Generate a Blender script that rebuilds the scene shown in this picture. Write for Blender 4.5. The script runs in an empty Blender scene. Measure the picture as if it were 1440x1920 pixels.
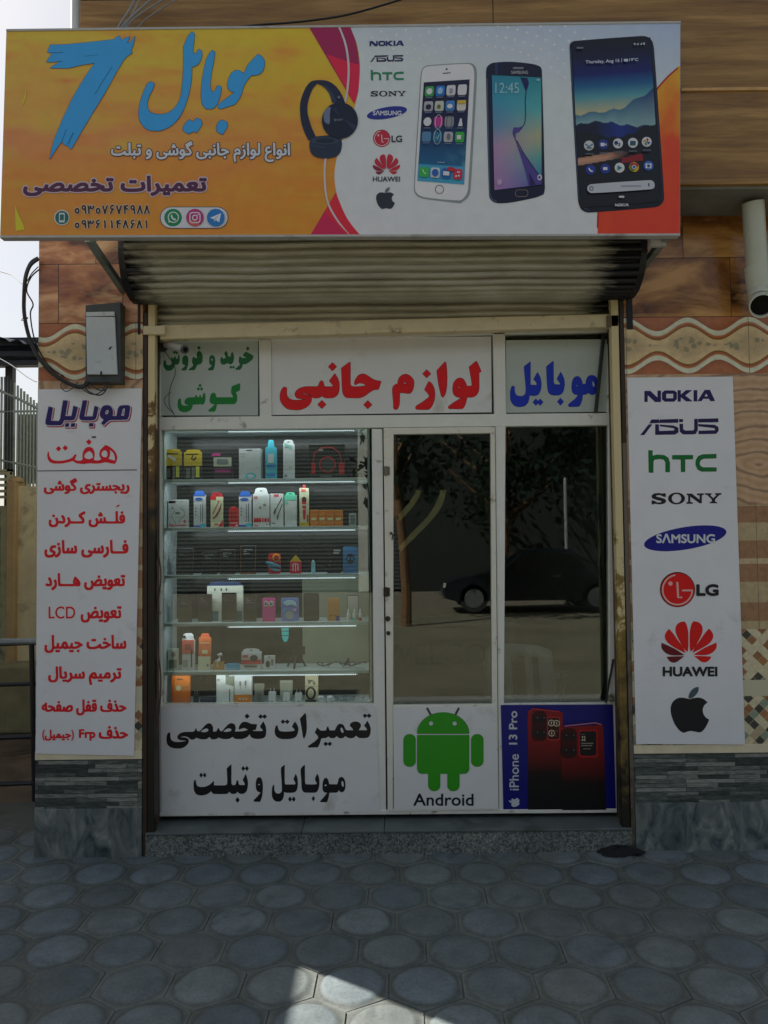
import bpy, bmesh, math, random
import numpy as np
from mathutils import Vector, Matrix
from mathutils.geometry import tessellate_polygon

rnd = random.Random(11)
DEBUG = False
scene = bpy.context.scene
COL = scene.collection

# ------------------------------------------------------------------ camera
F_PX, PITCH, ROLL, DIST, EYE = 1400.0, 2.2, 0.6, 4.13, 1.70
_t, _r = math.radians(PITCH), math.radians(ROLL)
FWD = np.array([0, math.cos(_t), math.sin(_t)])
_r0 = np.array([1.0, 0, 0]); _u0 = np.array([0, -math.sin(_t), math.cos(_t)])
RGT = _r0*math.cos(_r) - _u0*math.sin(_r)
UPV = _u0*math.cos(_r) + _r0*math.sin(_r)
CAM = np.array([0.0, -DIST, EYE])
cam_data = bpy.data.cameras.new('camera')
cam = bpy.data.objects.new('camera', cam_data); COL.objects.link(cam)
cam_data.sensor_width = 36.0
cam_data.lens = 36.0*F_PX/1920.0
cam_data.clip_start = 0.05; cam_data.clip_end = 2000
M = Matrix.Identity(4)
for i in range(3):
    M[i][0] = RGT[i]; M[i][1] = UPV[i]; M[i][2] = -FWD[i]; M[i][3] = CAM[i]
cam.matrix_world = M
scene.camera = cam

# ------------------------------------------------------------------ light
SUN_EL = math.radians(42); SUN_DIR = np.array([-0.831, 0.556])
world = bpy.data.worlds.new('World'); scene.world = world; world.use_nodes = True
wn = world.node_tree.nodes; wl = world.node_tree.links
bg = wn['Background']
sky = wn.new('ShaderNodeTexSky'); sky.sky_type = 'NISHITA'; sky.sun_disc = False
sky.sun_elevation = SUN_EL
sky.sun_rotation = math.atan2(SUN_DIR[0], SUN_DIR[1])
sky.air_density = 1.0; sky.dust_density = 2.5; sky.ozone_density = 1.0
hs = wn.new('ShaderNodeHueSaturation'); hs.inputs['Saturation'].default_value = 0.85
gm = wn.new('ShaderNodeGamma'); gm.inputs['Gamma'].default_value = 0.55      # compresses the sky's brightness range so it lights more evenly
wl.new(sky.outputs['Color'], hs.inputs['Color']); wl.new(hs.outputs['Color'], gm.inputs['Color']); wl.new(gm.outputs['Color'], bg.inputs['Color'])
bg.inputs['Strength'].default_value = 0.15
sun_d = bpy.data.lights.new('sun', 'SUN'); sun_d.energy = 5.0; sun_d.angle = math.radians(0.5)
sun_d.color = (1.0, 0.95, 0.87)
sun = bpy.data.objects.new('sun', sun_d); COL.objects.link(sun)
_d = Vector((SUN_DIR[0]*math.cos(SUN_EL), SUN_DIR[1]*math.cos(SUN_EL), math.sin(SUN_EL)))
sun.rotation_euler = _d.to_track_quat('Z', 'Y').to_euler()
sun.location = (-6, 5, 9)
scene.view_settings.view_transform = 'Standard'
scene.view_settings.look = 'None'
scene.view_settings.exposure = 0.95
scene.view_settings.gamma = 1.0
scene.cycles.max_bounces = 8
scene.cycles.transparent_max_bounces = 12

# ------------------------------------------------------------------ pixel helpers (photo is 1440 x 1920)
def ray(px, py):
    return FWD + RGT*(px-720)/F_PX + UPV*(960-py)/F_PX
def P(px, py, Y):
    d = ray(px, py); return CAM + d*((Y-CAM[1])/d[1])
def G(px, py, z=0.0):
    d = ray(px, py); return CAM + d*((z-CAM[2])/d[2])
def Xp(px, Y, py=960): return float(P(px, py, Y)[0])
def Zp(py, Y, px=720): return float(P(px, py, Y)[2])

def s2l(c):
    c = c/255.0
    return c/12.92 if c <= 0.04045 else ((c+0.055)/1.055)**2.4
K_ALB = 3.4
def ph(r, g, b, k=None):
    """albedo of a thing that shows as r,g,b in the (shaded) photograph"""
    k = K_ALB if k is None else k
    return tuple(min(0.86, max(0.003, s2l(v)*k)) for v in (r, g, b))
def rgb(r, g, b): return tuple(s2l(v) for v in (r, g, b))

# ------------------------------------------------------------------ materials
_mats = {}
def new_mat(name):
    m = bpy.data.materials.new(name); m.use_nodes = True
    return m, m.node_tree.nodes, m.node_tree.links, m.node_tree.nodes['Principled BSDF']
def node(ns, typ, **kw):
    n = ns.new(typ)
    for k, v in kw.items(): setattr(n, k, v)
    return n
def ramp(ns, stops, interp='LINEAR'):
    n = ns.new('ShaderNodeValToRGB'); cr = n.color_ramp; cr.interpolation = interp
    while len(cr.elements) < len(stops): cr.elements.new(0.5)
    for e, (p, c) in zip(cr.elements, stops):
        e.position = p; e.color = (c[0], c[1], c[2], 1) if len(c) == 3 else c
    return n
def mixc(ns, ls, a, b, fac, blend='MIX'):
    n = ns.new('ShaderNodeMix'); n.data_type = 'RGBA'; n.blend_type = blend; n.clamp_result = True
    for sock, v in ((n.inputs[0], fac), (n.inputs[6], a), (n.inputs[7], b)):
        if hasattr(v, 'node'): ls.new(v, sock)
        elif isinstance(v, (int, float)): sock.default_value = v
        else: sock.default_value = (v[0], v[1], v[2], 1)
    return n.outputs[2]
def math_n(ns, ls, op, a, b=None, c=None):
    n = ns.new('ShaderNodeMath'); n.operation = op
    for i, v in enumerate((a, b, c)):
        if v is None: continue
        if hasattr(v, 'node'): ls.new(v, n.inputs[i])
        else: n.inputs[i].default_value = v
    return n.outputs[0]
def noise(ns, ls, vec, scale, detail=4, rough=0.55, dist=0.0):
    n = ns.new('ShaderNodeTexNoise'); n.inputs['Scale'].default_value = scale
    n.inputs['Detail'].default_value = detail; n.inputs['Roughness'].default_value = rough
    n.inputs['Distortion'].default_value = dist
    if vec is not None: ls.new(vec, n.inputs['Vector'])
    return n
def ocoord(ns, ls, scale=(1, 1, 1), rot=(0, 0, 0), loc=(0, 0, 0)):
    t = ns.new('ShaderNodeTexCoord'); m = ns.new('ShaderNodeMapping')
    m.inputs['Scale'].default_value = scale; m.inputs['Rotation'].default_value = rot; m.inputs['Location'].default_value = loc
    ls.new(t.outputs['Object'], m.inputs['Vector']); return m.outputs['Vector']
def bump(ns, ls, bsdf, h, strength=0.3, dist=0.01):
    b = ns.new('ShaderNodeBump'); b.inputs['Strength'].default_value = strength; b.inputs['Distance'].default_value = dist
    ls.new(h, b.inputs['Height']); ls.new(b.outputs['Normal'], bsdf.inputs['Normal'])
def pm(name, c, rough=0.5, var=0.10, scale=18.0, metal=0.0, bmp=0.0, bscale=None, spec=0.5, dirt=None, dirt_amt=0.0, dscale=4.0, emit=0.0):
    """plain procedural material: a base colour broken up by noise, optional dirt patches and bump"""
    key = (name, tuple(round(v, 4) for v in c), rough, var, scale, metal, bmp, dirt, dirt_amt)
    if key in _mats: return _mats[key]
    m, ns, ls, b = new_mat(name)
    v = ocoord(ns, ls)
    n = noise(ns, ls, v, scale, 5, 0.6)
    r = ramp(ns, [(0.25, tuple(x*(1-var) for x in c)), (0.75, tuple(min(0.92, x*(1+var)) for x in c))])
    ls.new(n.outputs['Fac'], r.inputs['Fac'])
    out = r.outputs['Color']
    if dirt is not None:
        n2 = noise(ns, ls, v, dscale, 6, 0.65, 0.4)
        r2 = ramp(ns, [(0.62-0.25*dirt_amt, (0, 0, 0)), (0.78-0.2*dirt_amt, (1, 1, 1))])
        ls.new(n2.outputs['Fac'], r2.inputs['Fac'])
        out = mixc(ns, ls, out, dirt, r2.outputs['Color'])
    ls.new(out, b.inputs['Base Color'])
    rr = math_n(ns, ls, 'MULTIPLY_ADD', n.outputs['Fac'], 0.16, rough-0.08)
    ls.new(rr, b.inputs['Roughness'])
    b.inputs['Metallic'].default_value = metal
    b.inputs['Specular IOR Level'].default_value = spec
    if bmp:
        n3 = noise(ns, ls, v, bscale or scale*2, 5, 0.6)
        bump(ns, ls, b, n3.outputs['Fac'], bmp, 0.004)
    if emit:
        b.inputs['Emission Color'].default_value = (c[0], c[1], c[2], 1); b.inputs['Emission Strength'].default_value = emit
    _mats[key] = m
    return m
def ink(c, rough=0.42):
    return pm('printed_ink', c, rough, 0.04, 9.0)
def vcol_mat(name='printed_picture', rough=0.4):
    if name in _mats: return _mats[name]
    m, ns, ls, b = new_mat(name)
    a = ns.new('ShaderNodeVertexColor'); a.layer_name = 'Col'
    n = noise(ns, ls, ocoord(ns, ls), 14, 4)
    r = ramp(ns, [(0.3, (0.93, 0.93, 0.93)), (0.7, (1, 1, 1))]); ls.new(n.outputs['Fac'], r.inputs['Fac'])
    ls.new(mixc(ns, ls, a.outputs['Color'], r.outputs['Color'], 1.0, 'MULTIPLY'), b.inputs['Base Color'])
    b.inputs['Roughness'].default_value = rough
    _mats[name] = m
    return m

# ------------------------------------------------------------------ objects
_wloc = {}
def _register(o, loc): _wloc[o.name] = np.array(loc, float)
def tag(o, label=None, cat=None, group=None, kind=None):
    if label: o['label'] = label
    if cat: o['category'] = cat
    if group: o['group'] = group
    if kind: o['kind'] = kind
    return o
def thing(name, label, cat, loc=(0, 0, 0), group=None):
    o = bpy.data.objects.new(name, None); COL.objects.link(o)
    o.empty_display_size = 0.05; o.location = [float(v) for v in loc]
    _register(o, loc)
    return tag(o, label, cat, group)
class MB:
    """collects geometry in world coordinates; build() links it as ONE mesh object"""
    def __init__(s): s.v = []; s.f = []; s.mi = []; s.cols = {}
    def add(s, vs, fs, mi=0):
        b = len(s.v); s.v += [tuple(map(float, p)) for p in vs]
        s.f += [tuple(b+i for i in f) for f in fs]; s.mi += [mi]*len(fs)
        return s
    def box(s, x0, x1, y0, y1, z0, z1, mi=0):
        x0, x1 = min(x0, x1), max(x0, x1); y0, y1 = min(y0, y1), max(y0, y1); z0, z1 = min(z0, z1), max(z0, z1)
        return s.hexa([(x0, y0, z0), (x1, y0, z0), (x1, y0, z1), (x0, y0, z1)], [(x0, y1, z0), (x1, y1, z0), (x1, y1, z1), (x0, y1, z1)], mi)
    def hexa(s, front, back, mi=0):
        return s.add(list(front)+list(back), [(0, 1, 2, 3), (5, 4, 7, 6), (4, 0, 3, 7), (1, 5, 6, 2), (3, 2, 6, 7), (4, 5, 1, 0)], mi)
    def quadbox(s, pts_px, Y0, Y1, mi=0):
        """front quad from photo pixels (BL, BR, TR, TL) on plane y=Y0, extruded straight back to y=Y1"""
        f = [P(x, y, Y0) for x, y in pts_px]
        return s.hexa(f, [(p[0], Y1, p[2]) for p in f], mi)
    def bar(s, p0, p1, w, h, mi=0, up=(0, 0, 1)):
        p0 = np.array(p0, float); p1 = np.array(p1, float); d = p1-p0; d /= np.linalg.norm(d)
        u = np.array(up, float); sd = np.cross(d, u)
        if np.linalg.norm(sd) < 1e-4: sd = np.cross(d, (0, 1, 0))
        sd /= np.linalg.norm(sd); u = np.cross(sd, d)
        o = [(-w/2, -h/2), (w/2, -h/2), (w/2, h/2), (-w/2, h/2)]
        return s.hexa([p0+sd*a+u*b for a, b in o], [p1+sd*a+u*b for a, b in o], mi)
    def tube(s, pts, r, n=10, cap=True, mi=0):
        pts = [np.array(p, float) for p in pts]; rs = r if isinstance(r, (list, tuple)) else [r]*len(pts)
        vs = []; fs = []; ref = None
        for i, p in enumerate(pts):
            d = pts[min(i+1, len(pts)-1)]-pts[max(i-1, 0)]; d = d/(np.linalg.norm(d)+1e-12)
            if ref is None: ref = np.array((0, 0, 1.0)) if abs(d[2]) < 0.9 else np.array((1.0, 0, 0))
            a = np.cross(d, ref); a /= (np.linalg.norm(a)+1e-12); b = np.cross(a, d); ref = b
            for k in range(n):
                t = 2*math.pi*k/n; vs.append(p+(a*math.cos(t)+b*math.sin(t))*rs[i])
        for i in range(len(pts)-1):
            for k in range(n):
                fs.append((i*n+k, i*n+(k+1) % n, (i+1)*n+(k+1) % n, (i+1)*n+k))
        if cap: fs += [tuple(range(n))[::-1], tuple((len(pts)-1)*n+k for k in range(n))]
        return s.add(vs, fs, mi)
    def lathe(s, prof, c, n=20, axis='z', mi=0):
        """prof: list of (radius, height) along the axis from c"""
        vs = []; fs = []
        for r, h in prof:
            for k in range(n):
                t = 2*math.pi*k/n; a, b = r*math.cos(t), r*math.sin(t)
                vs.append((c[0]+a, c[1]+b, c[2]+h) if axis == 'z' else ((c[0]+a, c[1]+h, c[2]+b) if axis == 'y' else (c[0]+h, c[1]+a, c[2]+b)))
        for i in range(len(prof)-1):
            for k in range(n): fs.append((i*n+k, i*n+(k+1) % n, (i+1)*n+(k+1) % n, (i+1)*n+k))
        fs += [tuple(range(n))[::-1], tuple((len(prof)-1)*n+k for k in range(n))]
        return s.add(vs, fs, mi)
    def prism(s, poly, y0, y1, mi=0):
        """poly: (x,z) outline, extruded from y0 to y1"""
        n = len(poly)
        vs = [(x, y0, z) for x, z in poly]+[(x, y1, z) for x, z in poly]
        tri = tessellate_polygon([[Vector((x, z, 0)) for x, z in poly]])
        fs = [tuple(t) for t in tri]+[tuple(n+i for i in t[::-1]) for t in tri]
        fs += [(i, (i+1) % n, n+(i+1) % n, n+i) for i in range(n)]
        return s.add(vs, fs, mi)
    def build(s, name, mats, parent=None, smooth=False, bevel=0.0, origin=None, angle=None):
        me = bpy.data.meshes.new(name)
        if parent is not None: off = _wloc[parent.name]
        else: off = np.array(origin if origin is not None else (0, 0, 0), float)
        V = np.array(s.v, float).reshape(-1, 3)-off
        me.from_pydata(V.tolist(), [], s.f)
        for m in (mats if isinstance(mats, (list, tuple)) else [mats]): me.materials.append(m)
        if any(s.mi): me.polygons.foreach_set('material_index', s.mi)
        if s.cols:
            ca = me.color_attributes.new('Col', 'FLOAT_COLOR', 'CORNER')
            arr = []
            for pi, f in enumerate(s.f):
                for vi in f: arr += list(s.cols.get(vi, (1, 1, 1)))+[1.0]
            ca.data.foreach_set('color', arr)
        bm = bmesh.new(); bm.from_mesh(me); bmesh.ops.recalc_face_normals(bm, faces=bm.faces); bm.to_mesh(me); bm.free()
        if smooth: me.polygons.foreach_set('use_smooth', [True]*len(me.polygons))
        me.update()
        o = bpy.data.objects.new(name, me); COL.objects.link(o)
        if parent is not None: o.parent = parent
        else: o.location = [float(v) for v in off]
        _register(o, off)
        if bevel:
            md = o.modifiers.new('bevel', 'BEVEL'); md.width = bevel; md.segments = 2; md.limit_method = 'ANGLE'; md.angle_limit = math.radians(40)
        if smooth:
            try: me.set_sharp_from_angle(angle=math.radians(angle or 40))
            except Exception: pass
        return o

# ------------------------------------------------------------------ lettering engine
def smooth_loop(pts, corner=48, sub=5):
    """closed outline: Catmull-Rom through the points, kept sharp where it turns hard"""
    p = [np.array(q, float) for q in pts]; n = len(p); sharp = []
    for i in range(n):
        a = p[i]-p[i-1]; b = p[(i+1) % n]-p[i]
        ang = abs(math.degrees(math.atan2(a[0]*b[1]-a[1]*b[0], a @ b)))
        sharp.append(ang > corner)
    out = []
    for i in range(n):
        j = (i+1) % n
        p1, p2 = p[i], p[j]
        p0 = p1-(p2-p1)*0.5 if sharp[i] else p[i-1]
        p3 = p2+(p2-p1)*0.5 if sharp[j] else p[(j+1) % n]
        L = np.linalg.norm(p2-p1)
        m1 = (p2-p0)*0.5; m2 = (p3-p1)*0.5
        for m in (m1, m2):
            lm = np.linalg.norm(m)
            if lm > L: m *= L/lm
        for k in range(sub):
            t = k/sub; t2, t3 = t*t, t*t*t
            out.append((2*t3-3*t2+1)*p1+(t3-2*t2+t)*m1+(-2*t3+3*t2)*p2+(t3-t2)*m2)
    return [tuple(q) for q in out]
def TR(ox, oy, s, loops, sm=True):
    """outlines read off an enlarged view of the photo -> photo pixels"""
    r = [[(ox+x/s, oy+y/s) for x, y in l] for l in loops]
    r = [smooth_loop(l) for l in r] if sm else r
    return orient(r)
def _area(l): return sum(a[0]*b[1]-b[0]*a[1] for a, b in zip(l, l[1:]+l[:1]))/2
def _inside(p, l):
    c = False
    for a, b in zip(l, l[1:]+l[:1]):
        if (a[1] > p[1]) != (b[1] > p[1]) and p[0] < a[0]+(p[1]-a[1])*(b[0]-a[0])/(b[1]-a[1]): c = not c
    return c
def orient(loops):
    """outer outlines one way round, holes the other, so that overlapping pieces join up"""
    o = []
    for i, l in enumerate(loops):
        d = sum(all(_inside(p, m) for p in l[::3]) for j, m in enumerate(loops) if j != i)
        o.append(l if (_area(l) > 0) == (d % 2 == 0) else l[::-1])
    return o
def dia(cx, cy, rx, ry=None):
    ry = ry or rx; return [(cx-rx, cy), (cx, cy-ry), (cx+rx, cy), (cx, cy+ry)]
def ell(cx, cy, rx, ry=None, n=28, rot=0.0):
    ry = ry or rx; c, s = math.cos(rot), math.sin(rot); o = []
    for k in range(n):
        t = 2*math.pi*k/n; a, b = rx*math.cos(t), ry*math.sin(t); o.append((cx+a*c-b*s, cy+a*s+b*c))
    return o
def rrect(x0, y0, x1, y1, r, n=5):
    o = []
    for cx, cy, a0 in ((x1-r, y1-r, 0), (x0+r, y1-r, 90), (x0+r, y0+r, 180), (x1-r, y0+r, 270)):
        for k in range(n+1):
            a = math.radians(a0+90*k/n); o.append((cx+r*math.cos(a), cy+r*math.sin(a)))
    return o
def rect(x0, y0, x1, y1): return [(x0, y0), (x1, y0), (x1, y1), (x0, y1)]
def stroke(pts, w):
    """open polyline as a closed band of width w"""
    p = [np.array(q, float) for q in pts]; L = []; R = []
    for i in range(len(p)):
        d = p[min(i+1, len(p)-1)]-p[max(i-1, 0)]; d /= (np.linalg.norm(d)+1e-9); n = np.array((-d[1], d[0]))*w/2
        L.append(tuple(p[i]+n)); R.append(tuple(p[i]-n))
    return L+R[::-1]
def arc(cx, cy, r, a0, a1, n=18):
    return [(cx+r*math.cos(math.radians(a0+(a1-a0)*k/n)), cy+r*math.sin(math.radians(a0+(a1-a0)*k/n))) for k in range(n+1)]
def bbox(loops):
    a = np.array([q for l in loops for q in l]); return a[:, 0].min(), a[:, 1].min(), a[:, 0].max(), a[:, 1].max()
def fit(loops, dst, src=None):
    x0, y0, x1, y1 = src or bbox(loops); X0, Y0, X1, Y1 = dst
    sx = (X1-X0)/(x1-x0); sy = (Y1-Y0)/(y1-y0)
    return [[(X0+(x-x0)*sx, Y0+(y-y0)*sy) for x, y in l] for l in loops]

def _raster(loops, x0, y0, h, w, res):
    W = np.zeros((h, w+1), np.int32)
    for l in loops:
        n = len(l)
        for i in range(n):
            ax, ay = l[i]; bx, by = l[(i+1) % n]
            ay = (ay-y0)*res; by = (by-y0)*res; ax = (ax-x0)*res; bx = (bx-x0)*res
            if ay == by: continue
            d = 1
            if ay > by: ax, ay, bx, by = bx, by, ax, ay; d = -1
            r0 = max(0, math.ceil(ay-0.5)); r1 = min(h-1, math.ceil(by-0.5)-1)
            if r1 < r0: continue
            rows = np.arange(r0, r1+1); xs = ax+(rows+0.5-ay)*(bx-ax)/(by-ay)
            c = np.clip(np.ceil(xs-0.5), 0, w).astype(int)
            np.add.at(W, (rows, c), d)
    return np.cumsum(W, axis=1)[:, :w]
def _blur(a):
    k = (0.06, 0.24, 0.4, 0.24, 0.06)
    p = np.pad(a, 2); a = sum(k[i]*p[i:i+a.shape[0], 2:-2] for i in range(5))
    p = np.pad(a, 2); return sum(k[i]*p[2:-2, i:i+a.shape[1]] for i in range(5))
def _dp(pts, tol):
    n = len(pts)
    if n < 5: return pts
    a = np.array(pts); far = int(np.argmax(((a-a[0])**2).sum(1))); keep = {0, far}
    st = [(0, far), (far, n)]
    while st:
        i, j = st.pop()
        if j-i < 2: continue
        p, q = a[i], a[j % n]; d = q-p; L = np.hypot(*d)
        seg = a[i+1:j]
        ds = np.abs(d[0]*(seg[:, 1]-p[1])-d[1]*(seg[:, 0]-p[0]))/L if L > 1e-9 else np.hypot(*(seg-p).T)
        k = int(np.argmax(ds))
        if ds[k] > tol: keep.add(i+1+k); st += [(i, i+1+k), (i+1+k, j)]
    return [tuple(a[k]) for k in sorted(keep)]
def ink_shape(loops, grow=0.0, nib='round', res=3.0, tol=0.12, evenodd=False):
    """union of outlines thickened by a pen nib; returns clean closed outlines (outer and holes)"""
    x0, y0, x1, y1 = bbox(loops); pad = abs(grow)+4.0/res+1
    x0 -= pad; y0 -= pad; x1 += pad; y1 += pad
    w = int((x1-x0)*res)+2; h = int((y1-y0)*res)+2
    W = _raster(loops, x0, y0, h, w, res)
    m = (W % 2 != 0) if evenodd else (W != 0)
    g = grow*res
    if g > 0.3:
        gi = int(math.ceil(g)); P0 = np.pad(m, gi); out = np.zeros_like(m)
        for dy in range(-gi, gi+1):
            for dx in range(-gi, gi+1):
                if nib == 'round': ok = dx*dx+dy*dy <= g*g+0.5
                elif nib == 'diamond': ok = abs(dx)+abs(dy) <= g*1.15
                elif nib == 'tall': ok = (dx/g)**2+(dy/(g*1.3))**2 <= 1.05
                else: ok = abs(dx) <= g and abs(dy) <= g*0.75      # flat pen
                if ok: out |= P0[gi+dy:gi+dy+h, gi+dx:gi+dx+w]
        m = out
    f = _blur(m.astype(float)); f[0, :] = f[-1, :] = 0; f[:, 0] = f[:, -1] = 0
    b = f >= 0.5
    c = b[:-1, :-1]*1+b[:-1, 1:]*2+b[1:, 1:]*4+b[1:, :-1]*8
    ys, xs = np.nonzero((c > 0) & (c < 15))
    nxt = {}
    T = {1: [('L', 'T')], 2: [('T', 'R')], 3: [('L', 'R')], 4: [('R', 'B')], 5: [('L', 'T'), ('R', 'B')], 6: [('T', 'B')], 7: [('L', 'B')],
         8: [('B', 'L')], 9: [('B', 'T')], 10: [('T', 'R'), ('B', 'L')], 11: [('B', 'R')], 12: [('R', 'L')], 13: [('R', 'T')], 14: [('T', 'L')]}
    pos = {}
    def key(e, y, x):
        if e == 'T': k = ('h', y, x)
        elif e == 'B': k = ('h', y+1, x)
        elif e == 'L': k = ('v', y, x)
        else: k = ('v', y, x+1)
        if k not in pos:
            t, yy, xx = k
            if t == 'h': a, bb = f[yy, xx], f[yy, xx+1]; u = (0.5-a)/(bb-a); pos[k] = (xx+u, yy)
            else: a, bb = f[yy, xx], f[yy+1, xx]; u = (0.5-a)/(bb-a); pos[k] = (xx, yy+u)
        return k
    for y, x in zip(ys.tolist(), xs.tolist()):
        for a, e in T[int(c[y, x])]: nxt[key(a, y, x)] = key(e, y, x)
    res_l = []
    while nxt:
        s0 = next(iter(nxt)); k = s0; L = []
        while k in nxt:
            L.append(pos[k]); k = nxt.pop(k)
        if len(L) >= 6:
            q = [(x0+(x+0.5)/res, y0+(y+0.5)/res) for x, y in L]
            q = _dp(q, tol)
            if len(q) >= 3: res_l.append(q)
    return res_l

_FORMS = {'ا': (0xFE8D, 0xFE8E), 'د': (0xFEA9, 0xFEAA), 'ذ': (0xFEAB, 0xFEAC), 'ر': (0xFEAD, 0xFEAE), 'ز': (0xFEAF, 0xFEB0), 'و': (0xFEED, 0xFEEE)}
for _c, _b in (('ب', 0xFE8F), ('ت', 0xFE95), ('ج', 0xFE9D), ('ح', 0xFEA1), ('خ', 0xFEA5), ('س', 0xFEB1), ('ش', 0xFEB5), ('ص', 0xFEB9), ('ض', 0xFEBD),
               ('ع', 0xFEC9), ('ف', 0xFED1), ('ق', 0xFED5), ('ل', 0xFEDD), ('م', 0xFEE1), ('ن', 0xFEE5), ('ه', 0xFEE9), ('ی', 0xFBFC), ('ک', 0xFB8E), ('گ', 0xFB92)):
    _FORMS[_c] = (_b, _b+1, _b+2, _b+3)
def shape_fa(s):
    o = []
    for i, ch in enumerate(s):
        if ch not in _FORMS: o.append(ch); continue
        pr = i > 0 and (s[i-1] == 'ـ' or (s[i-1] in _FORMS and len(_FORMS[s[i-1]]) == 4))
        nx = i+1 < len(s) and (s[i+1] == 'ـ' or s[i+1] in _FORMS)
        fm = _FORMS[ch]
        if len(fm) == 2: o.append(chr(fm[1] if pr else fm[0]))
        else: o.append(chr(fm[3] if pr and nx else fm[1] if pr else fm[2] if nx else fm[0]))
    return ''.join(o[::-1])
_glyphs = {}
def text_loops(s, fa=False, spacing=1.0):
    key = (s, fa, spacing)
    if key in _glyphs: return _glyphs[key]
    cu = bpy.data.curves.new('lettering_source', 'FONT'); cu.body = shape_fa(s) if fa else s; cu.space_character = spacing
    ob = bpy.data.objects.new('lettering_source', cu); COL.objects.link(ob)
    dg = bpy.context.evaluated_depsgraph_get(); dg.update()
    cc = ob.evaluated_get(dg).to_curve(dg); loops = []
    for sp in cc.splines:
        L = []
        if sp.type == 'BEZIER':
            bp = sp.bezier_points; n = len(bp)
            for i in range(n):
                a, b = bp[i], bp[(i+1) % n]
                p0, p1, p2, p3 = (np.array(v[:2]) for v in (a.co, a.handle_right, b.handle_left, b.co))
                for k in range(5):
                    t = k/5; L.append(tuple((1-t)**3*p0+3*(1-t)**2*t*p1+3*(1-t)*t*t*p2+t**3*p3))
        else: L = [tuple(p.co[:2]) for p in sp.points]
        loops.append([(x, -y) for x, y in L])
    ob.evaluated_get(dg).to_curve_clear()
    bpy.data.objects.remove(ob); bpy.data.curves.remove(cu)
    _glyphs[key] = loops
    return loops
def text(s, box, grow=0.6, nib='round', fa=False, res=None, spacing=1.0, slant=0.0, extra=0.0):
    """lettering fitted into box (photo pixels), thickened by grow pixels"""
    x0, y0, x1, y1 = box
    l = fit(text_loops(s, fa, spacing), (x0+grow, y0+grow, x1-grow, y1-grow))
    if slant: l = [[(x+(y1-y)*slant, y) for x, y in q] for q in l]
    return ink_shape(l, grow+extra, nib, res or (4.0 if (y1-y0) < 60 else 3.0))

def fill(mb, loops, Y, lift=0.0, mi=0, mapf=None):
    """flat printed shape lying on plane y=Y, lifted towards the street by lift"""
    loops = [l for l in loops if len(l) >= 3]
    mf = mapf or (lambda x, y: P(x, y, Y-lift))
    bbs = [bbox([l]) for l in loops]; own = []
    for i, l in enumerate(loops):
        own.append([j for j, m in enumerate(loops) if j != i and bbs[j][0] <= bbs[i][0] and bbs[j][2] >= bbs[i][2] and bbs[j][1] <= bbs[i][1] and bbs[j][3] >= bbs[i][3] and all(_inside(q, m) for q in l[::max(1, len(l)//5)])])
    for i, l in enumerate(loops):
        if len(own[i]) % 2: continue
        holes = [m for j, m in enumerate(loops) if len(own[j]) == len(own[i])+1 and i in own[j]]
        grp = [l if _area(l) > 0 else l[::-1]]+[h if _area(h) < 0 else h[::-1] for h in holes]
        flat = [q for g in grp for q in g]
        tri = tessellate_polygon([[Vector((x, y, 0)) for x, y in g] for g in grp])
        tri = [t for t in tri if abs(_area([flat[k] for k in t])) > 1e-12]
        got = sum(abs(_area([flat[k] for k in t])) for t in tri); want = sum(_area(g) for g in grp)
        if DEBUG and abs(got-want) > .03*abs(want)+1e-9: print('TESS', len(grp), [len(g) for g in grp], got, want)
        mb.add([mf(x, y) for x, y in flat], [tuple(t) for t in tri], mi)
def printed(name, shapes, Y, parent, lift0=0.001, step=0.0006, mapf=None):
    """shapes: list of (loops, albedo); each later shape lies a hair above the earlier ones; one mesh with one ink per colour"""
    mb = MB(); mats = []; idx = {}
    for i, (loops, c) in enumerate(shapes):
        if c not in idx: idx[c] = len(mats); mats.append(ink(c))
        lf = lift0+step*i
        mf = (lambda x, y, lf=lf: mapf(x, y, lf)) if mapf else None
        fill(mb, loops, Y, lf, idx[c], mf)
    return mb.build(name, mats, parent)
def picture(name, quad, nx, ny, func, Y, parent, lift=0.001, mapf=None):
    """printed picture: quad TL,TR,BR,BL in photo pixels, colour func(u,v)->albedo"""
    mb = MB(); q = [np.array(c, float) for c in quad]; vs = []; k = 0
    for j in range(ny+1):
        for i in range(nx+1):
            u, v = i/nx, j/ny
            p = (q[0]*(1-u)+q[1]*u)*(1-v)+(q[3]*(1-u)+q[2]*u)*v
            vs.append(mapf(p[0], p[1], lift) if mapf else P(p[0], p[1], Y-lift)); mb.cols[k] = func(u, v); k += 1
    fs = [(j*(nx+1)+i, j*(nx+1)+i+1, (j+1)*(nx+1)+i+1, (j+1)*(nx+1)+i) for j in range(ny) for i in range(nx)]
    mb.add(vs, fs)
    return mb.build(name, vcol_mat(), parent)
def lerp(a, b, t): t = min(1, max(0, t)); return tuple(x+(y-x)*t for x, y in zip(a, b))
def grad(stops, t):
    for (a, ca), (b, cb) in zip(stops, stops[1:]):
        if t <= b: return lerp(ca, cb, (t-a)/(b-a+1e-9))
    return stops[-1][1]
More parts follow.
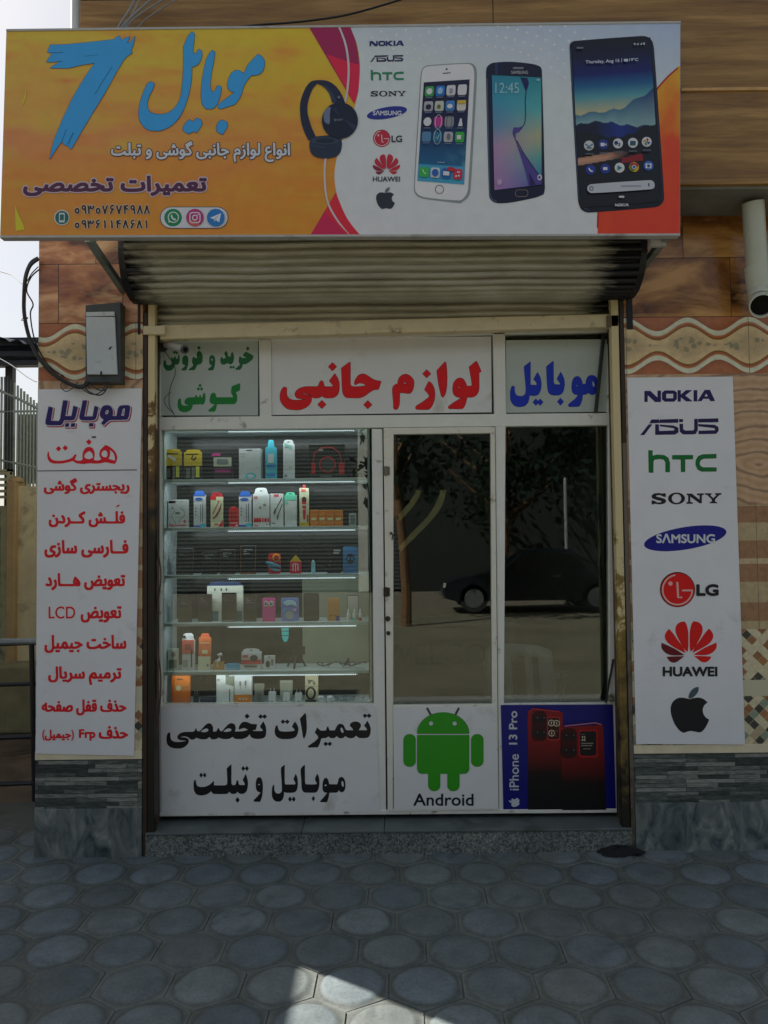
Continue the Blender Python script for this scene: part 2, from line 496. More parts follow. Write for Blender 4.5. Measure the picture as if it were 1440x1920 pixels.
# ================================================================== ground
def ground_mat():
    m, ns, ls, b = new_mat('dusty_earth'); v = ocoord(ns, ls)
    n = noise(ns, ls, v, 3.0, 6, 0.65); r = ramp(ns, [(0.3, (0.10, 0.085, 0.065)), (0.7, (0.20, 0.17, 0.13))])
    ls.new(n.outputs['Fac'], r.inputs['Fac']); ls.new(r.outputs['Color'], b.inputs['Base Color']); b.inputs['Roughness'].default_value = 0.9
    bump(ns, ls, b, n.outputs['Fac'], 0.5, 0.02); return m
def asphalt_mat():
    m, ns, ls, b = new_mat('sunlit_road'); v = ocoord(ns, ls)
    n = noise(ns, ls, v, 60.0, 4, 0.7); n2 = noise(ns, ls, v, 0.8, 5, 0.6)
    r = ramp(ns, [(0.3, (0.145, 0.125, 0.080)), (0.7, (0.215, 0.19, 0.13))]); ls.new(n.outputs['Fac'], r.inputs['Fac'])
    r2 = ramp(ns, [(0.35, (0.75, 0.75, 0.75)), (0.65, (1, 1, 1))]); ls.new(n2.outputs['Fac'], r2.inputs['Fac'])
    ls.new(mixc(ns, ls, r.outputs['Color'], r2.outputs['Color'], 1.0, 'MULTIPLY'), b.inputs['Base Color']); b.inputs['Roughness'].default_value = 0.85
    bump(ns, ls, b, n.outputs['Fac'], 0.3, 0.01); return m
def paver_mat():
    m, ns, ls, b = new_mat('concrete_paver'); v = ocoord(ns, ls)
    a = ns.new('ShaderNodeVertexColor'); a.layer_name = 'Col'
    n = noise(ns, ls, v, 9.0, 6, 0.62); n2 = noise(ns, ls, v, 220.0, 3, 0.6); n3 = noise(ns, ls, v, 2.0, 5, 0.6)
    r = ramp(ns, [(0.28, (0.70, 0.71, 0.70)), (0.72, (1.16, 1.15, 1.13))]); ls.new(n.outputs['Fac'], r.inputs['Fac'])
    c = mixc(ns, ls, a.outputs['Color'], r.outputs['Color'], 1.0, 'MULTIPLY')
    r3 = ramp(ns, [(0.50, (0, 0, 0)), (0.75, (0.55, 0.55, 0.55))]); ls.new(n3.outputs['Fac'], r3.inputs['Fac'])
    c = mixc(ns, ls, c, (0.115, 0.115, 0.085), r3.outputs['Color'])
    n4 = noise(ns, ls, v, 4.2, 6, 0.6, 0.8); r4 = ramp(ns, [(0.60, (0, 0, 0)), (0.72, (0.5, 0.5, 0.5))]); ls.new(n4.outputs['Fac'], r4.inputs['Fac'])
    c = mixc(ns, ls, c, (0.040, 0.048, 0.054), r4.outputs['Color'])
    n5 = noise(ns, ls, v, 70, 4, 0.8); r5 = ramp(ns, [(0.30, (0.72, 0.72, 0.72)), (0.5, (1, 1, 1)), (0.72, (1.14, 1.14, 1.13))]); ls.new(n5.outputs['Fac'], r5.inputs['Fac']); c = mixc(ns, ls, c, r5.outputs['Color'], 1.0, 'MULTIPLY')
    ls.new(c, b.inputs['Base Color']); b.inputs['Roughness'].default_value = 0.72
    h = math_n(ns, ls, 'MULTIPLY_ADD', n2.outputs['Fac'], 0.3, n.outputs['Fac'])
    bump(ns, ls, b, h, 0.35, 0.004); return m
mb = MB(); mb.add([(-90, -100, -.04), (90, -100, -.04), (90, 90, -.04), (-90, 90, -.04)], [(0, 1, 2, 3)])
tag(mb.build('ground', ground_mat()), kind='structure')
mb = MB(); mb.add([(-60, -15.2, -.032), (60, -15.2, -.032), (60, -3.75, -.032), (-60, -3.75, -.032)], [(0, 1, 2, 3)])
tag(mb.build('road', asphalt_mat()), kind='structure')
mb = MB(); mb.box(-30, 30, -3.75, -3.55, -.035, 0.0)
tag(mb.build('kerb', pm('kerb_concrete', (0.24, 0.235, 0.22), 0.8, 0.2, 12, bmp=0.3)), kind='structure')
# pavement: hexagonal pavers, each with a raised round face
def build_pavement():
    mb = MB(); A = np.array((0.282, -0.0065)); B = np.array((0.1255, -0.243)); O = np.array((0.203, -0.235+0.0))
    zj, zh, zd = -0.0130, -0.0092, 0.0; cols = []
    inv = np.linalg.inv(np.array([A, B]).T)
    hexd = [A, A+B*0, B, B-A, -A, -B, A-B]
    def put(vs, fs, col):
        b = len(mb.v); mb.add(vs, fs)
        for i in range(len(vs)): mb.cols[b+i] = col[i] if isinstance(col, list) else col
    put([(-3.6, -3.56, zj), (3.9, -3.56, zj), (3.9, 0.9, zj), (-3.6, 0.9, zj)], [(0, 1, 2, 3)], (0.130, 0.140, 0.126))
    for i in range(-16, 20):
        for j in range(-4, 14):
            c = O+A*i+B*j
            if not (-3.45 < c[0] < 3.75 and -3.4 < c[1] < 0.35): continue
            if c[1] > 0.06 and -2.0 < c[0]: continue
            r = random.Random(i*131+j*17); k = 0.78+0.40*r.random(); w = r.random()
            disc = np.array(lerp((0.152, 0.190, 0.206), (0.172, 0.196, 0.190), w))*k; low = np.array((0.176, 0.194, 0.180))*(0.85+0.3*r.random())
            tx, ty = (r.random()-.5)*0.034, (r.random()-.5)*0.034; dz = (r.random()-.5)*0.005; ph1, ph2 = r.random()*6, r.random()*6; wb = .006+.016*r.random()
            # hexagon corners = circumcentres of neighbouring triangles
            nb = [A, A-(-B) if False else A+np.array((0, 0)), ]
            ring = [A, B, B-A, -A, -B, A-B]
            ring = sorted(ring, key=lambda q: math.atan2(q[1], q[0]))
            hexp = []
            for a, b2 in zip(ring, ring[1:]+ring[:1]):
                m2 = np.array([a, b2]); cc = np.linalg.solve(2*m2, (m2**2).sum(1)); hexp.append(c+cc*0.990)
            def zt(p, z): return z+dz+(p[0]-c[0])*tx+(p[1]-c[1])*ty
            vs = []; col = []
            for p in hexp: vs.append((p[0], p[1], zj-.004)); col.append(tuple(low*.9))
            for p in hexp: q = c+(p-c)*0.985; vs.append((q[0], q[1], zt(q, zh))); col.append(tuple(low))
            n = 30; rx = 0.116*(0.97+0.05*r.random()); prof = [(rx+0.010, zh), (rx+0.002, zh+0.003), (rx-0.005, zd-0.003), (rx-0.016, zd)]
            fs = [(k2, (k2+1) % 6, 6+(k2+1) % 6, 6+k2) for k2 in range(6)]
            base = 12
            for ri, (rad, z) in enumerate(prof):
                for k2 in range(n):
                    t = 2*math.pi*k2/n; wob = 1+wb*math.sin(3*t+ph1)+0.012*math.sin(5*t+ph2)+0.006*math.sin(11*t+ph1)
                    p = c+np.array((math.cos(t), math.sin(t)))*rad*wob
                    vs.append((p[0], p[1], zt(p, z))); col.append(tuple(lerp(low*0.60, disc, (ri/2.2)**.8)))  # shade at the foot of each disc is put into the colour
            for ri in range(3):
                for k2 in range(n): fs.append((base+ri*n+k2, base+ri*n+(k2+1) % n, base+(ri+1)*n+(k2+1) % n, base+(ri+1)*n+k2))
            fs.append(tuple(base+3*n+k2 for k2 in range(n)))
            # flat of the hexagon round the disc
            seg = n//6; angs = [math.atan2((p-c)[1], (p-c)[0]) % (2*math.pi) for p in hexp]
            near = [int(round(a/(2*math.pi)*n)) % n for a in angs]
            for k2 in range(6):
                a0, a1 = near[k2], near[(k2+1) % 6]; cnt = (a1-a0) % n
                fs.append(tuple([6+k2, 6+(k2+1) % 6]+[base+(a0+q) % n for q in range(cnt, -1, -1)]))
            put(vs, fs, col)
    return mb.build('pavement', paver_mat(), smooth=True, angle=32)
tag(build_pavement(), kind='structure')
mb = MB(); mb.add([(-9, 0.02, -.026), (-1.95, 0.02, -.026), (-1.95, 9, -.026), (-9, 9, -.026)], [(0, 1, 2, 3)])
tag(mb.build('path', pm('trodden_dirt', (0.17, 0.125, 0.085), 0.9, 0.35, 4, bmp=0.5, dirt=(0.05, 0.04, 0.03), dirt_amt=0.3, dscale=1.5)), kind='structure')

# ================================================================== shop building
XL, XLi, XRi, XR = Xp(69, 0, 1000), Xp(267, 0, 1000), Xp(1179, 0, 1000), 5.2
def zl(py): return Zp(py, 0, 170)
def zr(py): return Zp(py, 0, 1405)
Z_WT, Z_WB = zr(593), zr(700)
Z_BE, Z_ST = zr(946), zr(1180)
Z_MO, Z_SL, Z_MA = zr(1395), zr(1411), zr(1503)
Y_UP = -0.34
Z_SOF = Zp(347, Y_UP, 1350)
def stone_mat(name, cols, tw, th, seed, vein=1.0, gloss=0.22):
    """polished brown stone slabs with veins and dark joints (x,z plane)"""
    m, ns, ls, b = new_mat(name)
    t = ns.new('ShaderNodeTexCoord'); sp = ns.new('ShaderNodeSeparateXYZ'); cb = ns.new('ShaderNodeCombineXYZ')
    ls.new(t.outputs['Object'], sp.inputs[0]); ls.new(sp.outputs['X'], cb.inputs['X']); ls.new(sp.outputs['Z'], cb.inputs['Y']); ls.new(sp.outputs['Y'], cb.inputs['Z'])
    br = ns.new('ShaderNodeTexBrick'); br.inputs['Scale'].default_value = 1.0
    br.inputs['Brick Width'].default_value = tw; br.inputs['Row Height'].default_value = th; br.inputs['Mortar Size'].default_value = 0.0022
    br.inputs['Mortar Smooth'].default_value = 0.2; br.offset = 0.42
    br.inputs['Color1'].default_value = (0, 0, 0, 1); br.inputs['Color2'].default_value = (1, 1, 1, 1); br.inputs['Mortar'].default_value = (0.5, 0.5, 0.5, 1)
    mp = ns.new('ShaderNodeMapping'); mp.inputs['Location'].default_value = (seed*0.37, -Z_WT+th*9, 0); ls.new(cb.outputs[0], mp.inputs['Vector']); ls.new(mp.outputs[0], br.inputs['Vector'])
    # veins shift from slab to slab
    off = ns.new('ShaderNodeVectorMath'); off.operation = 'MULTIPLY_ADD'
    ls.new(br.outputs['Color'], off.inputs[0]); off.inputs[1].default_value = (7.0, 5.0, 3.0); ls.new(cb.outputs[0], off.inputs[2])
    mp2 = ns.new('ShaderNodeMapping'); mp2.inputs['Rotation'].default_value = (0, 0, math.radians(28)); mp2.inputs['Scale'].default_value = (1.3, 2.6, 1); ls.new(off.outputs[0], mp2.inputs['Vector'])
    n = noise(ns, ls, mp2.outputs[0], 1.5, 6, 0.58, 0.8*vein)
    r = ramp(ns, cols); ls.new(n.outputs['Fac'], r.inputs['Fac'])
    mp3 = ns.new('ShaderNodeMapping'); mp3.inputs['Rotation'].default_value = (0, 0, math.radians(33)); mp3.inputs['Scale'].default_value = (0.9, 4.5, 1); ls.new(off.outputs[0], mp3.inputs['Vector'])
    n2 = noise(ns, ls, mp3.outputs[0], 2.2, 7, 0.62, 0.5)
    r2 = ramp(ns, [(0.52, (0, 0, 0)), (0.64, (.75, .75, .75)), (0.72, (1, 1, 1))]); ls.new(n2.outputs['Fac'], r2.inputs['Fac'])
    c = mixc(ns, ls, r.outputs['Color'], tuple(min(.85, x*1.25) for x in cols[-1][1]), math_n(ns, ls, 'MULTIPLY', r2.outputs['Color'], 0.60))
    c = mixc(ns, ls, c, (0.025, 0.017, 0.012), br.outputs['Fac'])
    ls.new(c, b.inputs['Base Color']); b.inputs['Roughness'].default_value = gloss
    h = math_n(ns, ls, 'MULTIPLY_ADD', br.outputs['Fac'], -1.0, math_n(ns, ls, 'MULTIPLY', n2.outputs['Fac'], 0.25))
    bump(ns, ls, b, h, 0.35, 0.004)
    return m
def wave_mat():
    """printed border tile: ivory chain of lobes between brown and cream wavy bands"""
    m, ns, ls, b = new_mat('wave_border_tile')
    t = ns.new('ShaderNodeTexCoord'); sp = ns.new('ShaderNodeSeparateXYZ'); ls.new(t.outputs['Object'], sp.inputs[0])
    zc = (Z_WT+Z_WB)/2; H = (Z_WT-Z_WB)/2; Lx = (P(1405, 650, 0)-P(1290, 650, 0))[0]; x0 = P(1290, 650, 0)[0]
    cs = math_n(ns, ls, 'COSINE', math_n(ns, ls, 'MULTIPLY', math_n(ns, ls, 'SUBTRACT', sp.outputs['X'], x0), 2*math.pi/Lx))
    d = math_n(ns, ls, 'DIVIDE', math_n(ns, ls, 'ABSOLUTE', math_n(ns, ls, 'SUBTRACT', sp.outputs['Z'], zc)), H)
    q = math_n(ns, ls, 'SUBTRACT', d, math_n(ns, ls, 'MULTIPLY', cs, 0.235))
    nz = noise(ns, ls, t.outputs['Object'], 9.0, 5); q = math_n(ns, ls, 'MULTIPLY_ADD', math_n(ns, ls, 'SUBTRACT', nz.outputs['Fac'], 0.5), 0.05, q)
    iv, cr, brn, brd = ph(140, 122, 92, 3.2), ph(150, 142, 122, 3.2), ph(100, 58, 34, 3.2), ph(74, 40, 24, 3.2)
    r = ramp(ns, [(0.0, ph(122, 106, 78)), (0.30, iv), (0.415, ph(150, 124, 82)), (0.425, brd), (0.47, brn), (0.55, ph(120, 70, 38)), (0.56, ph(120, 104, 78)), (0.60, cr), (0.735, cr), (0.75, ph(98, 58, 36)), (1.0, ph(112, 68, 44))])
    ls.new(q, r.inputs['Fac'])
    # small grey stones printed along the middle of the chain
    cb = ns.new('ShaderNodeCombineXYZ'); ls.new(sp.outputs['X'], cb.inputs['X']); ls.new(sp.outputs['Z'], cb.inputs['Y'])
    vo = ns.new('ShaderNodeTexVoronoi'); vo.inputs['Scale'].default_value = 26.0; ls.new(cb.outputs[0], vo.inputs['Vector'])
    blob = math_n(ns, ls, 'LESS_THAN', vo.outputs['Distance'], 0.40)
    inside = math_n(ns, ls, 'LESS_THAN', math_n(ns, ls, 'SUBTRACT', d, math_n(ns, ls, 'MULTIPLY', cs, 0.15)), 0.16)
    c = mixc(ns, ls, r.outputs['Color'], ph(92, 86, 66), math_n(ns, ls, 'MULTIPLY', math_n(ns, ls, 'MULTIPLY', blob, inside), 0.95))
    n2 = noise(ns, ls, t.outputs['Object'], 30, 5); r2 = ramp(ns, [(0.3, (0.82, 0.82, 0.82)), (0.7, (1.05, 1.05, 1.05))]); ls.new(n2.outputs['Fac'], r2.inputs['Fac'])
    c = mixc(ns, ls, c, r2.outputs['Color'], 1.0, 'MULTIPLY')
    fr = math_n(ns, ls, 'FRACT', math_n(ns, ls, 'DIVIDE', math_n(ns, ls, 'SUBTRACT', sp.outputs['X'], x0+Lx*.99), Lx*2.0))
    jn = math_n(ns, ls, 'LESS_THAN', fr, 0.004)
    c = mixc(ns, ls, c, (0.10, 0.06, 0.04), jn)
    ls.new(c, b.inputs['Base Color']); b.inputs['Roughness'].default_value = 0.28; return m
def onyx_mat():
    """beige tile printed with brown agate rings"""
    m, ns, ls, b = new_mat('agate_print_tile'); v = ocoord(ns, ls, loc=(-(Xp(1425, 0)), 0, -(zr(873))), scale=(1, 1, 1))
    sc = ns.new('ShaderNodeMapping'); sc.inputs['Scale'].default_value = (1.0, 0.0, 1.9); ls.new(v, sc.inputs['Vector'])
    w = ns.new('ShaderNodeTexWave'); w.wave_type = 'RINGS'; w.rings_direction = 'SPHERICAL'; w.inputs['Scale'].default_value = 2.3; w.inputs['Distortion'].default_value = 6.0
    w.inputs['Detail'].default_value = 3; w.inputs['Detail Scale'].default_value = 1.2; ls.new(sc.outputs[0], w.inputs['Vector'])
    r = ramp(ns, [(0.0, ph(100, 80, 62, 3)), (0.10, ph(122, 100, 78, 3)), (0.3, ph(134, 112, 88, 3)), (0.75, ph(132, 108, 82, 3)), (1.0, ph(124, 100, 76, 3))]); ls.new(w.outputs['Fac'], r.inputs['Fac'])
    n = noise(ns, ls, v, 22, 5); r2 = ramp(ns, [(0.3, (0.85, 0.84, 0.82)), (0.7, (1.04, 1.04, 1.04))]); ls.new(n.outputs['Fac'], r2.inputs['Fac'])
    ls.new(mixc(ns, ls, r.outputs['Color'], r2.outputs['Color'], 1.0, 'MULTIPLY'), b.inputs['Base Color']); b.inputs['Roughness'].default_value = 0.3; return m
def stripe_mat():
    m, ns, ls, b = new_mat('striped_travertine_tile')
    t = ns.new('ShaderNodeTexCoord'); sp = ns.new('ShaderNodeSeparateXYZ'); ls.new(t.outputs['Object'], sp.inputs[0])
    f = math_n(ns, ls, 'DIVIDE', math_n(ns, ls, 'SUBTRACT', sp.outputs['Z'], Z_ST), Z_BE-Z_ST)
    tan, crm = ph(108, 80, 56, 2.8), ph(126, 112, 84, 2.8)
    def fz(py): return (zr(py)-Z_ST)/(Z_BE-Z_ST)
    seq = [(0, crm), (fz(1165), tan), (fz(1130), crm), (fz(1091), tan), (fz(1058), ph(134, 120, 94, 2.8)), (fz(1048), tan), (fz(1014), crm), (fz(980), tan), (fz(949), crm)]
    r = ramp(ns, seq, 'CONSTANT'); ls.new(f, r.inputs['Fac'])
    n = noise(ns, ls, t.outputs['Object'], 26, 7, 0.7, 1.0); r2 = ramp(ns, [(0.3, (0.72, 0.70, 0.66)), (0.55, (1, 1, 1)), (0.75, (1.12, 1.08, 1.0))]); ls.new(n.outputs['Fac'], r2.inputs['Fac'])
    c = mixc(ns, ls, r.outputs['Color'], r2.outputs['Color'], 1.0, 'MULTIPLY')
    fr = math_n(ns, ls, 'FRACT', math_n(ns, ls, 'DIVIDE', math_n(ns, ls, 'SUBTRACT', sp.outputs['X'], Xp(1417, 0)), 0.30))
    c = mixc(ns, ls, c, (0.09, 0.07, 0.05), math_n(ns, ls, 'LESS_THAN', fr, 0.008))
    ls.new(c, b.inputs['Base Color']); b.inputs['Roughness'].default_value = 0.4; return m
def mosaic_mat():
    m, ns, ls, b = new_mat('diamond_mosaic_tile')
    t = ns.new('ShaderNodeTexCoord'); sp = ns.new('ShaderNodeSeparateXYZ'); ls.new(t.outputs['Object'], sp.inputs[0])
    s = 1/0.0415
    dx = math_n(ns, ls, 'SUBTRACT', sp.outputs['X'], Xp(1412, 0)); dz = math_n(ns, ls, 'SUBTRACT', sp.outputs['Z'], zr(1200))
    a = math_n(ns, ls, 'MULTIPLY', math_n(ns, ls, 'ADD', dx, dz), s*0.72); c0 = math_n(ns, ls, 'MULTIPLY', math_n(ns, ls, 'SUBTRACT', dx, dz), s*0.72)
    cb = ns.new('ShaderNodeCombineXYZ'); ls.new(math_n(ns, ls, 'FLOOR', a), cb.inputs['X']); ls.new(math_n(ns, ls, 'FLOOR', c0), cb.inputs['Y']); cb.inputs['Z'].default_value = 3.3
    w = ns.new('ShaderNodeTexWhiteNoise'); ls.new(cb.outputs[0], w.inputs['Vector'])
    cream = ph(132, 124, 100)
    r = ramp(ns, [(0, cream), (0.46, ph(92, 62, 38)), (0.60, ph(40, 40, 34)), (0.72, ph(84, 92, 78)), (0.82, ph(104, 70, 40)), (0.9, ph(112, 100, 76))], 'CONSTANT'); ls.new(w.outputs['Value'], r.inputs['Fac'])
    fa = math_n(ns, ls, 'LESS_THAN', math_n(ns, ls, 'FRACT', a), 0.05); fb = math_n(ns, ls, 'LESS_THAN', math_n(ns, ls, 'FRACT', c0), 0.05)
    c = mixc(ns, ls, r.outputs['Color'], ph(120, 112, 92), math_n(ns, ls, 'MAXIMUM', fa, fb))
    n = noise(ns, ls, t.outputs['Object'], 40, 5); r2 = ramp(ns, [(0.3, (0.8, 0.8, 0.8)), (0.7, (1.08, 1.08, 1.08))]); ls.new(n.outputs['Fac'], r2.inputs['Fac'])
    c = mixc(ns, ls, c, r2.outputs['Color'], 1.0, 'MULTIPLY')
    f = math_n(ns, ls, 'DIVIDE', math_n(ns, ls, 'SUBTRACT', sp.outputs['Z'], Z_MO), Z_ST-Z_MO)
    def fz(py): return (zr(py)-Z_MO)/(Z_ST-Z_MO)
    band = math_n(ns, ls, 'MULTIPLY', math_n(ns, ls, 'GREATER_THAN', f, fz(1305)), math_n(ns, ls, 'LESS_THAN', f, fz(1275)))
    c = mixc(ns, ls, c, ph(122, 118, 98), band)
    ls.new(c, b.inputs['Base Color']); b.inputs['Roughness'].default_value = 0.35; return m
def slate_mat():
    m, ns, ls, b = new_mat('stacked_slate')
    t = ns.new('ShaderNodeTexCoord'); sp = ns.new('ShaderNodeSeparateXYZ'); cb = ns.new('ShaderNodeCombineXYZ'); ls.new(t.outputs['Object'], sp.inputs[0])
    ls.new(sp.outputs['X'], cb.inputs['X']); ls.new(sp.outputs['Z'], cb.inputs['Y'])
    br = ns.new('ShaderNodeTexBrick'); br.inputs['Scale'].default_value = 1; br.inputs['Brick Width'].default_value = 0.17; br.inputs['Row Height'].default_value = 0.0225
    br.inputs['Mortar Size'].default_value = 0.0012; br.offset = 0.37; br.offset_frequency = 3; br.squash = 1.6; br.squash_frequency = 2
    br.inputs['Color1'].default_value = (0, 0, 0, 1); br.inputs['Color2'].default_value = (1, 1, 1, 1); br.inputs['Mortar'].default_value = (0.1, 0.1, 0.1, 1)
    ls.new(cb.outputs[0], br.inputs['Vector'])
    mp = ns.new('ShaderNodeMapping'); mp.inputs['Scale'].default_value = (1, 5, 1); ls.new(cb.outputs[0], mp.inputs['Vector'])
    n = noise(ns, ls, mp.outputs[0], 16, 7, 0.7)
    f = math_n(ns, ls, 'MULTIPLY_ADD', n.outputs['Fac'], 0.75, math_n(ns, ls, 'MULTIPLY', br.outputs['Color'], 0.42))
    r = ramp(ns, [(0.30, (0.018, 0.024, 0.020)), (0.48, (0.062, 0.076, 0.064)), (0.62, (0.150, 0.165, 0.140)), (0.82, (0.36, 0.37, 0.31))]); ls.new(f, r.inputs['Fac'])
    ls.new(r.outputs['Color'], b.inputs['Base Color']); b.inputs['Roughness'].default_value = 0.6
    bump(ns, ls, b, math_n(ns, ls, 'MULTIPLY_ADD', br.outputs['Color'], 0.9, n.outputs['Fac']), 0.8, 0.012); return m
def marble_mat():
    m, ns, ls, b = new_mat('streaked_marble'); v = ocoord(ns, ls, scale=(2.3, 1, 0.95), rot=(0, math.radians(-20), 0))
    n = noise(ns, ls, v, 4.5, 8, 0.62, 1.4)
    r = ramp(ns, [(0.34, (0.034, 0.052, 0.062)), (0.45, (0.115, 0.140, 0.140)), (0.57, (0.21, 0.230, 0.21)), (0.70, (0.35, 0.37, 0.33))]); ls.new(n.outputs['Fac'], r.inputs['Fac'])
    n2 = noise(ns, ls, ocoord(ns, ls), 2.5, 5); r2 = ramp(ns, [(0.5, (0, 0, 0)), (0.8, (0.6, 0.6, 0.6))]); ls.new(n2.outputs['Fac'], r2.inputs['Fac'])
    ls.new(mixc(ns, ls, r.outputs['Color'], (0.16, 0.15, 0.11), r2.outputs['Color']), b.inputs['Base Color']); b.inputs['Roughness'].default_value = 0.38; return m
def wood_tile_mat():
    m, ns, ls, b = new_mat('wood_look_cladding'); v = ocoord(ns, ls)
    t = ns.new('ShaderNodeTexCoord'); sp = ns.new('ShaderNodeSeparateXYZ'); ls.new(t.outputs['Object'], sp.inputs[0])
    mp = ns.new('ShaderNodeMapping'); mp.inputs['Scale'].default_value = (0.45, 1, 6.5); ls.new(t.outputs['Object'], mp.inputs['Vector'])
    n = noise(ns, ls, mp.outputs[0], 2.6, 7, 0.6, 0.7)
    r = ramp(ns, [(0.25, ph(58, 38, 14)), (0.45, ph(84, 60, 25)), (0.60, ph(98, 74, 36)), (0.8, ph(114, 88, 48))]); ls.new(n.outputs['Fac'], r.inputs['Fac'])
    n2 = noise(ns, ls, mp.outputs[0], 14, 5, 0.7, 0.3); r2 = ramp(ns, [(0.3, (0.78, 0.76, 0.74)), (0.65, (1.05, 1.05, 1.05))]); ls.new(n2.outputs['Fac'], r2.inputs['Fac'])
    c = mixc(ns, ls, r.outputs['Color'], r2.outputs['Color'], 1.0, 'MULTIPLY')
    ls.new(c, b.inputs['Base Color']); b.inputs['Roughness'].default_value = 0.42
    bump(ns, ls, b, n2.outputs['Fac'], 0.15, 0.004); return m
M_STONE = stone_mat('brown_stone_slab', [(0.36, ph(54, 30, 24, 3)), (0.45, ph(94, 58, 40, 3)), (0.53, ph(114, 76, 50, 3)), (0.64, ph(146, 112, 82, 3))], 0.36, 0.335, 1.0)
M_STONE_R = stone_mat('amber_stone_slab', [(0.36, ph(36, 19, 8, 3)), (0.45, ph(76, 46, 19, 3)), (0.53, ph(98, 64, 28, 3)), (0.64, ph(132, 98, 54, 3))], 0.62, 0.335, 3.1)
M_WAVE, M_ONYX, M_STRIPE, M_MOSAIC, M_SLATE, M_MARBLE, M_WOOD = wave_mat(), onyx_mat(), stripe_mat(), mosaic_mat(), slate_mat(), marble_mat(), wood_tile_mat()
M_PLASTER = pm('grey_plaster', (0.22, 0.215, 0.19), 0.85, 0.2, 8, bmp=0.3, dirt=(0.09, 0.085, 0.07), dirt_amt=0.4)
M_TRIM = pm('pale_trim_tile', ph(136, 128, 106), 0.4, 0.10, 14)

bld = thing('shop_building', 'shop building clad in brown stone and wood look tiles, upper floor overhanging the shopfront', 'building')
YB = 0.30
zones_l = [('stone_cladding', Z_WT, 3.62, M_STONE, 0), ('wave_border', Z_WB, Z_WT, M_WAVE, .001), ('beige_tile', Z_BE, Z_WB, M_ONYX, 0), ('striped_tile', Z_ST, Z_BE, M_STRIPE, .001), ('mosaic_tile', Z_MO, Z_ST, M_MOSAIC, 0),
           ('trim_tile', Z_SL, Z_MO, M_TRIM, -.004), ('slate_band', Z_MA, Z_SL, M_SLATE, 0.0), ('marble_plinth', -.03, Z_MA, M_MARBLE, -.006)]
for nm, z0, z1, mt, dy in zones_l:
    w = MB(); w.box(XL, XLi, dy, YB, z0, z1); w.build(nm, mt, bld, bevel=0.002)
    w = MB(); w.box(XRi, XR, dy, YB, z0, z1); w.build(nm, M_STONE_R if nm == 'stone_cladding' else mt, bld, bevel=0.002)
w = MB(); w.box(XLi, XRi, 0.13, YB, 3.05, 3.62); w.build('header_wall', M_PLASTER, bld)
w = MB(); w.box(XL, XL+0.2, YB, 7, -.03, 3.62); w.box(XL+.2, XR, 6.8, 7, -.03, 3.62); w.build('side_wall', M_PLASTER, bld)
# upper floor: wood-look slabs in courses with a pale ridge between them
XU = Xp(149, Y_UP, 20)
upf = MB(); zc = Z_SOF; k = 0
z_joint = Zp(168, Y_UP, 1350)
cour = [Z_SOF, z_joint, z_joint+(z_joint-Z_SOF)*1.02, z_joint+(z_joint-Z_SOF)*2.05, z_joint+(z_joint-Z_SOF)*3.1, 6.2]
for z0, z1 in zip(cour, cour[1:]):
    xs = [XU, Xp(884 if k == 2 else 640+300*(k % 2), Y_UP), XR]
    for x0, x1 in zip(xs, xs[1:]): upf.box(x0+.002, x1-.002, Y_UP, Y_UP+.12, z0+.004, z1-.004)
    k += 1
upf.build('wood_cladding', M_WOOD, bld, bevel=0.004)
w = MB(); w.box(XU+.003, XR-.003, Y_UP+.01, 6.8, Z_SOF+.006, 6.18); w.build('upper_wall', M_PLASTER, bld)
w = MB(); w.box(Xp(1276, Y_UP, 168), XR, Y_UP-.010, Y_UP, z_joint-.010, z_joint+.006); w.build('cladding_ridge', pm('pale_joint_strip', ph(118, 92, 56), 0.5, 0.2, 20), bld, bevel=.002)
w = MB(); w.box(XU, XR, Y_UP+.02, 0.30, Z_SOF-.012, Z_SOF+.006); w.build('soffit', pm('stained_soffit', (0.20, 0.20, 0.165), 0.85, 0.25, 5, bmp=0.3, dirt=(0.06, 0.06, 0.05), dirt_amt=0.35, dscale=3), bld)
w = MB(); w.box(XU-.2, XR+.1, -.36, 7, 6.2, 6.3); w.build('roof', M_PLASTER, bld)
# step with a granite face
st = MB(); z_step = Zp(1556, 0.0, 720)
st.box(XLi+.02, XRi-.02, -0.005, 0.34, -.03, z_step-.014)
def granite(name, k=1.0):
    m, ns, ls, b = new_mat(name); v = ocoord(ns, ls); n = noise(ns, ls, v, 95, 3, 0.8); n2 = noise(ns, ls, v, 3, 5)
    r = ramp(ns, [(0.36, (0.02*k, 0.03*k, 0.032*k)), (0.48, (0.11*k, 0.125*k, 0.12*k)), (0.62, (0.26*k, 0.27*k, 0.25*k))]); ls.new(n.outputs['Fac'], r.inputs['Fac'])
    r2 = ramp(ns, [(0.35, (0.6, 0.62, 0.6)), (0.65, (1.1, 1.08, 1.0))]); ls.new(n2.outputs['Fac'], r2.inputs['Fac'])
    ls.new(mixc(ns, ls, r.outputs['Color'], r2.outputs['Color'], 1.0, 'MULTIPLY'), b.inputs['Base Color']); b.inputs['Roughness'].default_value = 0.5
    bump(ns, ls, b, n.outputs['Fac'], 0.2, 0.003); return m
st.build('step', granite('granite_step', 1.35), bld, bevel=0.004)
st = MB(); xs = [XLi+.02, Xp(562, 0), Xp(715, 0), XRi-.02]
for x0, x1 in zip(xs, xs[1:]): st.box(x0+.0015, x1-.0015, -0.014, 0.34, z_step-.012, z_step)
st.build('step_slab', pm('worn_step_slab', (0.115, 0.135, 0.125), 0.5, 0.25, 7, bmp=0.1, dirt=(0.05, 0.06, 0.05), dirt_amt=0.3), bld, bevel=0.003)
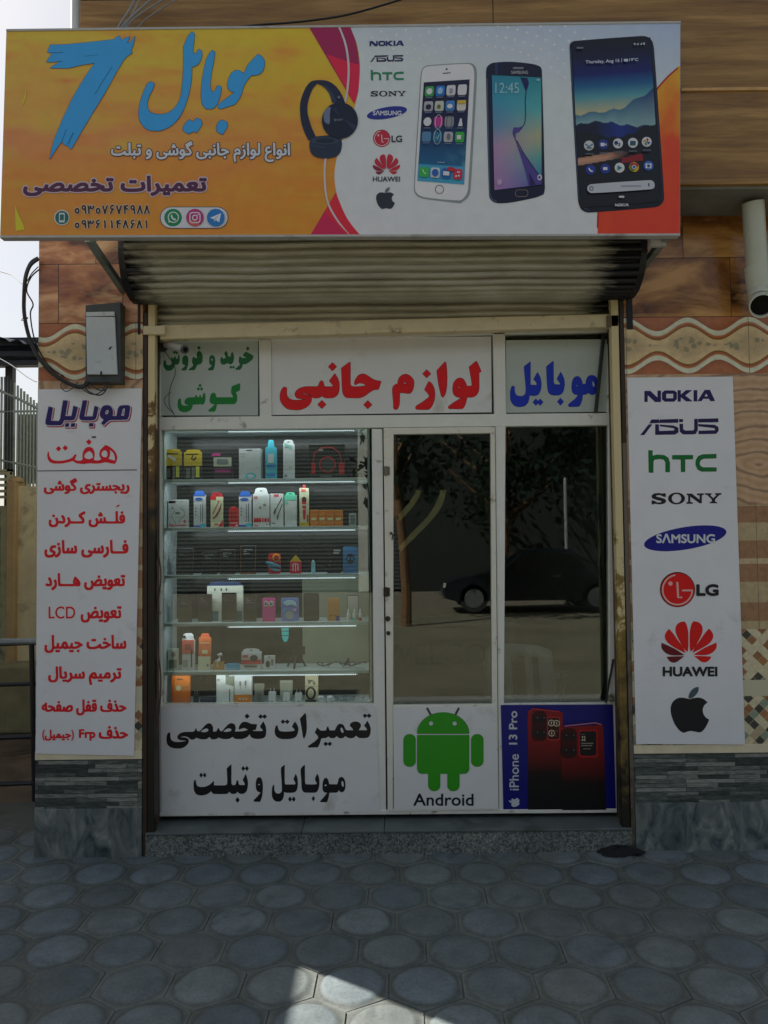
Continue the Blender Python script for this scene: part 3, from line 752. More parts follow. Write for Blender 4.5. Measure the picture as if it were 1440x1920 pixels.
# room behind the glass
rm = MB(); rz0 = z_step
rm.add([(XLi-.3, .31, rz0), (XRi+.3, .31, rz0), (XRi+.3, 4.2, rz0), (XLi-.3, 4.2, rz0)], [(0, 1, 2, 3)])
rm.build('shop_floor', pm('shop_floor_tile', (0.16, 0.15, 0.13), 0.4, 0.1, 6), bld)
rm = MB(); X0, X1 = XLi+.01, XRi-.05
rm.box(X0-.1, X0, .31, 4.2, rz0, 3.3); rm.box(X1, X1+.1, .31, 4.2, rz0, 3.3); rm.box(X0, X1, 4.2, 4.3, rz0, 3.3); rm.box(X0, X1, .31, 4.2, 3.3, 3.4)
rm.build('shop_room', pm('shop_room_paint', (0.20, 0.225, 0.205), 0.6, 0.1, 5), bld)

# ================================================================== left of the shop: gate, yard wall, railing, roof
gy = 3.0
M_GATE = pm('olive_gate_paint', ph(118, 120, 98, 3.0), 0.5, 0.12, 8, dirt=(0.12, 0.09, 0.06), dirt_amt=0.2)
def xg(px): return Xp(px, gy, 1000)
def zg(py): return Zp(py, gy, 30)
gate = thing('metal_gate', 'olive metal yard gate with a louvred top beside the yellow plastered post', 'gate', (xg(-60), gy, 0))
w = MB(); w.box(xg(-160), xg(19), gy, gy+.05, 0.05, zg(948)); w.build('gate_panel', M_GATE, gate, bevel=.004)
w = MB()
for py in range(890, 945, 11): w.box(xg(-160), xg(19), gy-.01, gy+.03, zg(py), zg(py-5))
w.box(xg(13), xg(19), gy-.015, gy+.055, zg(948), zg(880)); w.box(xg(-160), xg(19), gy-.015, gy+.055, zg(884), zg(880)); w.build('louvre', M_GATE, gate)
w = MB(); w.box(xg(-1), xg(2), gy-.03, gy, 0.1, zg(950)); w.build('gate_stile', M_GATE, gate)
yw = thing('yard_wall', 'yellow plastered yard wall and post behind the black railing', 'wall', (xg(45), gy, 0))
M_YW = pm('ochre_plaster', ph(142, 130, 104, 3.3), 0.85, 0.15, 5, bmp=0.3, dirt=(0.17, 0.11, 0.06), dirt_amt=0.35, dscale=2)
w = MB(); w.box(xg(33), xg(260), gy-.02, gy+.2, 0, zg(912)); w.build('wall_panel', M_YW, yw, bevel=.01)
w = MB(); w.box(xg(20), xg(36), gy-.09, gy+.2, 0, zg(904)); w.lathe([(.07, 0), (.065, .03), (.04, .05), (.01, .06)], ((xg(20)+xg(36))/2, gy+.02, zg(904)), 12); w.build('wall_post', pm('worn_ochre_post', ph(122, 104, 74, 3.0), 0.85, 0.2, 5, bmp=0.3), yw, bevel=.01)
w = MB(); w.box(xg(33), xg(260), gy-.35, gy-.02, 0, zg(1238)); w.build('wall_base', pm('mossy_concrete', ph(92, 90, 68, 3), 0.9, 0.25, 5, bmp=0.4), yw, bevel=.02)
fen = thing('spiked_fence', 'grey upright bars on top of the yellow yard wall', 'fence', (xg(40), gy+.1, zg(905)))
M_FEN = pm('grey_fence_paint', ph(104, 112, 106, 3.0), 0.5, 0.15, 20, dirt=(0.10, 0.07, 0.05), dirt_amt=0.2)
w = MB(); w.box(xg(20), xg(260), gy+.14, gy+.16, zg(905), zg(772)); w.build('backing_sheet', pm('olive_backing_sheet', ph(112, 118, 104, 3.2), .6, .15, 5), fen)
for k in range(-3, 26):
    px = 3+k*6.2; top = 702+max(0, k)*5.6
    w = MB(); x = xg(px); w.tube([(x, gy+.1, zg(912 if px > 20 else 880)), (x, gy+.1, zg(top))], .011, 6); w.build('fence_bar', M_FEN, fen)
w = MB(); w.tube([(xg(-20), gy+.1, zg(725)), (xg(25), gy+.1, zg(745)), (xg(70), gy+.1, zg(768)), (xg(150), gy+.1, zg(800))], .016, 6); w.build('top_rail', M_FEN, fen)
w = MB(); w.tube([(xg(-20), gy+.1, zg(768)), (xg(150), gy+.1, zg(768))], .012, 6); w.build('lower_rail', M_FEN, fen); w = MB(); w.tube([(xg(-20), gy+.1, zg(858)), (xg(150), gy+.1, zg(895))], .014, 6); w.build('lower_rail', M_FEN, fen)
ry = 0.95
def xr_(px): return Xp(px, ry, 1200)
def zr_(py): return Zp(py, ry, 30)
rail = thing('pipe_railing', 'low black pipe railing with a pale worn top bar left of the shop', 'railing', (xr_(0), ry, 0))
M_RAILT = pm('worn_galvanised', ph(110, 116, 118, 2.0), 0.4, 0.15, 20, metal=0.3); M_RAILB = pm('black_pipe_paint', (0.02, 0.021, 0.024), 0.4, 0.3, 20)
w = MB(); w.tube([(xr_(-400), ry, zr_(1203)), (xr_(150), ry, zr_(1203))], .022, 10); w.build('top_bar', M_RAILT, rail, smooth=True)
for py, r in ((1211, .012), (1287, .014), (1386, .019), (1474, .016), (1512, .014)):
    w = MB(); w.tube([(xr_(-400), ry+.02, zr_(py+8)), (xr_(150), ry+.02, zr_(py-6))], r, 8); w.build('rail_bar', M_RAILB, rail, smooth=True)
for a, b2 in ((58, 66), (-90, -90), (-250, -250)):
    w = MB(); w.tube([(xr_(a), ry+.01, zr_(1207)), (xr_(b2), ry+.01, -.02)], .018, 8); w.build('rail_post', M_RAILB, rail, smooth=True)
# corrugated roof over the yard
aw = thing('yard_roof', 'dark corrugated sheet roof on a steel frame above the yard gate', 'roof', (xg(-80), 3.6, zg(690)))
w = MB(); n = 60; vs = []; fs = []
for i in range(n+1):
    u = i/n; x = xg(-420)+(xg(110)-xg(-420))*u; dz = .018*math.sin(i*1.9)
    z = zg(560)+(zg(660)-zg(560))*u
    vs += [(x, gy-.25, z+dz-.02), (x, gy+2.6, z+dz+.45)]
for i in range(n): fs.append((2*i, 2*i+2, 2*i+3, 2*i+1))
w.add(vs, fs); w.build('roof_sheet', pm('rusty_dark_sheet', (0.035, 0.045, 0.06), 0.5, 0.4, 6, metal=.2), aw)
for py in (650, 668, 684):
    w = MB(); w.bar((xg(-400), gy-.12+.02*(py-650)/10, zg(py)), (xg(100), gy-.12+.02*(py-650)/10, zg(py)), .04, .05); w.build('roof_beam', M_RAILB, aw)
w = MB(); w.box(xg(-400), xg(110), gy+.05, gy+.08, zg(686), zg(630)); w.build('roof_fascia', pm('rusty_dark_sheet', (0.035, 0.045, 0.06), 0.5, 0.4, 6, metal=.2), aw)
w = MB(); w.box(xg(-2), xg(12), gy+.09, gy+.16, 0, zg(650)); w.box(xg(-400), xg(-390), gy-.1, gy, 0, zg(650)); w.build('roof_post', pm('dark_steel_post', (0.05, 0.055, 0.06), 0.5, 0.2, 10), aw)
# added canopy, unseen on the left, shaped to throw shade on the paving
cz = 3.2; cot = 1/math.tan(SUN_EL); pL = G(552, 1812); pB = G(560, 1920)
cx = pL[0]-cz*cot*0.831; cyf = 1.2
can = thing('shade_canopy', 'unseen flat sheet canopy on thin posts, added to shade the paving', 'canopy', (cx-1.5, -.3, 0))
w = MB(); w.box(cx-4.5, cx, -2.3, cyf, cz, cz+.03); w.build('canopy_sheet', pm('tin_sheet', (0.22, 0.22, 0.2), 0.5, 0.2, 4, metal=.4), can)
for x0, y0, y1 in ((-3.4, cyf, 2.2), (-3.85, 2.2, 3.3)):
    w = MB(); w.box(-9, x0, y0+.004, y1, cz-.01, cz+.02); w.build('canopy_sheet', pm('tin_sheet', (0.22, 0.22, 0.2), 0.5, 0.2, 4, metal=.4), can)
for x, y in ((cx-.08, -2.2), (cx-4.4, -2.2), (cx-4.4, 1.1), (cx-1.2, 1.1)):
    w = MB(); w.tube([(x, y, -.03), (x, y, cz)], .03, 8); w.build('canopy_post', M_RAILB, can)

nh = thing('shade_house', 'unseen plain plastered house added to shade the ground by the yard gate', 'house', (-9, 3, 0))  # unseen house added to keep the sun off the ground at left
w = MB(); w.box(-12.5, -6.6, .2, 5.2, -.03, 4.9); w.build('wall', M_PLASTER, nh)
w = MB(); w.box(-12.7, -6.4, 0, 5.4, 4.9, 5.05); w.build('roof', M_PLASTER, nh)
for k in range(2):
    w = MB(); w.box(-11.2+2.4*k, -10.2+2.4*k, .17, .2, 1.2, 2.5); w.build('window', pm('dark_window_glass', (0.01, 0.012, 0.014), 0.1, 0.1, 3), nh)
# ================================================================== across the street (seen mirrored in the shop glass)
opp = thing('opposite_building', 'long two storey building across the street with closed grey shutters', 'building', (0, -21, 0))
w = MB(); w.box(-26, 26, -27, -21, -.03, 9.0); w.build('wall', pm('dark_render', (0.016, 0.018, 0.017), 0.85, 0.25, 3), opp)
def shutter_mat():
    m, ns, ls, b = new_mat('ribbed_shutter_paint'); t = ns.new('ShaderNodeTexCoord'); sp = ns.new('ShaderNodeSeparateXYZ'); ls.new(t.outputs['Object'], sp.inputs[0])
    f = math_n(ns, ls, 'FRACT', math_n(ns, ls, 'MULTIPLY', sp.outputs['Z'], 7.5)); r = ramp(ns, [(0.0, (0.015, 0.017, 0.017)), (0.42, (0.02, 0.022, 0.022)), (0.5, (0.11, 0.12, 0.115)), (1.0, (0.07, 0.08, 0.075))]); ls.new(f, r.inputs['Fac'])
    ls.new(r.outputs['Color'], b.inputs['Base Color']); b.inputs['Roughness'].default_value = 0.5; return m
msh = shutter_mat()
for x0, x1 in ((-9.5, -0.9), (-0.45, 0.55), (-18, -10.2)):
    w = MB(); w.box(x0, x1, -21, -20.9, 0.05, 5.2); w.build('shutter', msh, opp)
w = MB(); w.box(-.88, -.55, -21, -20.7, 0, 6.0); w.build('pillar', pm('white_pillar_paint', (0.55, 0.55, 0.5), 0.7, 0.1, 4), opp)
for k in range(7):
    w = MB(); x = -22+k*6.4; w.box(x, x+2.4, -21, -20.94, 6.2, 7.8); w.build('window', pm('dark_window_glass', (0.01, 0.012, 0.014), 0.1, 0.1, 3), opp)
def leaf_mat():
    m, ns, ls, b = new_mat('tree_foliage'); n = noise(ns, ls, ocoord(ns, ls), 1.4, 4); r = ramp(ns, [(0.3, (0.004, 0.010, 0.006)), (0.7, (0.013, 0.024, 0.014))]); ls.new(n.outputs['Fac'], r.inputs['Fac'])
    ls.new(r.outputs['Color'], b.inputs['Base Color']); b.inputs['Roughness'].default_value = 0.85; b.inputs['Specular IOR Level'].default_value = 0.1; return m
M_LEAF = leaf_mat(); M_BARK = pm('bark', (0.16, 0.085, 0.04), 0.9, 0.4, 20, bmp=0.6)
def tree(label, x, y, h, cw, seed, lean=0.0, trunk=.11, leaves=2600, z0=2.1):
    rr = random.Random(seed); t = thing('street_tree', label, 'tree', (x, y, 0), 'trees across the street')
    w = MB(); w.tube([(x, y, -.04), (x+.02, y, .7), (x+.05+lean*.4, y, 1.5), (x+lean, y, z0+.6), (x+lean*1.4, y, h*.75)], [trunk, trunk*.85, trunk*.8, trunk*.6, trunk*.2], 9)
    for k in range(9):
        a = rr.random()*6.28; z = z0*.8+rr.random()*h*.3; w.tube([(x+lean*.8, y, z), (x+lean+math.cos(a)*cw*.4, y+math.sin(a)*cw*.4, z+.7), (x+lean+math.cos(a)*cw*.75, y+math.sin(a)*cw*.75, z+1.5)], [trunk*.35, trunk*.22, .012], 6)
    w.build('trunk', M_BARK, t, smooth=True)
    w = MB(); cl = [(rr.gauss(0, .45), rr.gauss(0, .45), rr.random()) for _ in range(26)]
    for k in range(leaves):
        cxx, cyy, czz = cl[k % 26]; p = np.array((x+lean+cxx*cw+rr.gauss(0, .22)*cw, y+cyy*cw+rr.gauss(0, .22)*cw, z0+.3+(h-z0)*czz+rr.gauss(0, .28)))
        a = np.array([rr.gauss(0, 1) for _ in range(3)]); a /= np.linalg.norm(a); b2 = np.cross(a, [rr.gauss(0, 1) for _ in range(3)]); b2 /= np.linalg.norm(b2); s = .09+.07*rr.random()
        w.add([p-a*s, p+b2*s*.5, p+a*s, p-b2*s*.5], [(0, 1, 2, 3)])
    w.build('crown', M_LEAF, t)
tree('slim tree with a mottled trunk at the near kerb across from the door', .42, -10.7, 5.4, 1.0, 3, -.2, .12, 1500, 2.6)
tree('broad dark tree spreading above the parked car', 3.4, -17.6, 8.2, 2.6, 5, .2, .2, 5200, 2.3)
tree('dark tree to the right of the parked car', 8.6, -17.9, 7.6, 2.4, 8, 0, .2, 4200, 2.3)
# dark saloon car parked along the far kerb
def build_car():
    X, Yc = 1.35, -13.75; L = 4.5
    t = thing('parked_car', 'dark saloon car parked side on across the street, mirrored in the shop glass', 'car', (X+L/2, Yc, 0))
    paint = pm('dark_car_paint', (0.010, 0.014, 0.018), 0.18, 0.1, 3); glass = pm('tinted_car_glass', (0.004, 0.005, 0.006), 0.06, 0.1, 3); rub = pm('tyre_rubber', (0.02, 0.021, 0.023), 0.8, 0.2, 20); rim = pm('wheel_rim_alloy', (0.26, 0.27, 0.27), 0.35, 0.1, 10, metal=.7)
    prof = [(0.02, .34), (0.0, .52), (.06, .70), (.35, .80), (1.05, .93), (1.30, .98), (1.86, 1.40), (2.25, 1.47), (3.0, 1.45), (3.55, 1.10), (3.95, 1.02), (4.42, .98), (4.5, .80), (4.48, .38), (4.2, .27), (.3, .27)]
    y0, y1 = Yc-.80, Yc+.80; w = MB(); vs = []; fs = []; n = len(prof)
    secs = [(0, .93), (.07, 1), (.93, 1), (1, .93)]
    for u, sc in secs:
        y = y0+(y1-y0)*u
        for px_, z in prof:
            zz = .27+(z-.27)*(sc if z > .95 else 1); vs.append((X+2.25+(px_-2.25)*(.985 if u in (0, 1) else 1), y, zz))
    for i in range(3):
        for k in range(n): fs.append((i*n+k, i*n+(k+1) % n, (i+1)*n+(k+1) % n, (i+1)*n+k))
    tri = tessellate_polygon([[Vector((a, b2, 0)) for a, b2 in prof]])
    fs += [tuple(q) for q in tri]+[tuple(3*n+i for i in q) for q in tri]
    w.add(vs, fs); w.build('body', paint, t, smooth=True, angle=30)
    for sy, yy in ((1, y1), (-1, y0)):
        w = MB(); w.prism([(X+1.42, .97), (X+1.90, 1.31), (X+2.30, 1.37), (X+2.34, .99)], yy+.004*sy-.002, yy+.006*sy+.002); w.build('window', glass, t)
        w = MB(); w.prism([(X+2.42, .99), (X+2.40, 1.37), (X+2.92, 1.35), (X+3.35, 1.05)], yy+.004*sy-.002, yy+.006*sy+.002); w.build('window', glass, t)
        w = MB(); w.bar((X+2.55, yy+.015*sy, .84), (X+2.75, yy+.015*sy, .84), .02, .03); w.build('door_handle', rim, t)
        for wx in (.72, 3.58):
            c = (X+wx, yy-.17*(sy > 0), .335); cy = yy-.10*sy
            w = MB(); w.lathe([(.22, -.1), (.32, -.1), (.335, -.06), (.335, .06), (.32, .1), (.22, .1)], (X+wx, cy, .335), 28, 'y'); tyre = w.build('wheel', rub, t, smooth=True)
            w = MB(); w.lathe([(.02, -.02), (.20, -.01), (.215, .03), (.22, .06)] if sy > 0 else [(.02, .02), (.20, .01), (.215, -.03), (.22, -.06)], (X+wx, cy+.05*sy, .335), 20, 'y'); w.build('rim', rim, tyre, smooth=True)
    w = MB(); w.bar((X+.05, Yc+.55, .62), (X+.05, Yc+.78, .64), .05, .11); w.build('headlight', pm('lamp_lens', (.6, .6, .58), .15, .05, 9), t)
    w = MB(); w.bar((X+4.47, Yc+.55, .86), (X+4.47, Yc+.78, .86), .05, .12); w.build('tail_light', pm('red_lens', (.35, .02, .02), .2, .05, 9), t)
build_car()
sp_ = thing('street_pole', 'slim pale painted pole behind the parked car across the street', 'pole', (4.75, -15.0, 0))
w = MB(); w.tube([(4.75, -15.0, -.03), (4.75, -15.0, 3.25)], .045, 10); w.lathe([(.05, 3.25), (.03, 3.30)], (4.75, -15.0, 0), 10); w.build('shaft', pm('grey_pole_paint', (0.24, 0.25, 0.25), 0.7, 0.1, 4), sp_, smooth=True)
w = MB(); w.lathe([(.09, -.03), (.09, .04), (.05, .06)], (4.75, -15.0, 0), 12); w.build('base', pm('kerb_concrete', (0.24, 0.235, 0.22), 0.8, 0.2, 12, bmp=0.3), sp_)
# ================================================================== roller shutter
FY = 0.15                                  # front face of the shopfront frame
YC, RC = -0.10, 0.205
sh = thing('roller_shutter', 'rolled up ribbed steel shutter, greasy black at its ends, hanging over the shopfront', 'shutter', (0, YC, Zp(560, YC)))
def shutter_steel():
    m, ns, ls, b = new_mat('worn_shutter_steel'); t = ns.new('ShaderNodeTexCoord'); sp = ns.new('ShaderNodeSeparateXYZ'); ls.new(t.outputs['Object'], sp.inputs[0])
    mp = ns.new('ShaderNodeMapping'); mp.inputs['Scale'].default_value = (1.2, 1, 9); ls.new(t.outputs['Object'], mp.inputs['Vector'])
    n = noise(ns, ls, mp.outputs[0], 2.2, 7, 0.65, 0.5)
    r = ramp(ns, [(0.28, (0.30, 0.275, 0.19)), (0.5, (0.43, 0.41, 0.30)), (0.72, (0.56, 0.54, 0.43))]); ls.new(n.outputs['Fac'], r.inputs['Fac'])
    # grease worked in at both ends of the roll
    n2 = noise(ns, ls, mp.outputs[0], 3.0, 6, 0.7, 0.6); ax = math_n(ns, ls, 'ABSOLUTE', sp.outputs['X'])
    # more grease on the right end than on the left
    e = math_n(ns, ls, 'MULTIPLY_ADD', sp.outputs['X'], 0.045, ax); e = math_n(ns, ls, 'MULTIPLY_ADD', n2.outputs['Fac'], 0.50, e)
    r2 = ramp(ns, [(0.0, (0, 0, 0)), (1, (1, 1, 1))]); fa = math_n(ns, ls, 'MULTIPLY', math_n(ns, ls, 'SUBTRACT', e, 1.38), 7.0); ls.new(fa, r2.inputs['Fac'])
    c = mixc(ns, ls, r.outputs['Color'], (0.006, 0.006, 0.006), r2.outputs['Color'])
    ls.new(c, b.inputs['Base Color']); b.inputs['Metallic'].default_value = 0.1
    ls.new(math_n(ns, ls, 'MULTIPLY_ADD', n.outputs['Fac'], 0.25, 0.33), b.inputs['Roughness']); return m
M_SHUT = shutter_steel()
zc_roll = Zp(560, YC+.06)+RC*0.93
def extrude_profile(prof, x0, x1, nx=8):
    w = MB(); vs = []; fs = []; n = len(prof)
    for i in range(nx+1):
        x = x0+(x1-x0)*i/nx
        for y, z in prof: vs.append((x, y+.004*math.sin(i*1.7+z*9), z+.003*math.sin(i*2.3)))
    for i in range(nx):
        for k in range(n-1): fs.append((i*n+k, i*n+k+1, (i+1)*n+k+1, (i+1)*n+k))
    return w.add(vs, fs)
xa, xb = Xp(246, YC-.1, 500), Xp(1190, YC-.1, 500)
# the roll: ribbed slats wound on the drum
pr = []; na = 330; pitch = 0.041
for i in range(na+1):
    a = math.radians(95+(300-95)*i/na)                     # over the top, round the street side, to underneath
    s = (a*RC/pitch) % 1.0
    rr_ = RC+0.014*math.sin(math.pi*min(1, s/.84))**.7-(0.010 if s > .84 else 0)
    pr.append((YC+rr_*math.cos(a), zc_roll+rr_*math.sin(a)))
extrude_profile(pr, xa, xb).build('shutter_roll', M_SHUT, sh, smooth=True, angle=35)
yk = 0.045; zb0, zb1 = Zp(620, yk, 720), zc_roll+.05
pr = []; n2_ = 110
for i in range(n2_+1):
    z = zb1+(zb0-zb1)*i/n2_; s = ((zb1-z)/pitch) % 1.0
    pr.append((yk-0.012*math.sin(math.pi*min(1, s/.84))**.7+(0.008 if s > .84 else 0), z))
extrude_profile(pr, XLi+.03, XRi-.03).build('shutter_curtain', M_SHUT, sh, smooth=True, angle=35)
M_CREAM = pm('cream_paint_worn', ph(128, 118, 92), 0.45, 0.08, 14, bmp=0.08, dirt=(0.09, 0.055, 0.025), dirt_amt=0.12, dscale=9)
w = MB(); w.quadbox([(300, 636), (1146, 613), (1146, 588), (300, 609)], yk-.03, yk+.03); w.build('bottom_bar', M_CREAM, sh, bevel=.006)
w = MB(); w.quadbox([(696, 624), (748, 622), (748, 615), (696, 617)], yk-.045, yk-.03); w.build('pull_handle', M_CREAM, sh, bevel=.003)
w = MB(); w.quadbox([(268, 627), (309, 627), (309, 610), (268, 611)], yk-.06, yk-.032); w.build('latch_lug', M_CREAM, sh, bevel=.003)
w = MB(); w.quadbox([(1138, 613), (1160, 612), (1160, 590), (1138, 591)], yk-.045, yk-.032); w.build('latch_lug', pm('rusted_lug', (0.16, 0.12, 0.06), 0.7, 0.3, 20), sh, bevel=.003)
M_BLK = pm('greasy_black_plate', (0.008, 0.008, 0.009), 0.5, 0.4, 20, bmp=0.3)
for x0, x1 in ((xa-.03, xa+.004), (xb-.004, xb+.03)):
    w = MB(); w.lathe([(RC+.012, 0), (RC+.012, x1-x0)], (x0, YC, zc_roll), 26, 'x'); w.build('end_plate', M_BLK, sh)
    w = MB(); w.box(x0+.02 if x0 > 0 else x0-.0, x1+.02 if x0 > 0 else x1-.02, -.004, .20, zb0-.02, zc_roll+.1); w.build('end_bracket', M_BLK, sh)
M_RUST = pm('rusty_painted_channel', ph(110, 92, 52), 0.55, 0.2, 12, bmp=0.25, dirt=(0.055, 0.028, 0.012), dirt_amt=0.42, dscale=6)
M_DKRUST = pm('dark_brown_channel', (0.045, 0.026, 0.014), 0.6, 0.4, 14, bmp=0.3, dirt=(0.012, 0.01, 0.008), dirt_amt=0.3)
def worn_white(name, a, bcol, zlo, zhi):
    """paint left at the top, bare rust lower down"""
    m, ns, ls, b = new_mat(name); t = ns.new('ShaderNodeTexCoord'); sp = ns.new('ShaderNodeSeparateXYZ'); ls.new(t.outputs['Object'], sp.inputs[0])
    n = noise(ns, ls, t.outputs['Object'], 7, 6, 0.7, .5); g = math_n(ns, ls, 'DIVIDE', math_n(ns, ls, 'SUBTRACT', sp.outputs['Z'], zlo), zhi-zlo)
    f = math_n(ns, ls, 'MULTIPLY_ADD', math_n(ns, ls, 'SUBTRACT', n.outputs['Fac'], 0.5), 1.6, g)
    r = ramp(ns, [(0.0, (0.018, 0.013, 0.006)), (0.42, bcol), (0.50, a), (1, a)]); ls.new(f, r.inputs['Fac']); ls.new(r.outputs['Color'], b.inputs['Base Color']); b.inputs['Roughness'].default_value = .5
    bump(ns, ls, b, n.outputs['Fac'], .3, .004); return m
zt_ = Zp(590, .02)
M_GL = worn_white('flaking_guide_paint_a', ph(130, 118, 88), ph(70, 50, 22), 1.75, 3.0)
M_GR = worn_white('flaking_guide_paint_b', ph(126, 116, 86), ph(84, 68, 28), .3, 2.6)
g = thing('shutter_guide', 'rusty shutter guide with paint left only at its top, beside the narrow red lettered board', 'guide rail', (Xp(284, .02), .02, 0))
w = MB(); w.box(Xp(270, .01), Xp(277, .01), -.002, .13, -.01, zt_+.02); w.build('side_flange', M_DKRUST, g)
w = MB(); w.box(Xp(278, .01), Xp(291, .01), 0.0, .05, -.01, zt_+.08); w.build('guide_channel', M_GL, g, bevel=.003)
g = thing('shutter_guide', 'cream painted shutter guide rusting towards the step, beside the board of company emblems', 'guide rail', (Xp(1160, .02), .02, 0))
w = MB(); w.box(Xp(1153, .01), Xp(1167, .01), 0.0, .05, -.01, zt_+.09); w.build('guide_channel', M_GR, g, bevel=.003)
w = MB(); w.box(Xp(1169, .01), XRi-.003, -.003, .13, 0.0, Zp(835, 0)); w.build('side_flange', worn_white('flange_grime', (0.16, .13, .10), (.10, .085, .06), -1, 2.2), g)
w = MB(); w.box(Xp(1169, .01), XRi-.003, -.004, .13, Zp(835, 0), zt_+.06); w.build('side_flange', M_DKRUST, g)
# jambs between the guides and the white frame
w = MB(); w.box(XLi+.002, Xp(299, FY), .055, .30, -.02, 3.0); w.build('left_jamb', pm('brown_jamb_paint', (0.085, 0.055, 0.04), 0.6, 0.3, 10, bmp=0.2, dirt=(0.02, 0.016, 0.012), dirt_amt=.35), bld)
w = MB(); w.box(Xp(1146, FY), XRi-.002, .055, .30, -.02, 3.0); w.build('right_jamb', pm('brown_jamb_paint', (0.075, 0.05, 0.036), 0.6, 0.3, 10, bmp=0.2, dirt=(0.02, 0.016, 0.012), dirt_amt=.35), bld)

# ================================================================== shopfront frame
M_FRAME = pm('white_frame_paint', ph(138, 138, 131), 0.4, 0.05, 10, bmp=0.05, dirt=(0.16, 0.12, 0.07), dirt_amt=0.0, dscale=9)
M_FRAME2 = pm('scuffed_frame_paint', ph(134, 133, 125), 0.42, 0.07, 10, bmp=0.06, dirt=(0.10, 0.065, 0.03), dirt_amt=0.10, dscale=12)
fr = thing('shopfront_frame', 'white painted metal shopfront frame with panes above and beside the door', 'window frame', (0, FY, z_step))
def member(name, px, mt=None, y0=FY, y1=FY+.055, bv=.003, par=None):
    w = MB(); w.quadbox(px, y0, y1); return w.build(name, mt or M_FRAME, par or fr, bevel=bv)
member('transom_rail', [(297, 806), (1146, 797), (1145, 774), (297, 782)], y0=FY-.002)
member('bottom_rail', [(299, 1531), (1157, 1524), (1157, 1516), (299, 1523)], M_FRAME2, y0=FY-.006)
member('top_rail', [(297, 642), (1146, 622), (1146, 590), (297, 610)], y1=FY+.05)
member('left_stile', [(299, 1522), (304, 1522), (301, 806), (296, 806)], M_FRAME2)
member('right_stile', [(1144, 1522), (1157, 1522), (1146, 797), (1141, 797)], M_FRAME2)
member('right_stile', [(1139, 774), (1146, 774), (1146, 622), (1139, 622)], M_FRAME2)
member('left_stile', [(296, 782), (300, 782), (299, 640), (295, 640)], M_FRAME2)
member('mullion', [(487, 781), (509, 781), (508, 632), (485, 632)])
member('mullion', [(927, 777), (949, 777), (947, 622), (924, 622)])
member('door_post', [(702, 1524), (724, 1524), (717, 804), (697, 804)])
member('door_post', [(936, 1520), (944, 1520), (948, 799), (929, 799)])
member('sill_rail', [(302, 1328), (704, 1326), (704, 1319), (302, 1321)], M_FRAME2, y0=FY+.004)
member('sill_rail', [(944, 1326), (1152, 1324), (1152, 1317), (944, 1319)], M_FRAME2, y0=FY+.004)
w = MB(); w.quadbox([(302, 1524), (704, 1524), (704, 1327), (302, 1327)], FY+.030, FY+.045); w.build('lower_panel', M_FRAME2, fr)
w = MB(); w.quadbox([(944, 1520), (1152, 1518), (1152, 1325), (944, 1325)], FY+.030, FY+.045); w.build('lower_panel', M_FRAME2, fr)
def glass_mat():
    m, ns, ls, b = new_mat('shop_window_glass'); out = ns['Material Output']; ns.remove(b)
    tr = ns.new('ShaderNodeBsdfTransparent'); tr.inputs['Color'].default_value = (0.90, 0.95, 0.92, 1)
    gl = ns.new('ShaderNodeBsdfGlossy'); gl.inputs['Roughness'].default_value = 0.0; gl.inputs['Color'].default_value = (0.95, 1, 0.98, 1)
    n = noise(ns, ls, ocoord(ns, ls), 1.6, 2); bp = ns.new('ShaderNodeBump'); bp.inputs['Strength'].default_value = 0.02; bp.inputs['Distance'].default_value = .01
    ls.new(n.outputs['Fac'], bp.inputs['Height']); ls.new(bp.outputs['Normal'], gl.inputs['Normal'])
    fz = ns.new('ShaderNodeFresnel'); fz.inputs['IOR'].default_value = 1.72
    mx = ns.new('ShaderNodeMixShader'); ls.new(fz.outputs[0], mx.inputs[0]); ls.new(tr.outputs[0], mx.inputs[1]); ls.new(gl.outputs[0], mx.inputs[2]); ls.new(mx.outputs[0], out.inputs['Surface'])
    return m
M_GLASS = glass_mat()
def pane(px, y, par, name='glass_pane'):
    w = MB(); w.quadbox(px, y, y+.004); return w.build(name, M_GLASS, par)
GY = FY+.025
pane([(302, 1322), (700, 1322), (697, 803), (300, 803)], GY, fr)
pane([(944, 1321), (1150, 1320), (1143, 796), (947, 796)], GY, fr)
pane([(300, 783), (487, 782), (486, 630), (298, 630)], GY, fr)
pane([(508, 781), (928, 779), (926, 622), (507, 622)], GY, fr)
pane([(949, 777), (1140, 775), (1140, 615), (947, 615)], GY, fr)

# ------------------------------------------------------------------ door
DY = FY-.012
M_DOOR = pm('door_frame_paint', ph(136, 134, 123), 0.42, 0.06, 10, bmp=0.05, dirt=(0.12, 0.08, 0.04), dirt_amt=0.06, dscale=14)
door = thing('shop_door', 'white metal shop door with a tall glass pane, rust spots on its hinge side', 'door', (Xp(830, DY, 1520), DY, z_step))
member('door_stile', [(727, 1521), (737, 1521), (738, 802), (719, 802)], M_DOOR, DY, DY+.045, .003, door)
member('door_stile', [(924, 1519), (935, 1519), (928, 801), (920, 801)], M_DOOR, DY, DY+.045, .003, door)
member('door_rail', [(737, 814), (921, 812), (921, 800), (737, 802)], M_DOOR, DY, DY+.045, .003, door)
member('door_rail', [(737, 1329), (924, 1327), (924, 1320), (737, 1322)], M_DOOR, DY, DY+.045, .003, door)
member('door_rail', [(737, 1522), (924, 1519), (924, 1513), (737, 1516)], M_DOOR, DY, DY+.045, .003, door)
member('door_panel', [(737, 1517), (924, 1515), (924, 1325), (737, 1327)], M_DOOR, DY+.018, DY+.03, 0, door)
pane([(736, 1324), (924, 1322), (922, 812), (737, 814)], DY+.022, door)
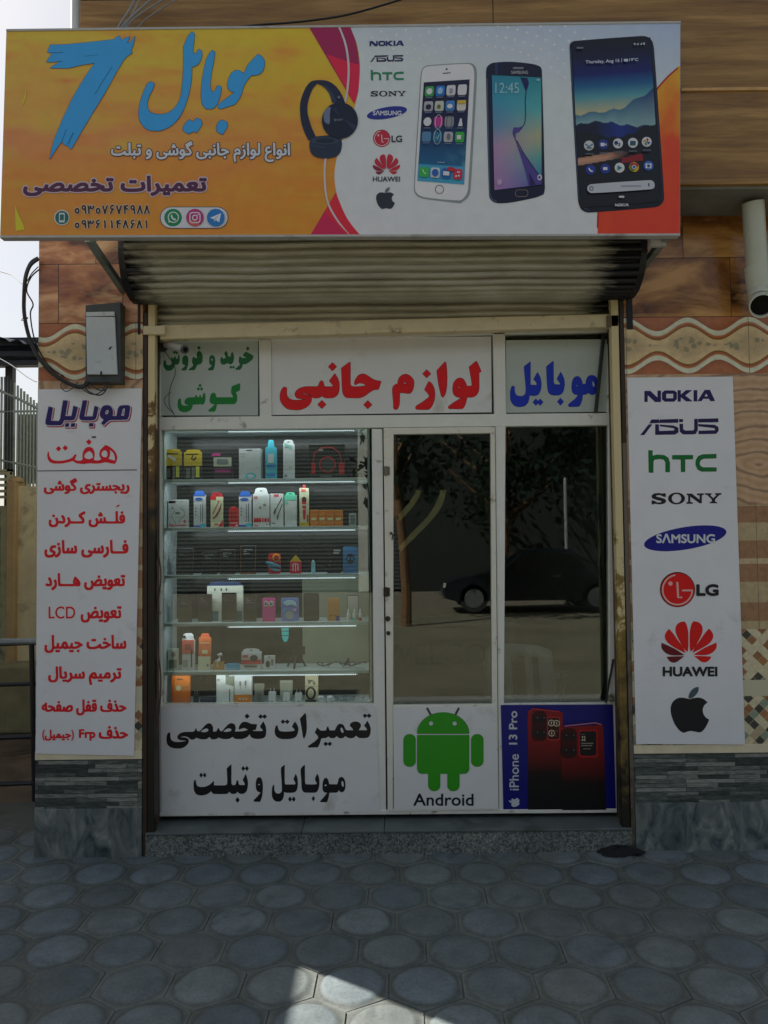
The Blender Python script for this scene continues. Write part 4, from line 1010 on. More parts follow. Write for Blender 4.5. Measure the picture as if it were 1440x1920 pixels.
ar = thing('arc_strips', 'two pale yellow curved strips just inside the upper left of the door glass', 'sticker', P(790, 1000, DY+.03))  # thin curved pale yellow pieces set just behind the door pane
A1 = TR(700, 780, 3, [[(240, 415), (268, 420), (252, 470), (205, 532), (148, 592), (138, 560), (190, 500), (225, 450)], [(380, 415), (412, 415), (388, 500), (332, 582), (255, 662), (155, 762), (140, 740), (222, 650), (302, 568), (352, 490)]])
for a_ in A1: printed('strip', [([a_], ph(120, 110, 74, 2.6))], DY+.034, ar)
M_SPOT = pm('rust_and_dark_oil', (0.05, 0.032, 0.02), 0.6, 0.4, 40)
M_HINGE = pm('dull_hinge_steel', (0.20, 0.18, 0.14), 0.5, 0.25, 30)
for py in (883, 1110):
    w = MB(); a = P(724, py+9, DY-.006); b2 = P(724, py-9, DY-.006); w.tube([a, b2], .008, 8); w.quadbox([(719, py+8), (731, py+8), (731, py-8), (719, py-8)], DY-.003, DY); w.build('hinge', M_HINGE if py < 1000 else M_SPOT, door)
for x, y, r in ((727, 1160, 5), (728, 1187, 4), (733, 1000, 2.5)):
    w = MB(); c = P(x, y, DY); w.lathe([(r/330, 0), (r/330, -.008), (r/500, -.012)], c, 10, 'y'); w.build('lock_knob', M_SPOT, door)
w = MB(); c0 = P(733, 998, DY-.004); w.tube([c0, P(737, 1003, DY-.03), P(735, 1012, DY-.02)], .004, 6); w.build('hook', M_SPOT, door)

# ------------------------------------------------------------------ lettered sheets behind the upper panes
M_SHEET = pm('white_vinyl_sheet', ph(134, 134, 131), 0.42, 0.05, 4, bmp=.25, bscale=5, dirt=(.62, .58, .50), dirt_amt=.12, dscale=5)
TY = FY+.016; TY2 = FY+.017
M_SHEET_T = pm('pane_dimmed_vinyl_sheet', ph(120, 127, 121, 2.9), 0.16, 0.07, 3, bmp=.15, bscale=4, dirt=(.42, .45, .42), dirt_amt=.2, dscale=3)  # white vinyl with the pane's dimming put into its grey-green colour
def sheet(name, label, px, Y, thick=.003, mt=None, cat='sign'):
    bl = px[0]; o = P((px[0][0]+px[1][0])/2, px[0][1], Y)
    t = thing(name, label, cat, o)
    w = MB(); w.quadbox(px, Y, Y+thick); w.build('sheet', mt or M_SHEET, t)
    return t
RED, DKRED = (0.88, .002, .004), rgb(110, 6, 30)
BLUE, GREEN, BLACK, NAVY = rgb(14, 52, 190), rgb(6, 132, 44), (0.006, 0.006, 0.007), rgb(38, 20, 100)
s = sheet('lettered_sign', 'white panel with large red lettering above the door, middle of the three upper panels', [(510, 778), (922, 773), (921, 631), (509, 634)], TY)
R1 = TR(520, 670, 7.2, [
 [(85, 405), (105, 402), (128, 420), (124, 470), (132, 525), (160, 558), (210, 577), (300, 578), (400, 568), (330, 560), (270, 550), (240, 515), (245, 470), (290, 425), (360, 400), (440, 395), (540, 397), (560, 370), (575, 330), (595, 316), (618, 330), (632, 385), (650, 398), (755, 395), (750, 375), (702, 320), (775, 220), (815, 285), (834, 350), (834, 430), (818, 495), (775, 535), (720, 548), (650, 546), (622, 535), (600, 518), (575, 540), (520, 549), (475, 540), (440, 505), (400, 490), (320, 488), (330, 502), (400, 505), (440, 515), (460, 550), (455, 600), (420, 650), (360, 690), (290, 708), (210, 706), (130, 690), (75, 640), (45, 590), (38, 530), (45, 470), (65, 425)],
 [(975, 65), (985, 75), (985, 360), (1000, 392), (1060, 398), (1130, 393), (1205, 380), (1170, 358), (1110, 345), (1055, 372), (1040, 355), (1050, 310), (1085, 255), (1130, 228), (1180, 228), (1240, 262), (1310, 305), (1400, 325), (1385, 375), (1365, 432), (1300, 440), (1240, 475), (1180, 520), (1110, 546), (1000, 546), (930, 540), (895, 505), (880, 450), (872, 300), (866, 145)],
 dia(745, 127, 55), dia(602, 637, 55), dia(1222, 640, 55)])
R2 = TR(720, 670, 7.2, [
 [(115, 430), (135, 380), (190, 355), (192, 310), (215, 265), (260, 235), (310, 230), (355, 255), (395, 300), (403, 350), (395, 420), (370, 470), (335, 488), (280, 480), (210, 475), (210, 560), (205, 640), (185, 695), (155, 706), (130, 690), (127, 600), (118, 500)],
 [(248, 350), (275, 332), (330, 365), (290, 360)],
 [(602, 328), (630, 340), (665, 390), (683, 450), (683, 540), (665, 620), (630, 680), (600, 702), (440, 702), (425, 685), (440, 655), (540, 590), (615, 530), (595, 490), (548, 435)],
 [(823, 60), (835, 72), (845, 150), (849, 270), (845, 400), (825, 500), (795, 540), (775, 520), (750, 420), (728, 300), (714, 180)],
 [(1245, 52), (1262, 75), (1290, 140), (1310, 185), (1305, 198), (1282, 200), (1282, 380), (1275, 460), (1240, 515), (1190, 537), (1120, 538), (1110, 590), (1085, 660), (1055, 692), (880, 692), (865, 675), (880, 655), (960, 600), (1050, 545), (1000, 538), (955, 515), (932, 470), (930, 400), (945, 340), (985, 292), (1030, 280), (1070, 295), (1100, 340), (1118, 388), (1160, 390), (1190, 380), (1180, 300), (1150, 130)],
 [(990, 405), (1012, 396), (1040, 405), (1030, 415), (1000, 414)], dia(577, 222, 54)])
def eo(loops, grow=0.0, nib='round', res=4.0): return ink_shape(loops, grow, nib, res)
printed('lettering', [(eo(R1+R2, .75), DKRED), (eo(R1+R2), RED)], TY, s)
s = sheet('lettered_sign', 'white panel with blue lettering behind the pane right of the red lettered panel', [(949, 774), (1139, 772), (1139, 636), (948, 638)], TY2, mt=M_SHEET_T)
B1 = TR(950, 670, 8, [
 [(358, 62), (358, 412), (440, 415), (455, 405), (440, 370), (402, 330), (463, 222), (500, 290), (520, 370), (518, 450), (495, 530), (450, 570), (400, 577), (345, 570), (338, 620), (320, 675), (275, 725), (215, 742), (150, 738), (95, 705), (62, 650), (52, 580), (55, 510), (75, 440), (98, 428), (120, 440), (122, 510), (140, 560), (180, 580), (230, 582), (270, 560), (285, 520), (285, 440), (272, 300), (258, 140)],
 dia(438, 672, 46, 52), dia(502, 672, 46, 52),
 [(697, 55), (705, 65), (705, 370), (722, 405), (800, 408), (805, 395), (752, 325), (810, 218), (850, 290), (870, 370), (865, 450), (845, 520), (805, 560), (740, 570), (665, 560), (625, 520), (610, 450), (600, 300), (594, 140)], dia(807, 665, 48, 56),
 [(1260, 268), (1310, 275), (1345, 305), (1360, 360), (1360, 440), (1345, 520), (1310, 555), (1270, 562), (1225, 530), (1190, 555), (1140, 562), (1135, 620), (1110, 700), (1080, 740), (940, 742), (920, 720), (950, 685), (1030, 620), (1075, 565), (1020, 555), (985, 520), (973, 460), (978, 390), (1000, 320), (1040, 288), (1085, 290), (1120, 330), (1140, 400), (1185, 400), (1192, 350), (1215, 295)],
 [(1030, 428), (1050, 415), (1072, 430), (1050, 435)], [(1285, 365), (1297, 355), (1318, 400), (1318, 440), (1300, 445), (1283, 405)]])
printed('lettering', [(eo(B1, .4), rgb(8, 20, 90)), (eo(B1), BLUE)], TY2, s)
w = MB(); w.bar(P(1117, 773, FY-.012), P(1132, 626, FY-.012), .022, .018); tag(w.build('dark_rod', pm('dark_metal_rod', (0.02, 0.03, 0.025), 0.45, 0.3, 20), origin=P(1117, 773, FY-.012), bevel=.003), 'dark slanting rod in front of the blue lettered panel', 'rod')
s = sheet('lettered_sign', 'white panel with green lettering in two lines, behind the pane under the small camera', [(300, 779), (484, 779), (484, 637), (299, 640)], TY2, mt=M_SHEET_T)
LG_ = ph(92, 130, 84, 3.0)
G1 = TR(300, 640, 8, [
 [(1205, 625), (1200, 735), (1140, 765), (1158, 820), (1158, 880), (1145, 915), (1110, 942), (855, 942), (850, 980), (835, 1030), (820, 1055), (735, 1055), (720, 1035), (750, 1010), (820, 950), (770, 935), (745, 900), (750, 840), (765, 790), (800, 768), (830, 780), (850, 840), (1095, 840), (1090, 815), (1065, 770), (1075, 675)],
 [(300, 852), (315, 870), (315, 920), (335, 955), (375, 965), (440, 960), (385, 945), (368, 915), (380, 870), (420, 845), (480, 838), (520, 840), (535, 805), (550, 800), (560, 840), (585, 835), (597, 800), (612, 805), (615, 835), (640, 840), (640, 800), (665, 765), (682, 820), (678, 890), (655, 945), (625, 950), (600, 935), (575, 950), (550, 945), (525, 950), (490, 950), (485, 990), (460, 1030), (410, 1058), (340, 1060), (290, 1035), (265, 980), (268, 900), (282, 865)],
 dia(600, 662, 26, 31), dia(576, 715, 27, 29), dia(624, 715, 27, 29)])
G2 = TR(300, 640, 8, [
 [(1290, 155), (1340, 180), (1400, 215), (1390, 265), (1340, 310), (1290, 340), (1240, 345), (1230, 390), (1200, 428), (1135, 428), (1130, 410), (1200, 350), (1180, 300), (1190, 225), (1215, 232), (1225, 250), (1300, 245), (1245, 220), (1250, 190)], dia(1317, 108, 27, 32),
 [(990, 140), (1010, 170), (1025, 230), (1060, 225), (1065, 185), (1085, 155), (1108, 210), (1105, 290), (1085, 335), (1050, 345), (1010, 330), (970, 350), (925, 345), (905, 300), (910, 240), (930, 235), (945, 260), (985, 250), (980, 220), (960, 185)], dia(1064, 388, 22, 27), dia(1103, 388, 22, 27),
 [(770, 203), (810, 215), (828, 270), (825, 350), (805, 420), (790, 435), (720, 435), (715, 420), (780, 365), (745, 340), (737, 290), (745, 230)], [(768, 262), (788, 258), (795, 285), (775, 292)],
 [(590, 140), (625, 175), (640, 230), (635, 300), (610, 340), (560, 352), (545, 380), (520, 430), (430, 436), (430, 420), (500, 365), (480, 300), (490, 240), (515, 225), (520, 250), (560, 250), (550, 215), (555, 165)], dia(583, 98, 27, 32),
 [(375, 207), (410, 220), (425, 270), (420, 350), (400, 420), (385, 436), (320, 436), (320, 420), (380, 365), (340, 345), (332, 290), (342, 235)],
 [(290, 200), (297, 260), (290, 320), (265, 350), (230, 350), (215, 360), (205, 400), (170, 436), (100, 440), (65, 400), (50, 350), (60, 290), (78, 275), (88, 300), (95, 345), (130, 360), (170, 345), (175, 300), (160, 250), (180, 235), (200, 260), (220, 225), (235, 225), (245, 265), (270, 250), (272, 205)],
 dia(215, 168, 22, 26), dia(252, 172, 22, 26), dia(233, 132, 22, 26)])
printed('lettering', [(eo(G1), GREEN)], TY2, s)
printed('lettering', [(eo(G2), rgb(20, 105, 48))], TY2, s)['label'] = 'smaller green lettering, upper line'

# ------------------------------------------------------------------ lower posters
PY_ = FY+.024
s = sheet('lettered_sign', 'wide white panel with two lines of black lettering under the display window', [(303, 1523), (713, 1521), (704, 1324), (301, 1326)], FY-.006, .004)
K1 = TR(300, 1330, 7.2, [
 [(1393, 160), (1420, 210), (1433, 270), (1430, 340), (1410, 380), (1360, 397), (1280, 397), (1230, 375), (1210, 335), (1180, 370), (1120, 398), (1060, 402), (1010, 395), (980, 372), (940, 395), (890, 402), (840, 398), (790, 380), (760, 400), (720, 406), (690, 398), (668, 372), (630, 400), (570, 405), (520, 395), (490, 382), (460, 405), (420, 408), (395, 392), (370, 372), (320, 366), (270, 375), (360, 385), (388, 410), (385, 450), (350, 495), (290, 525), (210, 528), (140, 510), (98, 470), (88, 410), (95, 345), (115, 312), (140, 315), (142, 380), (160, 420), (200, 438), (270, 440), (360, 425), (270, 415), (235, 395), (240, 355), (280, 320), (340, 305), (440, 302), (470, 285), (483, 245), (500, 290), (530, 300), (560, 270), (610, 215), (650, 188), (690, 195), (715, 240), (715, 300), (740, 300), (765, 290), (785, 243), (815, 295), (840, 295), (880, 245), (930, 198), (970, 186), (1010, 205), (1022, 250), (1010, 298), (1120, 296), (1190, 275), (1130, 252), (1075, 272), (1060, 265), (1075, 215), (1115, 170), (1170, 170), (1230, 195), (1313, 200), (1293, 275), (1250, 285), (1260, 292), (1375, 293), (1392, 285), (1348, 235)],
 [(548, 302), (580, 275), (625, 258), (655, 270), (650, 295), (600, 310)], [(853, 300), (890, 270), (930, 255), (965, 268), (958, 292), (905, 305)],
 dia(1175, 93, 36), dia(1358, 97, 33), dia(1412, 97, 33)])
K2 = TR(500, 1330, 7.2, [
 [(1360, 152), (1390, 210), (1405, 270), (1395, 340), (1370, 378), (1320, 388), (1250, 385), (1205, 355), (1170, 385), (1110, 388), (1060, 360), (1030, 388), (980, 388), (945, 362), (910, 388), (860, 385), (832, 365), (805, 385), (750, 390), (735, 400), (722, 450), (700, 495), (690, 515), (560, 516), (558, 495), (640, 440), (695, 390), (690, 360), (648, 315), (683, 243), (730, 285), (800, 285), (815, 240), (828, 226), (850, 285), (920, 285), (935, 250), (965, 205), (1000, 195), (1040, 215), (1060, 260), (1080, 283), (1170, 283), (1150, 250), (1122, 225), (1130, 190), (1180, 166), (1235, 170), (1272, 200), (1270, 235), (1240, 283), (1350, 283), (1352, 265), (1315, 222)],
 [(998, 255), (1012, 242), (1030, 270), (1040, 310), (1022, 320), (1000, 290)],
 dia(1327, 87, 32), dia(1382, 87, 32), dia(797, 466, 32), dia(853, 466, 32),
 [(523, 45), (535, 100), (541, 200), (538, 300), (520, 370), (505, 396), (492, 380), (475, 280), (462, 200), (447, 128)],
 [(380, 162), (410, 205), (428, 260), (420, 320), (395, 370), (340, 395), (265, 402), (190, 397), (135, 370), (110, 320), (112, 260), (125, 222), (148, 215), (155, 260), (180, 292), (250, 300), (340, 295), (378, 285), (370, 265), (340, 235)], dia(220, 167, 32), dia(278, 167, 32)])
K3 = TR(355, 1425, 9.6, [
 [(1013, 250), (1040, 320), (1055, 400), (1050, 490), (1030, 560), (985, 602), (930, 610), (890, 595), (870, 568), (840, 600), (790, 612), (745, 598), (722, 568), (695, 598), (660, 612), (450, 612), (415, 595), (390, 560), (340, 605), (280, 630), (200, 638), (130, 618), (88, 560), (77, 480), (80, 400), (98, 352), (115, 365), (125, 430), (150, 470), (210, 485), (290, 478), (370, 440), (415, 400), (437, 372), (445, 400), (440, 455), (640, 455), (680, 435), (683, 350), (673, 150), (758, 75), (758, 420), (775, 453), (825, 450), (840, 420), (850, 370), (868, 360), (880, 380), (890, 430), (910, 453), (995, 450), (998, 430), (960, 360)],
 dia(212, 272, 32, 48), dia(276, 272, 32, 48), dia(970, 153, 34, 48), dia(1036, 153, 34, 48), dia(868, 720, 40, 52),
 [(1255, 305), (1295, 330), (1318, 400), (1325, 500), (1315, 620), (1300, 690), (1275, 752), (1170, 753), (1155, 725), (1210, 670), (1285, 585), (1235, 570), (1205, 530), (1195, 460), (1200, 390), (1220, 330)], [(1235, 440), (1250, 428), (1275, 440), (1265, 452), (1245, 455)]])
K4 = TR(500, 1425, 9.6, [
 [(325, 82), (325, 400), (335, 440), (510, 440), (518, 415), (480, 345), (525, 245), (550, 310), (562, 390), (558, 470), (540, 545), (500, 582), (440, 590), (340, 588), (312, 570), (310, 640), (285, 710), (245, 745), (180, 748), (130, 720), (98, 660), (92, 580), (100, 490), (122, 440), (135, 460), (138, 540), (165, 590), (210, 605), (250, 590), (272, 550), (270, 400), (258, 150)], dia(420, 705, 34, 52), dia(487, 705, 34, 52),
 [(688, 82), (690, 400), (705, 438), (880, 438), (905, 420), (870, 340), (912, 245), (940, 310), (950, 390), (945, 470), (920, 550), (880, 585), (820, 588), (690, 585), (650, 560), (630, 500), (622, 350), (615, 160)], dia(840, 695, 32, 50),
 [(1345, 300), (1390, 330), (1415, 400), (1418, 480), (1400, 550), (1360, 585), (1320, 570), (1298, 540), (1280, 580), (1240, 588), (1125, 588), (1122, 640), (1105, 710), (1085, 760), (970, 760), (960, 740), (1010, 690), (1090, 590), (1040, 580), (1010, 540), (1005, 460), (1015, 380), (1045, 325), (1070, 320), (1100, 345), (1118, 400), (1125, 438), (1270, 436), (1282, 400), (1300, 330)],
 [(1040, 455), (1055, 435), (1085, 455), (1075, 470), (1050, 468)], [(1345, 395), (1355, 375), (1375, 385), (1390, 440), (1380, 480), (1365, 480), (1350, 450)]])
printed('lettering', [(eo(K1+K2), BLACK)], FY-.006, s); printed('lettering', [(eo(K3+K4), BLACK)], FY-.006, s)
# door sheet with the green robot emblem
EY = DY-.002
s = sheet('door_poster', 'white sheet with a green robot emblem on the lower part of the door', [(739, 1518), (934, 1516), (930, 1324), (737, 1326)], EY, .002)
AG, AGD = rgb(46, 160, 14), rgb(20, 78, 10)
def T5(l, sm=False): return TR(720, 1300, 3.13, l, sm)
head = [(195, 237)]+[(347+153*math.cos(a), 237-125*math.sin(a)) for a in [math.pi*(1-k/24) for k in range(1, 24)]]+[(500, 237)]
bodyl = [(195, 245), (500, 245), (500, 440)]+[(500-32+32*math.cos(a), 440+32*math.sin(a)) for a in [math.pi/2*k/6 for k in range(1, 7)]]+[(227, 472)]+[(227-32*math.sin(a), 440+32*math.cos(a)) for a in [math.pi/2*k/6 for k in range(1, 7)]]
legs = [rrect(260, 440, 330, 573, 33), rrect(372, 440, 442, 573, 33)]
arms = [rrect(115, 240, 186, 430, 34), rrect(512, 240, 583, 430, 34)]
ants = [stroke([(252, 85), (275, 128)], 13), stroke([(440, 85), (418, 128)], 13)]
robot = T5([head, bodyl]+arms+legs)
printed('robot_emblem', [(T5(ants), rgb(60, 75, 50)), (ink_shape(robot, .45), AGD), (ink_shape(robot), AG), (T5([ell(276, 177, 12), ell(415, 177, 12)]), (.7, .7, .7))], EY, s)
printed('lettering', [(text('Android', (775, 1488, 888, 1511), .55), rgb(16, 18, 44))], EY, s)
# blue phone poster
QY = FY-.004
s = sheet('phone_poster', 'blue poster of two red telephones under the right hand window', [(944, 1520), (1155, 1518), (1149, 1321), (939, 1322)], QY, .003, pm('blue_poster_print', rgb(8, 10, 118), 0.4, 0.12, 3))
PB = T5([[(845, 685), (845, 130), (850, 105), (872, 86), (1030, 105), (1048, 130), (1050, 190), (1240, 170), (1275, 182), (1287, 205), (1302, 685)]])[0]
def redfade(u, v): return grad([(0, rgb(150, 14, 20)), (.25, rgb(140, 10, 14)), (.5, rgb(90, 5, 8)), (.62, rgb(25, 2, 3)), (.72, (.004, .003, .003)), (1, (.003, .003, .003))], v)
def Q5(l): return [(720+x/3.13, 1300+y/3.13) for x, y in l]
q1 = Q5([(845, 100), (1050, 110), (1050, 686), (845, 688)])
printed('phone_picture', [(T5([[(843, 140), (852, 104), (874, 84), (1030, 103), (1050, 130), (1050, 200), (843, 200)]], False), rgb(120, 14, 22))], QY, s)
picture('phone_picture', q1, 6, 24, redfade, QY, s, .0018)
picture('phone_picture', Q5([(1035, 200), (1286, 184), (1304, 684), (1046, 686)]), 6, 24, lambda u, v: redfade(u, v*.9+.02), QY, s, .0024)
lens = lambda cx, cy, r: [(T5([ell(cx, cy, r)]), (.02, .006, .008)), (T5([ell(cx, cy, r*.55)]), (.006, .006, .01)), (T5([ell(cx+r*.35, cy-r*.3, r*.18)]), (.2, .12, .14))]
sh_ = [(T5([rrect(868, 105, 955, 280, 30)]), rgb(60, 6, 10)), (T5([rrect(957, 137, 1034, 276, 16)]), rgb(190, 60, 50)), (T5([rrect(962, 143, 1029, 270, 12)]), rgb(70, 8, 10)),
       (T5([rrect(1036, 205, 1132, 382, 34)]), rgb(66, 6, 10)), (T5([rrect(1142, 213, 1255, 376, 18)]), rgb(190, 20, 30)), (T5([rrect(1150, 222, 1246, 366, 12)]), (.008, .006, .007))]
for cx, cy in ((893, 150), (932, 150), (893, 235), (932, 235), (1062, 252), (1106, 252), (1062, 340), (1106, 340)): sh_ += lens(cx, cy, 22)
CRM = rgb(220, 205, 175)
for cx, cy in ((982, 174), (1013, 176), (984, 234)): sh_ += [(ink_shape(T5([stroke(arc(cx, cy, 17, 0, 360, 24), 5)])), CRM), (T5([rect(cx-3, cy-8, cx+3, cy+8)]), CRM)]
sh_ += [(T5([stroke(arc(1013, 235, 16, 90, 300, 14), 4)]), rgb(150, 70, 60)), (text('22', (1090, 1380, 1098, 1389), .3), CRM), (T5([rect(1158, 240, 1178, 243), rect(1158, 290, 1228, 297), rect(1158, 304, 1222, 310), rect(1168, 324, 1212, 328)]), rgb(150, 140, 130)), (T5([stroke([(1060, 192), (1240, 173), (1276, 184)], 7)]), rgb(200, 120, 140)), (T5([stroke([(850, 112), (872, 90), (1030, 108)], 6)]), rgb(190, 60, 70))]
printed('camera_picture', sh_, QY, s, .0032, .0003)
def vertical(sx, box, grow=.4):
    x0, y0, x1, y1 = box; l = fit(text_loops(sx), (0, 0, y1-y0-2*grow, x1-x0-2*grow))
    return ink_shape([[(x0+grow+y, y1-grow-x) for x, y in q] for q in l], grow, res=4)
WHT = (.62, .62, .66)
APPLE = TR(1225, 1160, 8.35, [[(572, 1258), (620, 1245), (700, 1235), (780, 1255), (850, 1310), (800, 1355), (775, 1420), (785, 1490), (820, 1545), (875, 1580), (840, 1660), (790, 1740), (730, 1780), (660, 1770), (590, 1758), (530, 1770), (470, 1785), (400, 1740), (330, 1640), (285, 1520), (270, 1420), (285, 1340), (330, 1275), (400, 1240), (470, 1238)], [(552, 1248), (555, 1200), (590, 1130), (650, 1080), (710, 1068), (705, 1130), (660, 1200), (600, 1245)]])
def rot_ccw(loops): return [[(y, -x) for x, y in l] for l in loops]
printed('lettering', [(vertical('13 Pro', (954, 1333, 970, 1396), .5), WHT), (vertical('iPhone', (955, 1414, 973, 1482), .3), WHT), (fit(rot_ccw(APPLE), (954, 1496, 974, 1513)), WHT)], QY, s)
# ================================================================== emblem outlines (read off the right hand board)
def LGt(l, sm=False): return TR(1160, 690, 5.143, l, sm)
def LGb(l, sm=False): return TR(1160, 1050, 5.143, l, sm)
E_NOKIA = LGt([[(247, 220), (305, 220), (375, 285), (375, 218), (408, 218), (408, 328), (350, 328), (280, 262), (280, 328), (247, 328)],
 [(445, 216), (535, 216), (562, 235), (562, 300), (535, 325), (445, 325), (418, 303), (418, 238)], [(458, 248), (527, 248), (527, 292), (458, 292)],
 [(568, 213), (600, 213), (600, 255), (650, 213), (710, 213), (640, 265), (715, 322), (650, 322), (600, 282), (600, 325), (568, 325)], [(722, 213), (758, 213), (758, 322), (722, 322)],
 [(830, 210), (880, 210), (930, 318), (885, 320), (870, 296), (815, 296), (800, 320), (760, 320)], [(845, 245), (828, 275), (862, 275)]])
E_ASUS = LGt([[(207, 648), (290, 543), (325, 543), (248, 645)], [(315, 497), (390, 495), (395, 530), (295, 535)], [(395, 497), (575, 490), (575, 528), (395, 530)],
 [(395, 545), (530, 555), (575, 575), (578, 620), (545, 642), (352, 645), (352, 543), (388, 543), (390, 607), (530, 603), (540, 590), (530, 580), (395, 562)],
 [(582, 492), (622, 492), (622, 520), (582, 523)], [(585, 537), (622, 537), (622, 590), (640, 603), (720, 602), (728, 590), (728, 490), (763, 490), (763, 600), (745, 635), (715, 640), (620, 640), (590, 615)],
 [(767, 490), (962, 485), (962, 523), (767, 525)], [(767, 540), (930, 548), (962, 570), (965, 605), (940, 635), (770, 638), (770, 605), (925, 600), (930, 588), (920, 580), (767, 562)]])
E_HTC = LGt([[(285, 793), (328, 793), (328, 845), (370, 835), (440, 840), (480, 865), (495, 910), (495, 1005), (450, 1005), (450, 910), (435, 885), (400, 878), (345, 885), (335, 905), (335, 1010), (290, 1010)],
 [(515, 840), (718, 838), (718, 880), (642, 882), (642, 1002), (600, 1003), (598, 882), (515, 882)],
 [(943, 828), (943, 872), (820, 875), (790, 890), (780, 920), (790, 945), (815, 958), (945, 958), (945, 998), (800, 1000), (760, 980), (740, 935), (742, 890), (765, 850), (810, 832)]])
E_SONY = LGt([[(455, 1207), (455, 1245), (430, 1240), (400, 1225), (365, 1228), (362, 1240), (400, 1248), (445, 1262), (460, 1285), (440, 1308), (390, 1316), (350, 1308), (340, 1315), (317, 1315), (317, 1275), (345, 1280), (375, 1298), (410, 1295), (410, 1282), (365, 1272), (325, 1258), (315, 1232), (340, 1210), (390, 1205), (425, 1212), (435, 1207)],
 ell(558, 1258, 82, 57), ell(558, 1258, 46, 43),
 [(655, 1210), (705, 1210), (780, 1270), (780, 1228), (755, 1225), (755, 1210), (820, 1208), (820, 1225), (803, 1228), (803, 1305), (780, 1305), (690, 1240), (690, 1292), (715, 1295), (715, 1310), (652, 1310), (652, 1295), (670, 1292), (670, 1228), (655, 1225)],
 [(830, 1207), (895, 1207), (895, 1222), (882, 1225), (912, 1255), (945, 1225), (930, 1222), (930, 1207), (992, 1206), (992, 1220), (970, 1225), (930, 1268), (930, 1290), (950, 1292), (950, 1305), (878, 1305), (878, 1292), (898, 1290), (898, 1268), (855, 1225), (830, 1220)]])
E_OVAL = LGt([ell(642, 1642, 402, 108, 60, math.radians(-9.4))])
def mir(l): return [(1118-x, y-4) for x, y in l][::-1]
_pet = [[(490, 42), (520, 90), (545, 200), (550, 330), (548, 450), (535, 522), (480, 470), (420, 370), (365, 260), (345, 180), (360, 110), (410, 60)],
 [(245, 158), (310, 230), (390, 345), (460, 440), (508, 540), (420, 500), (310, 440), (220, 370), (180, 290), (195, 220)],
 [(130, 378), (230, 420), (350, 480), (490, 570), (400, 575), (280, 572), (200, 540), (140, 480), (125, 430)],
 [(208, 598), (300, 592), (485, 588), (430, 630), (370, 675), (310, 688), (250, 660)]]
E_PETAL_D = TR(1225, 1160, 8.35, _pet[2:]); E_PETAL = TR(1225, 1160, 8.35, _pet[:2]+[mir(q) for q in _pet])
def emblems(put, cols, k=1.0, only=None):
    """list of printed shapes for the column of company emblems; put maps outlines of the board into place"""
    sh = []
    sh.append((put('a', E_NOKIA), cols['navy'])); sh.append((put('b', E_ASUS), cols['navy2'])); sh.append((put('c', E_HTC), cols['green']))
    sh.append((put('d', E_SONY), cols['black'])); sh.append((put('e', E_OVAL), cols['blue']))
    sh.append((put('e', text('SΛMSUNG', (1160+362/5.143, 690+1597/5.143, 1160+930/5.143, 690+1690/5.143), .75, res=6)), cols['white']))
    C = LGb([ell(567, 285, 170, 170, 48)]); sh.append((put('f', C), cols['redrim'])); sh.append((put('f', LGb([ell(570, 287, 160, 160, 48)])), cols['red']))
    face = LGb([ell(500, 227, 21), stroke([(565, 212), (574, 362), (612, 360)], 20), stroke([(610, 293), (712, 293)], 17), stroke(arc(567, 287, 143, 2, 262, 40), 15)])
    sh.append((put('f', ink_shape(orient(face), res=6)), cols['pink']))
    x0, y0 = 1160+748/5.143, 1050+232/5.143; x1, y1 = 1160+965/5.143, 1050+348/5.143
    sh.append((put('f2', text('LG', (x0, y0, x1, y1), 1.5*k, res=6)), cols['black']))
    sh.append((put('g', E_PETAL), cols['red'])); sh.append((put('g', E_PETAL_D), cols['redrim']))
    sh.append((put('g2', text('HUAWEI', (1225+145/8.35, 1160+750/8.35, 1225+1005/8.35, 1160+908/8.35), 1.15*k, res=6)), cols['black']))
    sh.append((put('h', APPLE[:1]), cols['apple'])); sh.append((put('h', APPLE[1:]), cols['leaf']))
    return sh

# ================================================================== boards on the pillars
BY = -0.010
M_BOARD = pm('white_board_vinyl', ph(134, 137, 143, 3.6), 0.40, 0.05, 3, bmp=.3, bscale=4, dirt=(.60, .60, .58), dirt_amt=.10, dscale=4)
bd = sheet('lettered_board', 'narrow white board of ten red text lines on the left pillar, blue heading on top', [(67, 1413), (251, 1417), (266, 728), (71, 730)], BY, .006, M_BOARD)
w = MB(); w.quadbox([(70, 752), (257, 752), (266, 728), (71, 730)], BY-.0004, BY); 
HD = TR(70, 740, 7.579, [
 [(960, 148), (1010, 148), (1050, 175), (1070, 225), (1068, 300), (1120, 300), (1140, 200), (1165, 160), (1210, 148), (1290, 148), (1315, 165), (1310, 230), (1295, 310), (1275, 350), (1230, 355), (1030, 360), (990, 385), (940, 432), (900, 405), (930, 365), (935, 350), (900, 320), (882, 270), (900, 200), (930, 160)],
 [(958, 260), (975, 225), (1000, 212), (1008, 240), (995, 270), (970, 278)], [(1187, 295), (1210, 200), (1240, 190), (1228, 295)],
 [(640, 78), (705, 78), (665, 305), (780, 305), (808, 155), (865, 175), (840, 300), (825, 340), (785, 362), (630, 362), (595, 340), (592, 300), (620, 180)], [(732, 400), (795, 400), (790, 452), (728, 452)],
 [(362, 78), (430, 80), (395, 300), (480, 300), (508, 155), (572, 175), (545, 300), (525, 345), (490, 362), (375, 362), (360, 400), (330, 430), (140, 430), (112, 410), (112, 370), (155, 165), (218, 180), (190, 365), (300, 372), (318, 340), (340, 200)],
 [(395, 402), (450, 402), (442, 455), (387, 455)], [(478, 402), (535, 402), (527, 455), (468, 455)]])
HD = [[(x+.6, y+.4) for x, y in l] for l in HD]
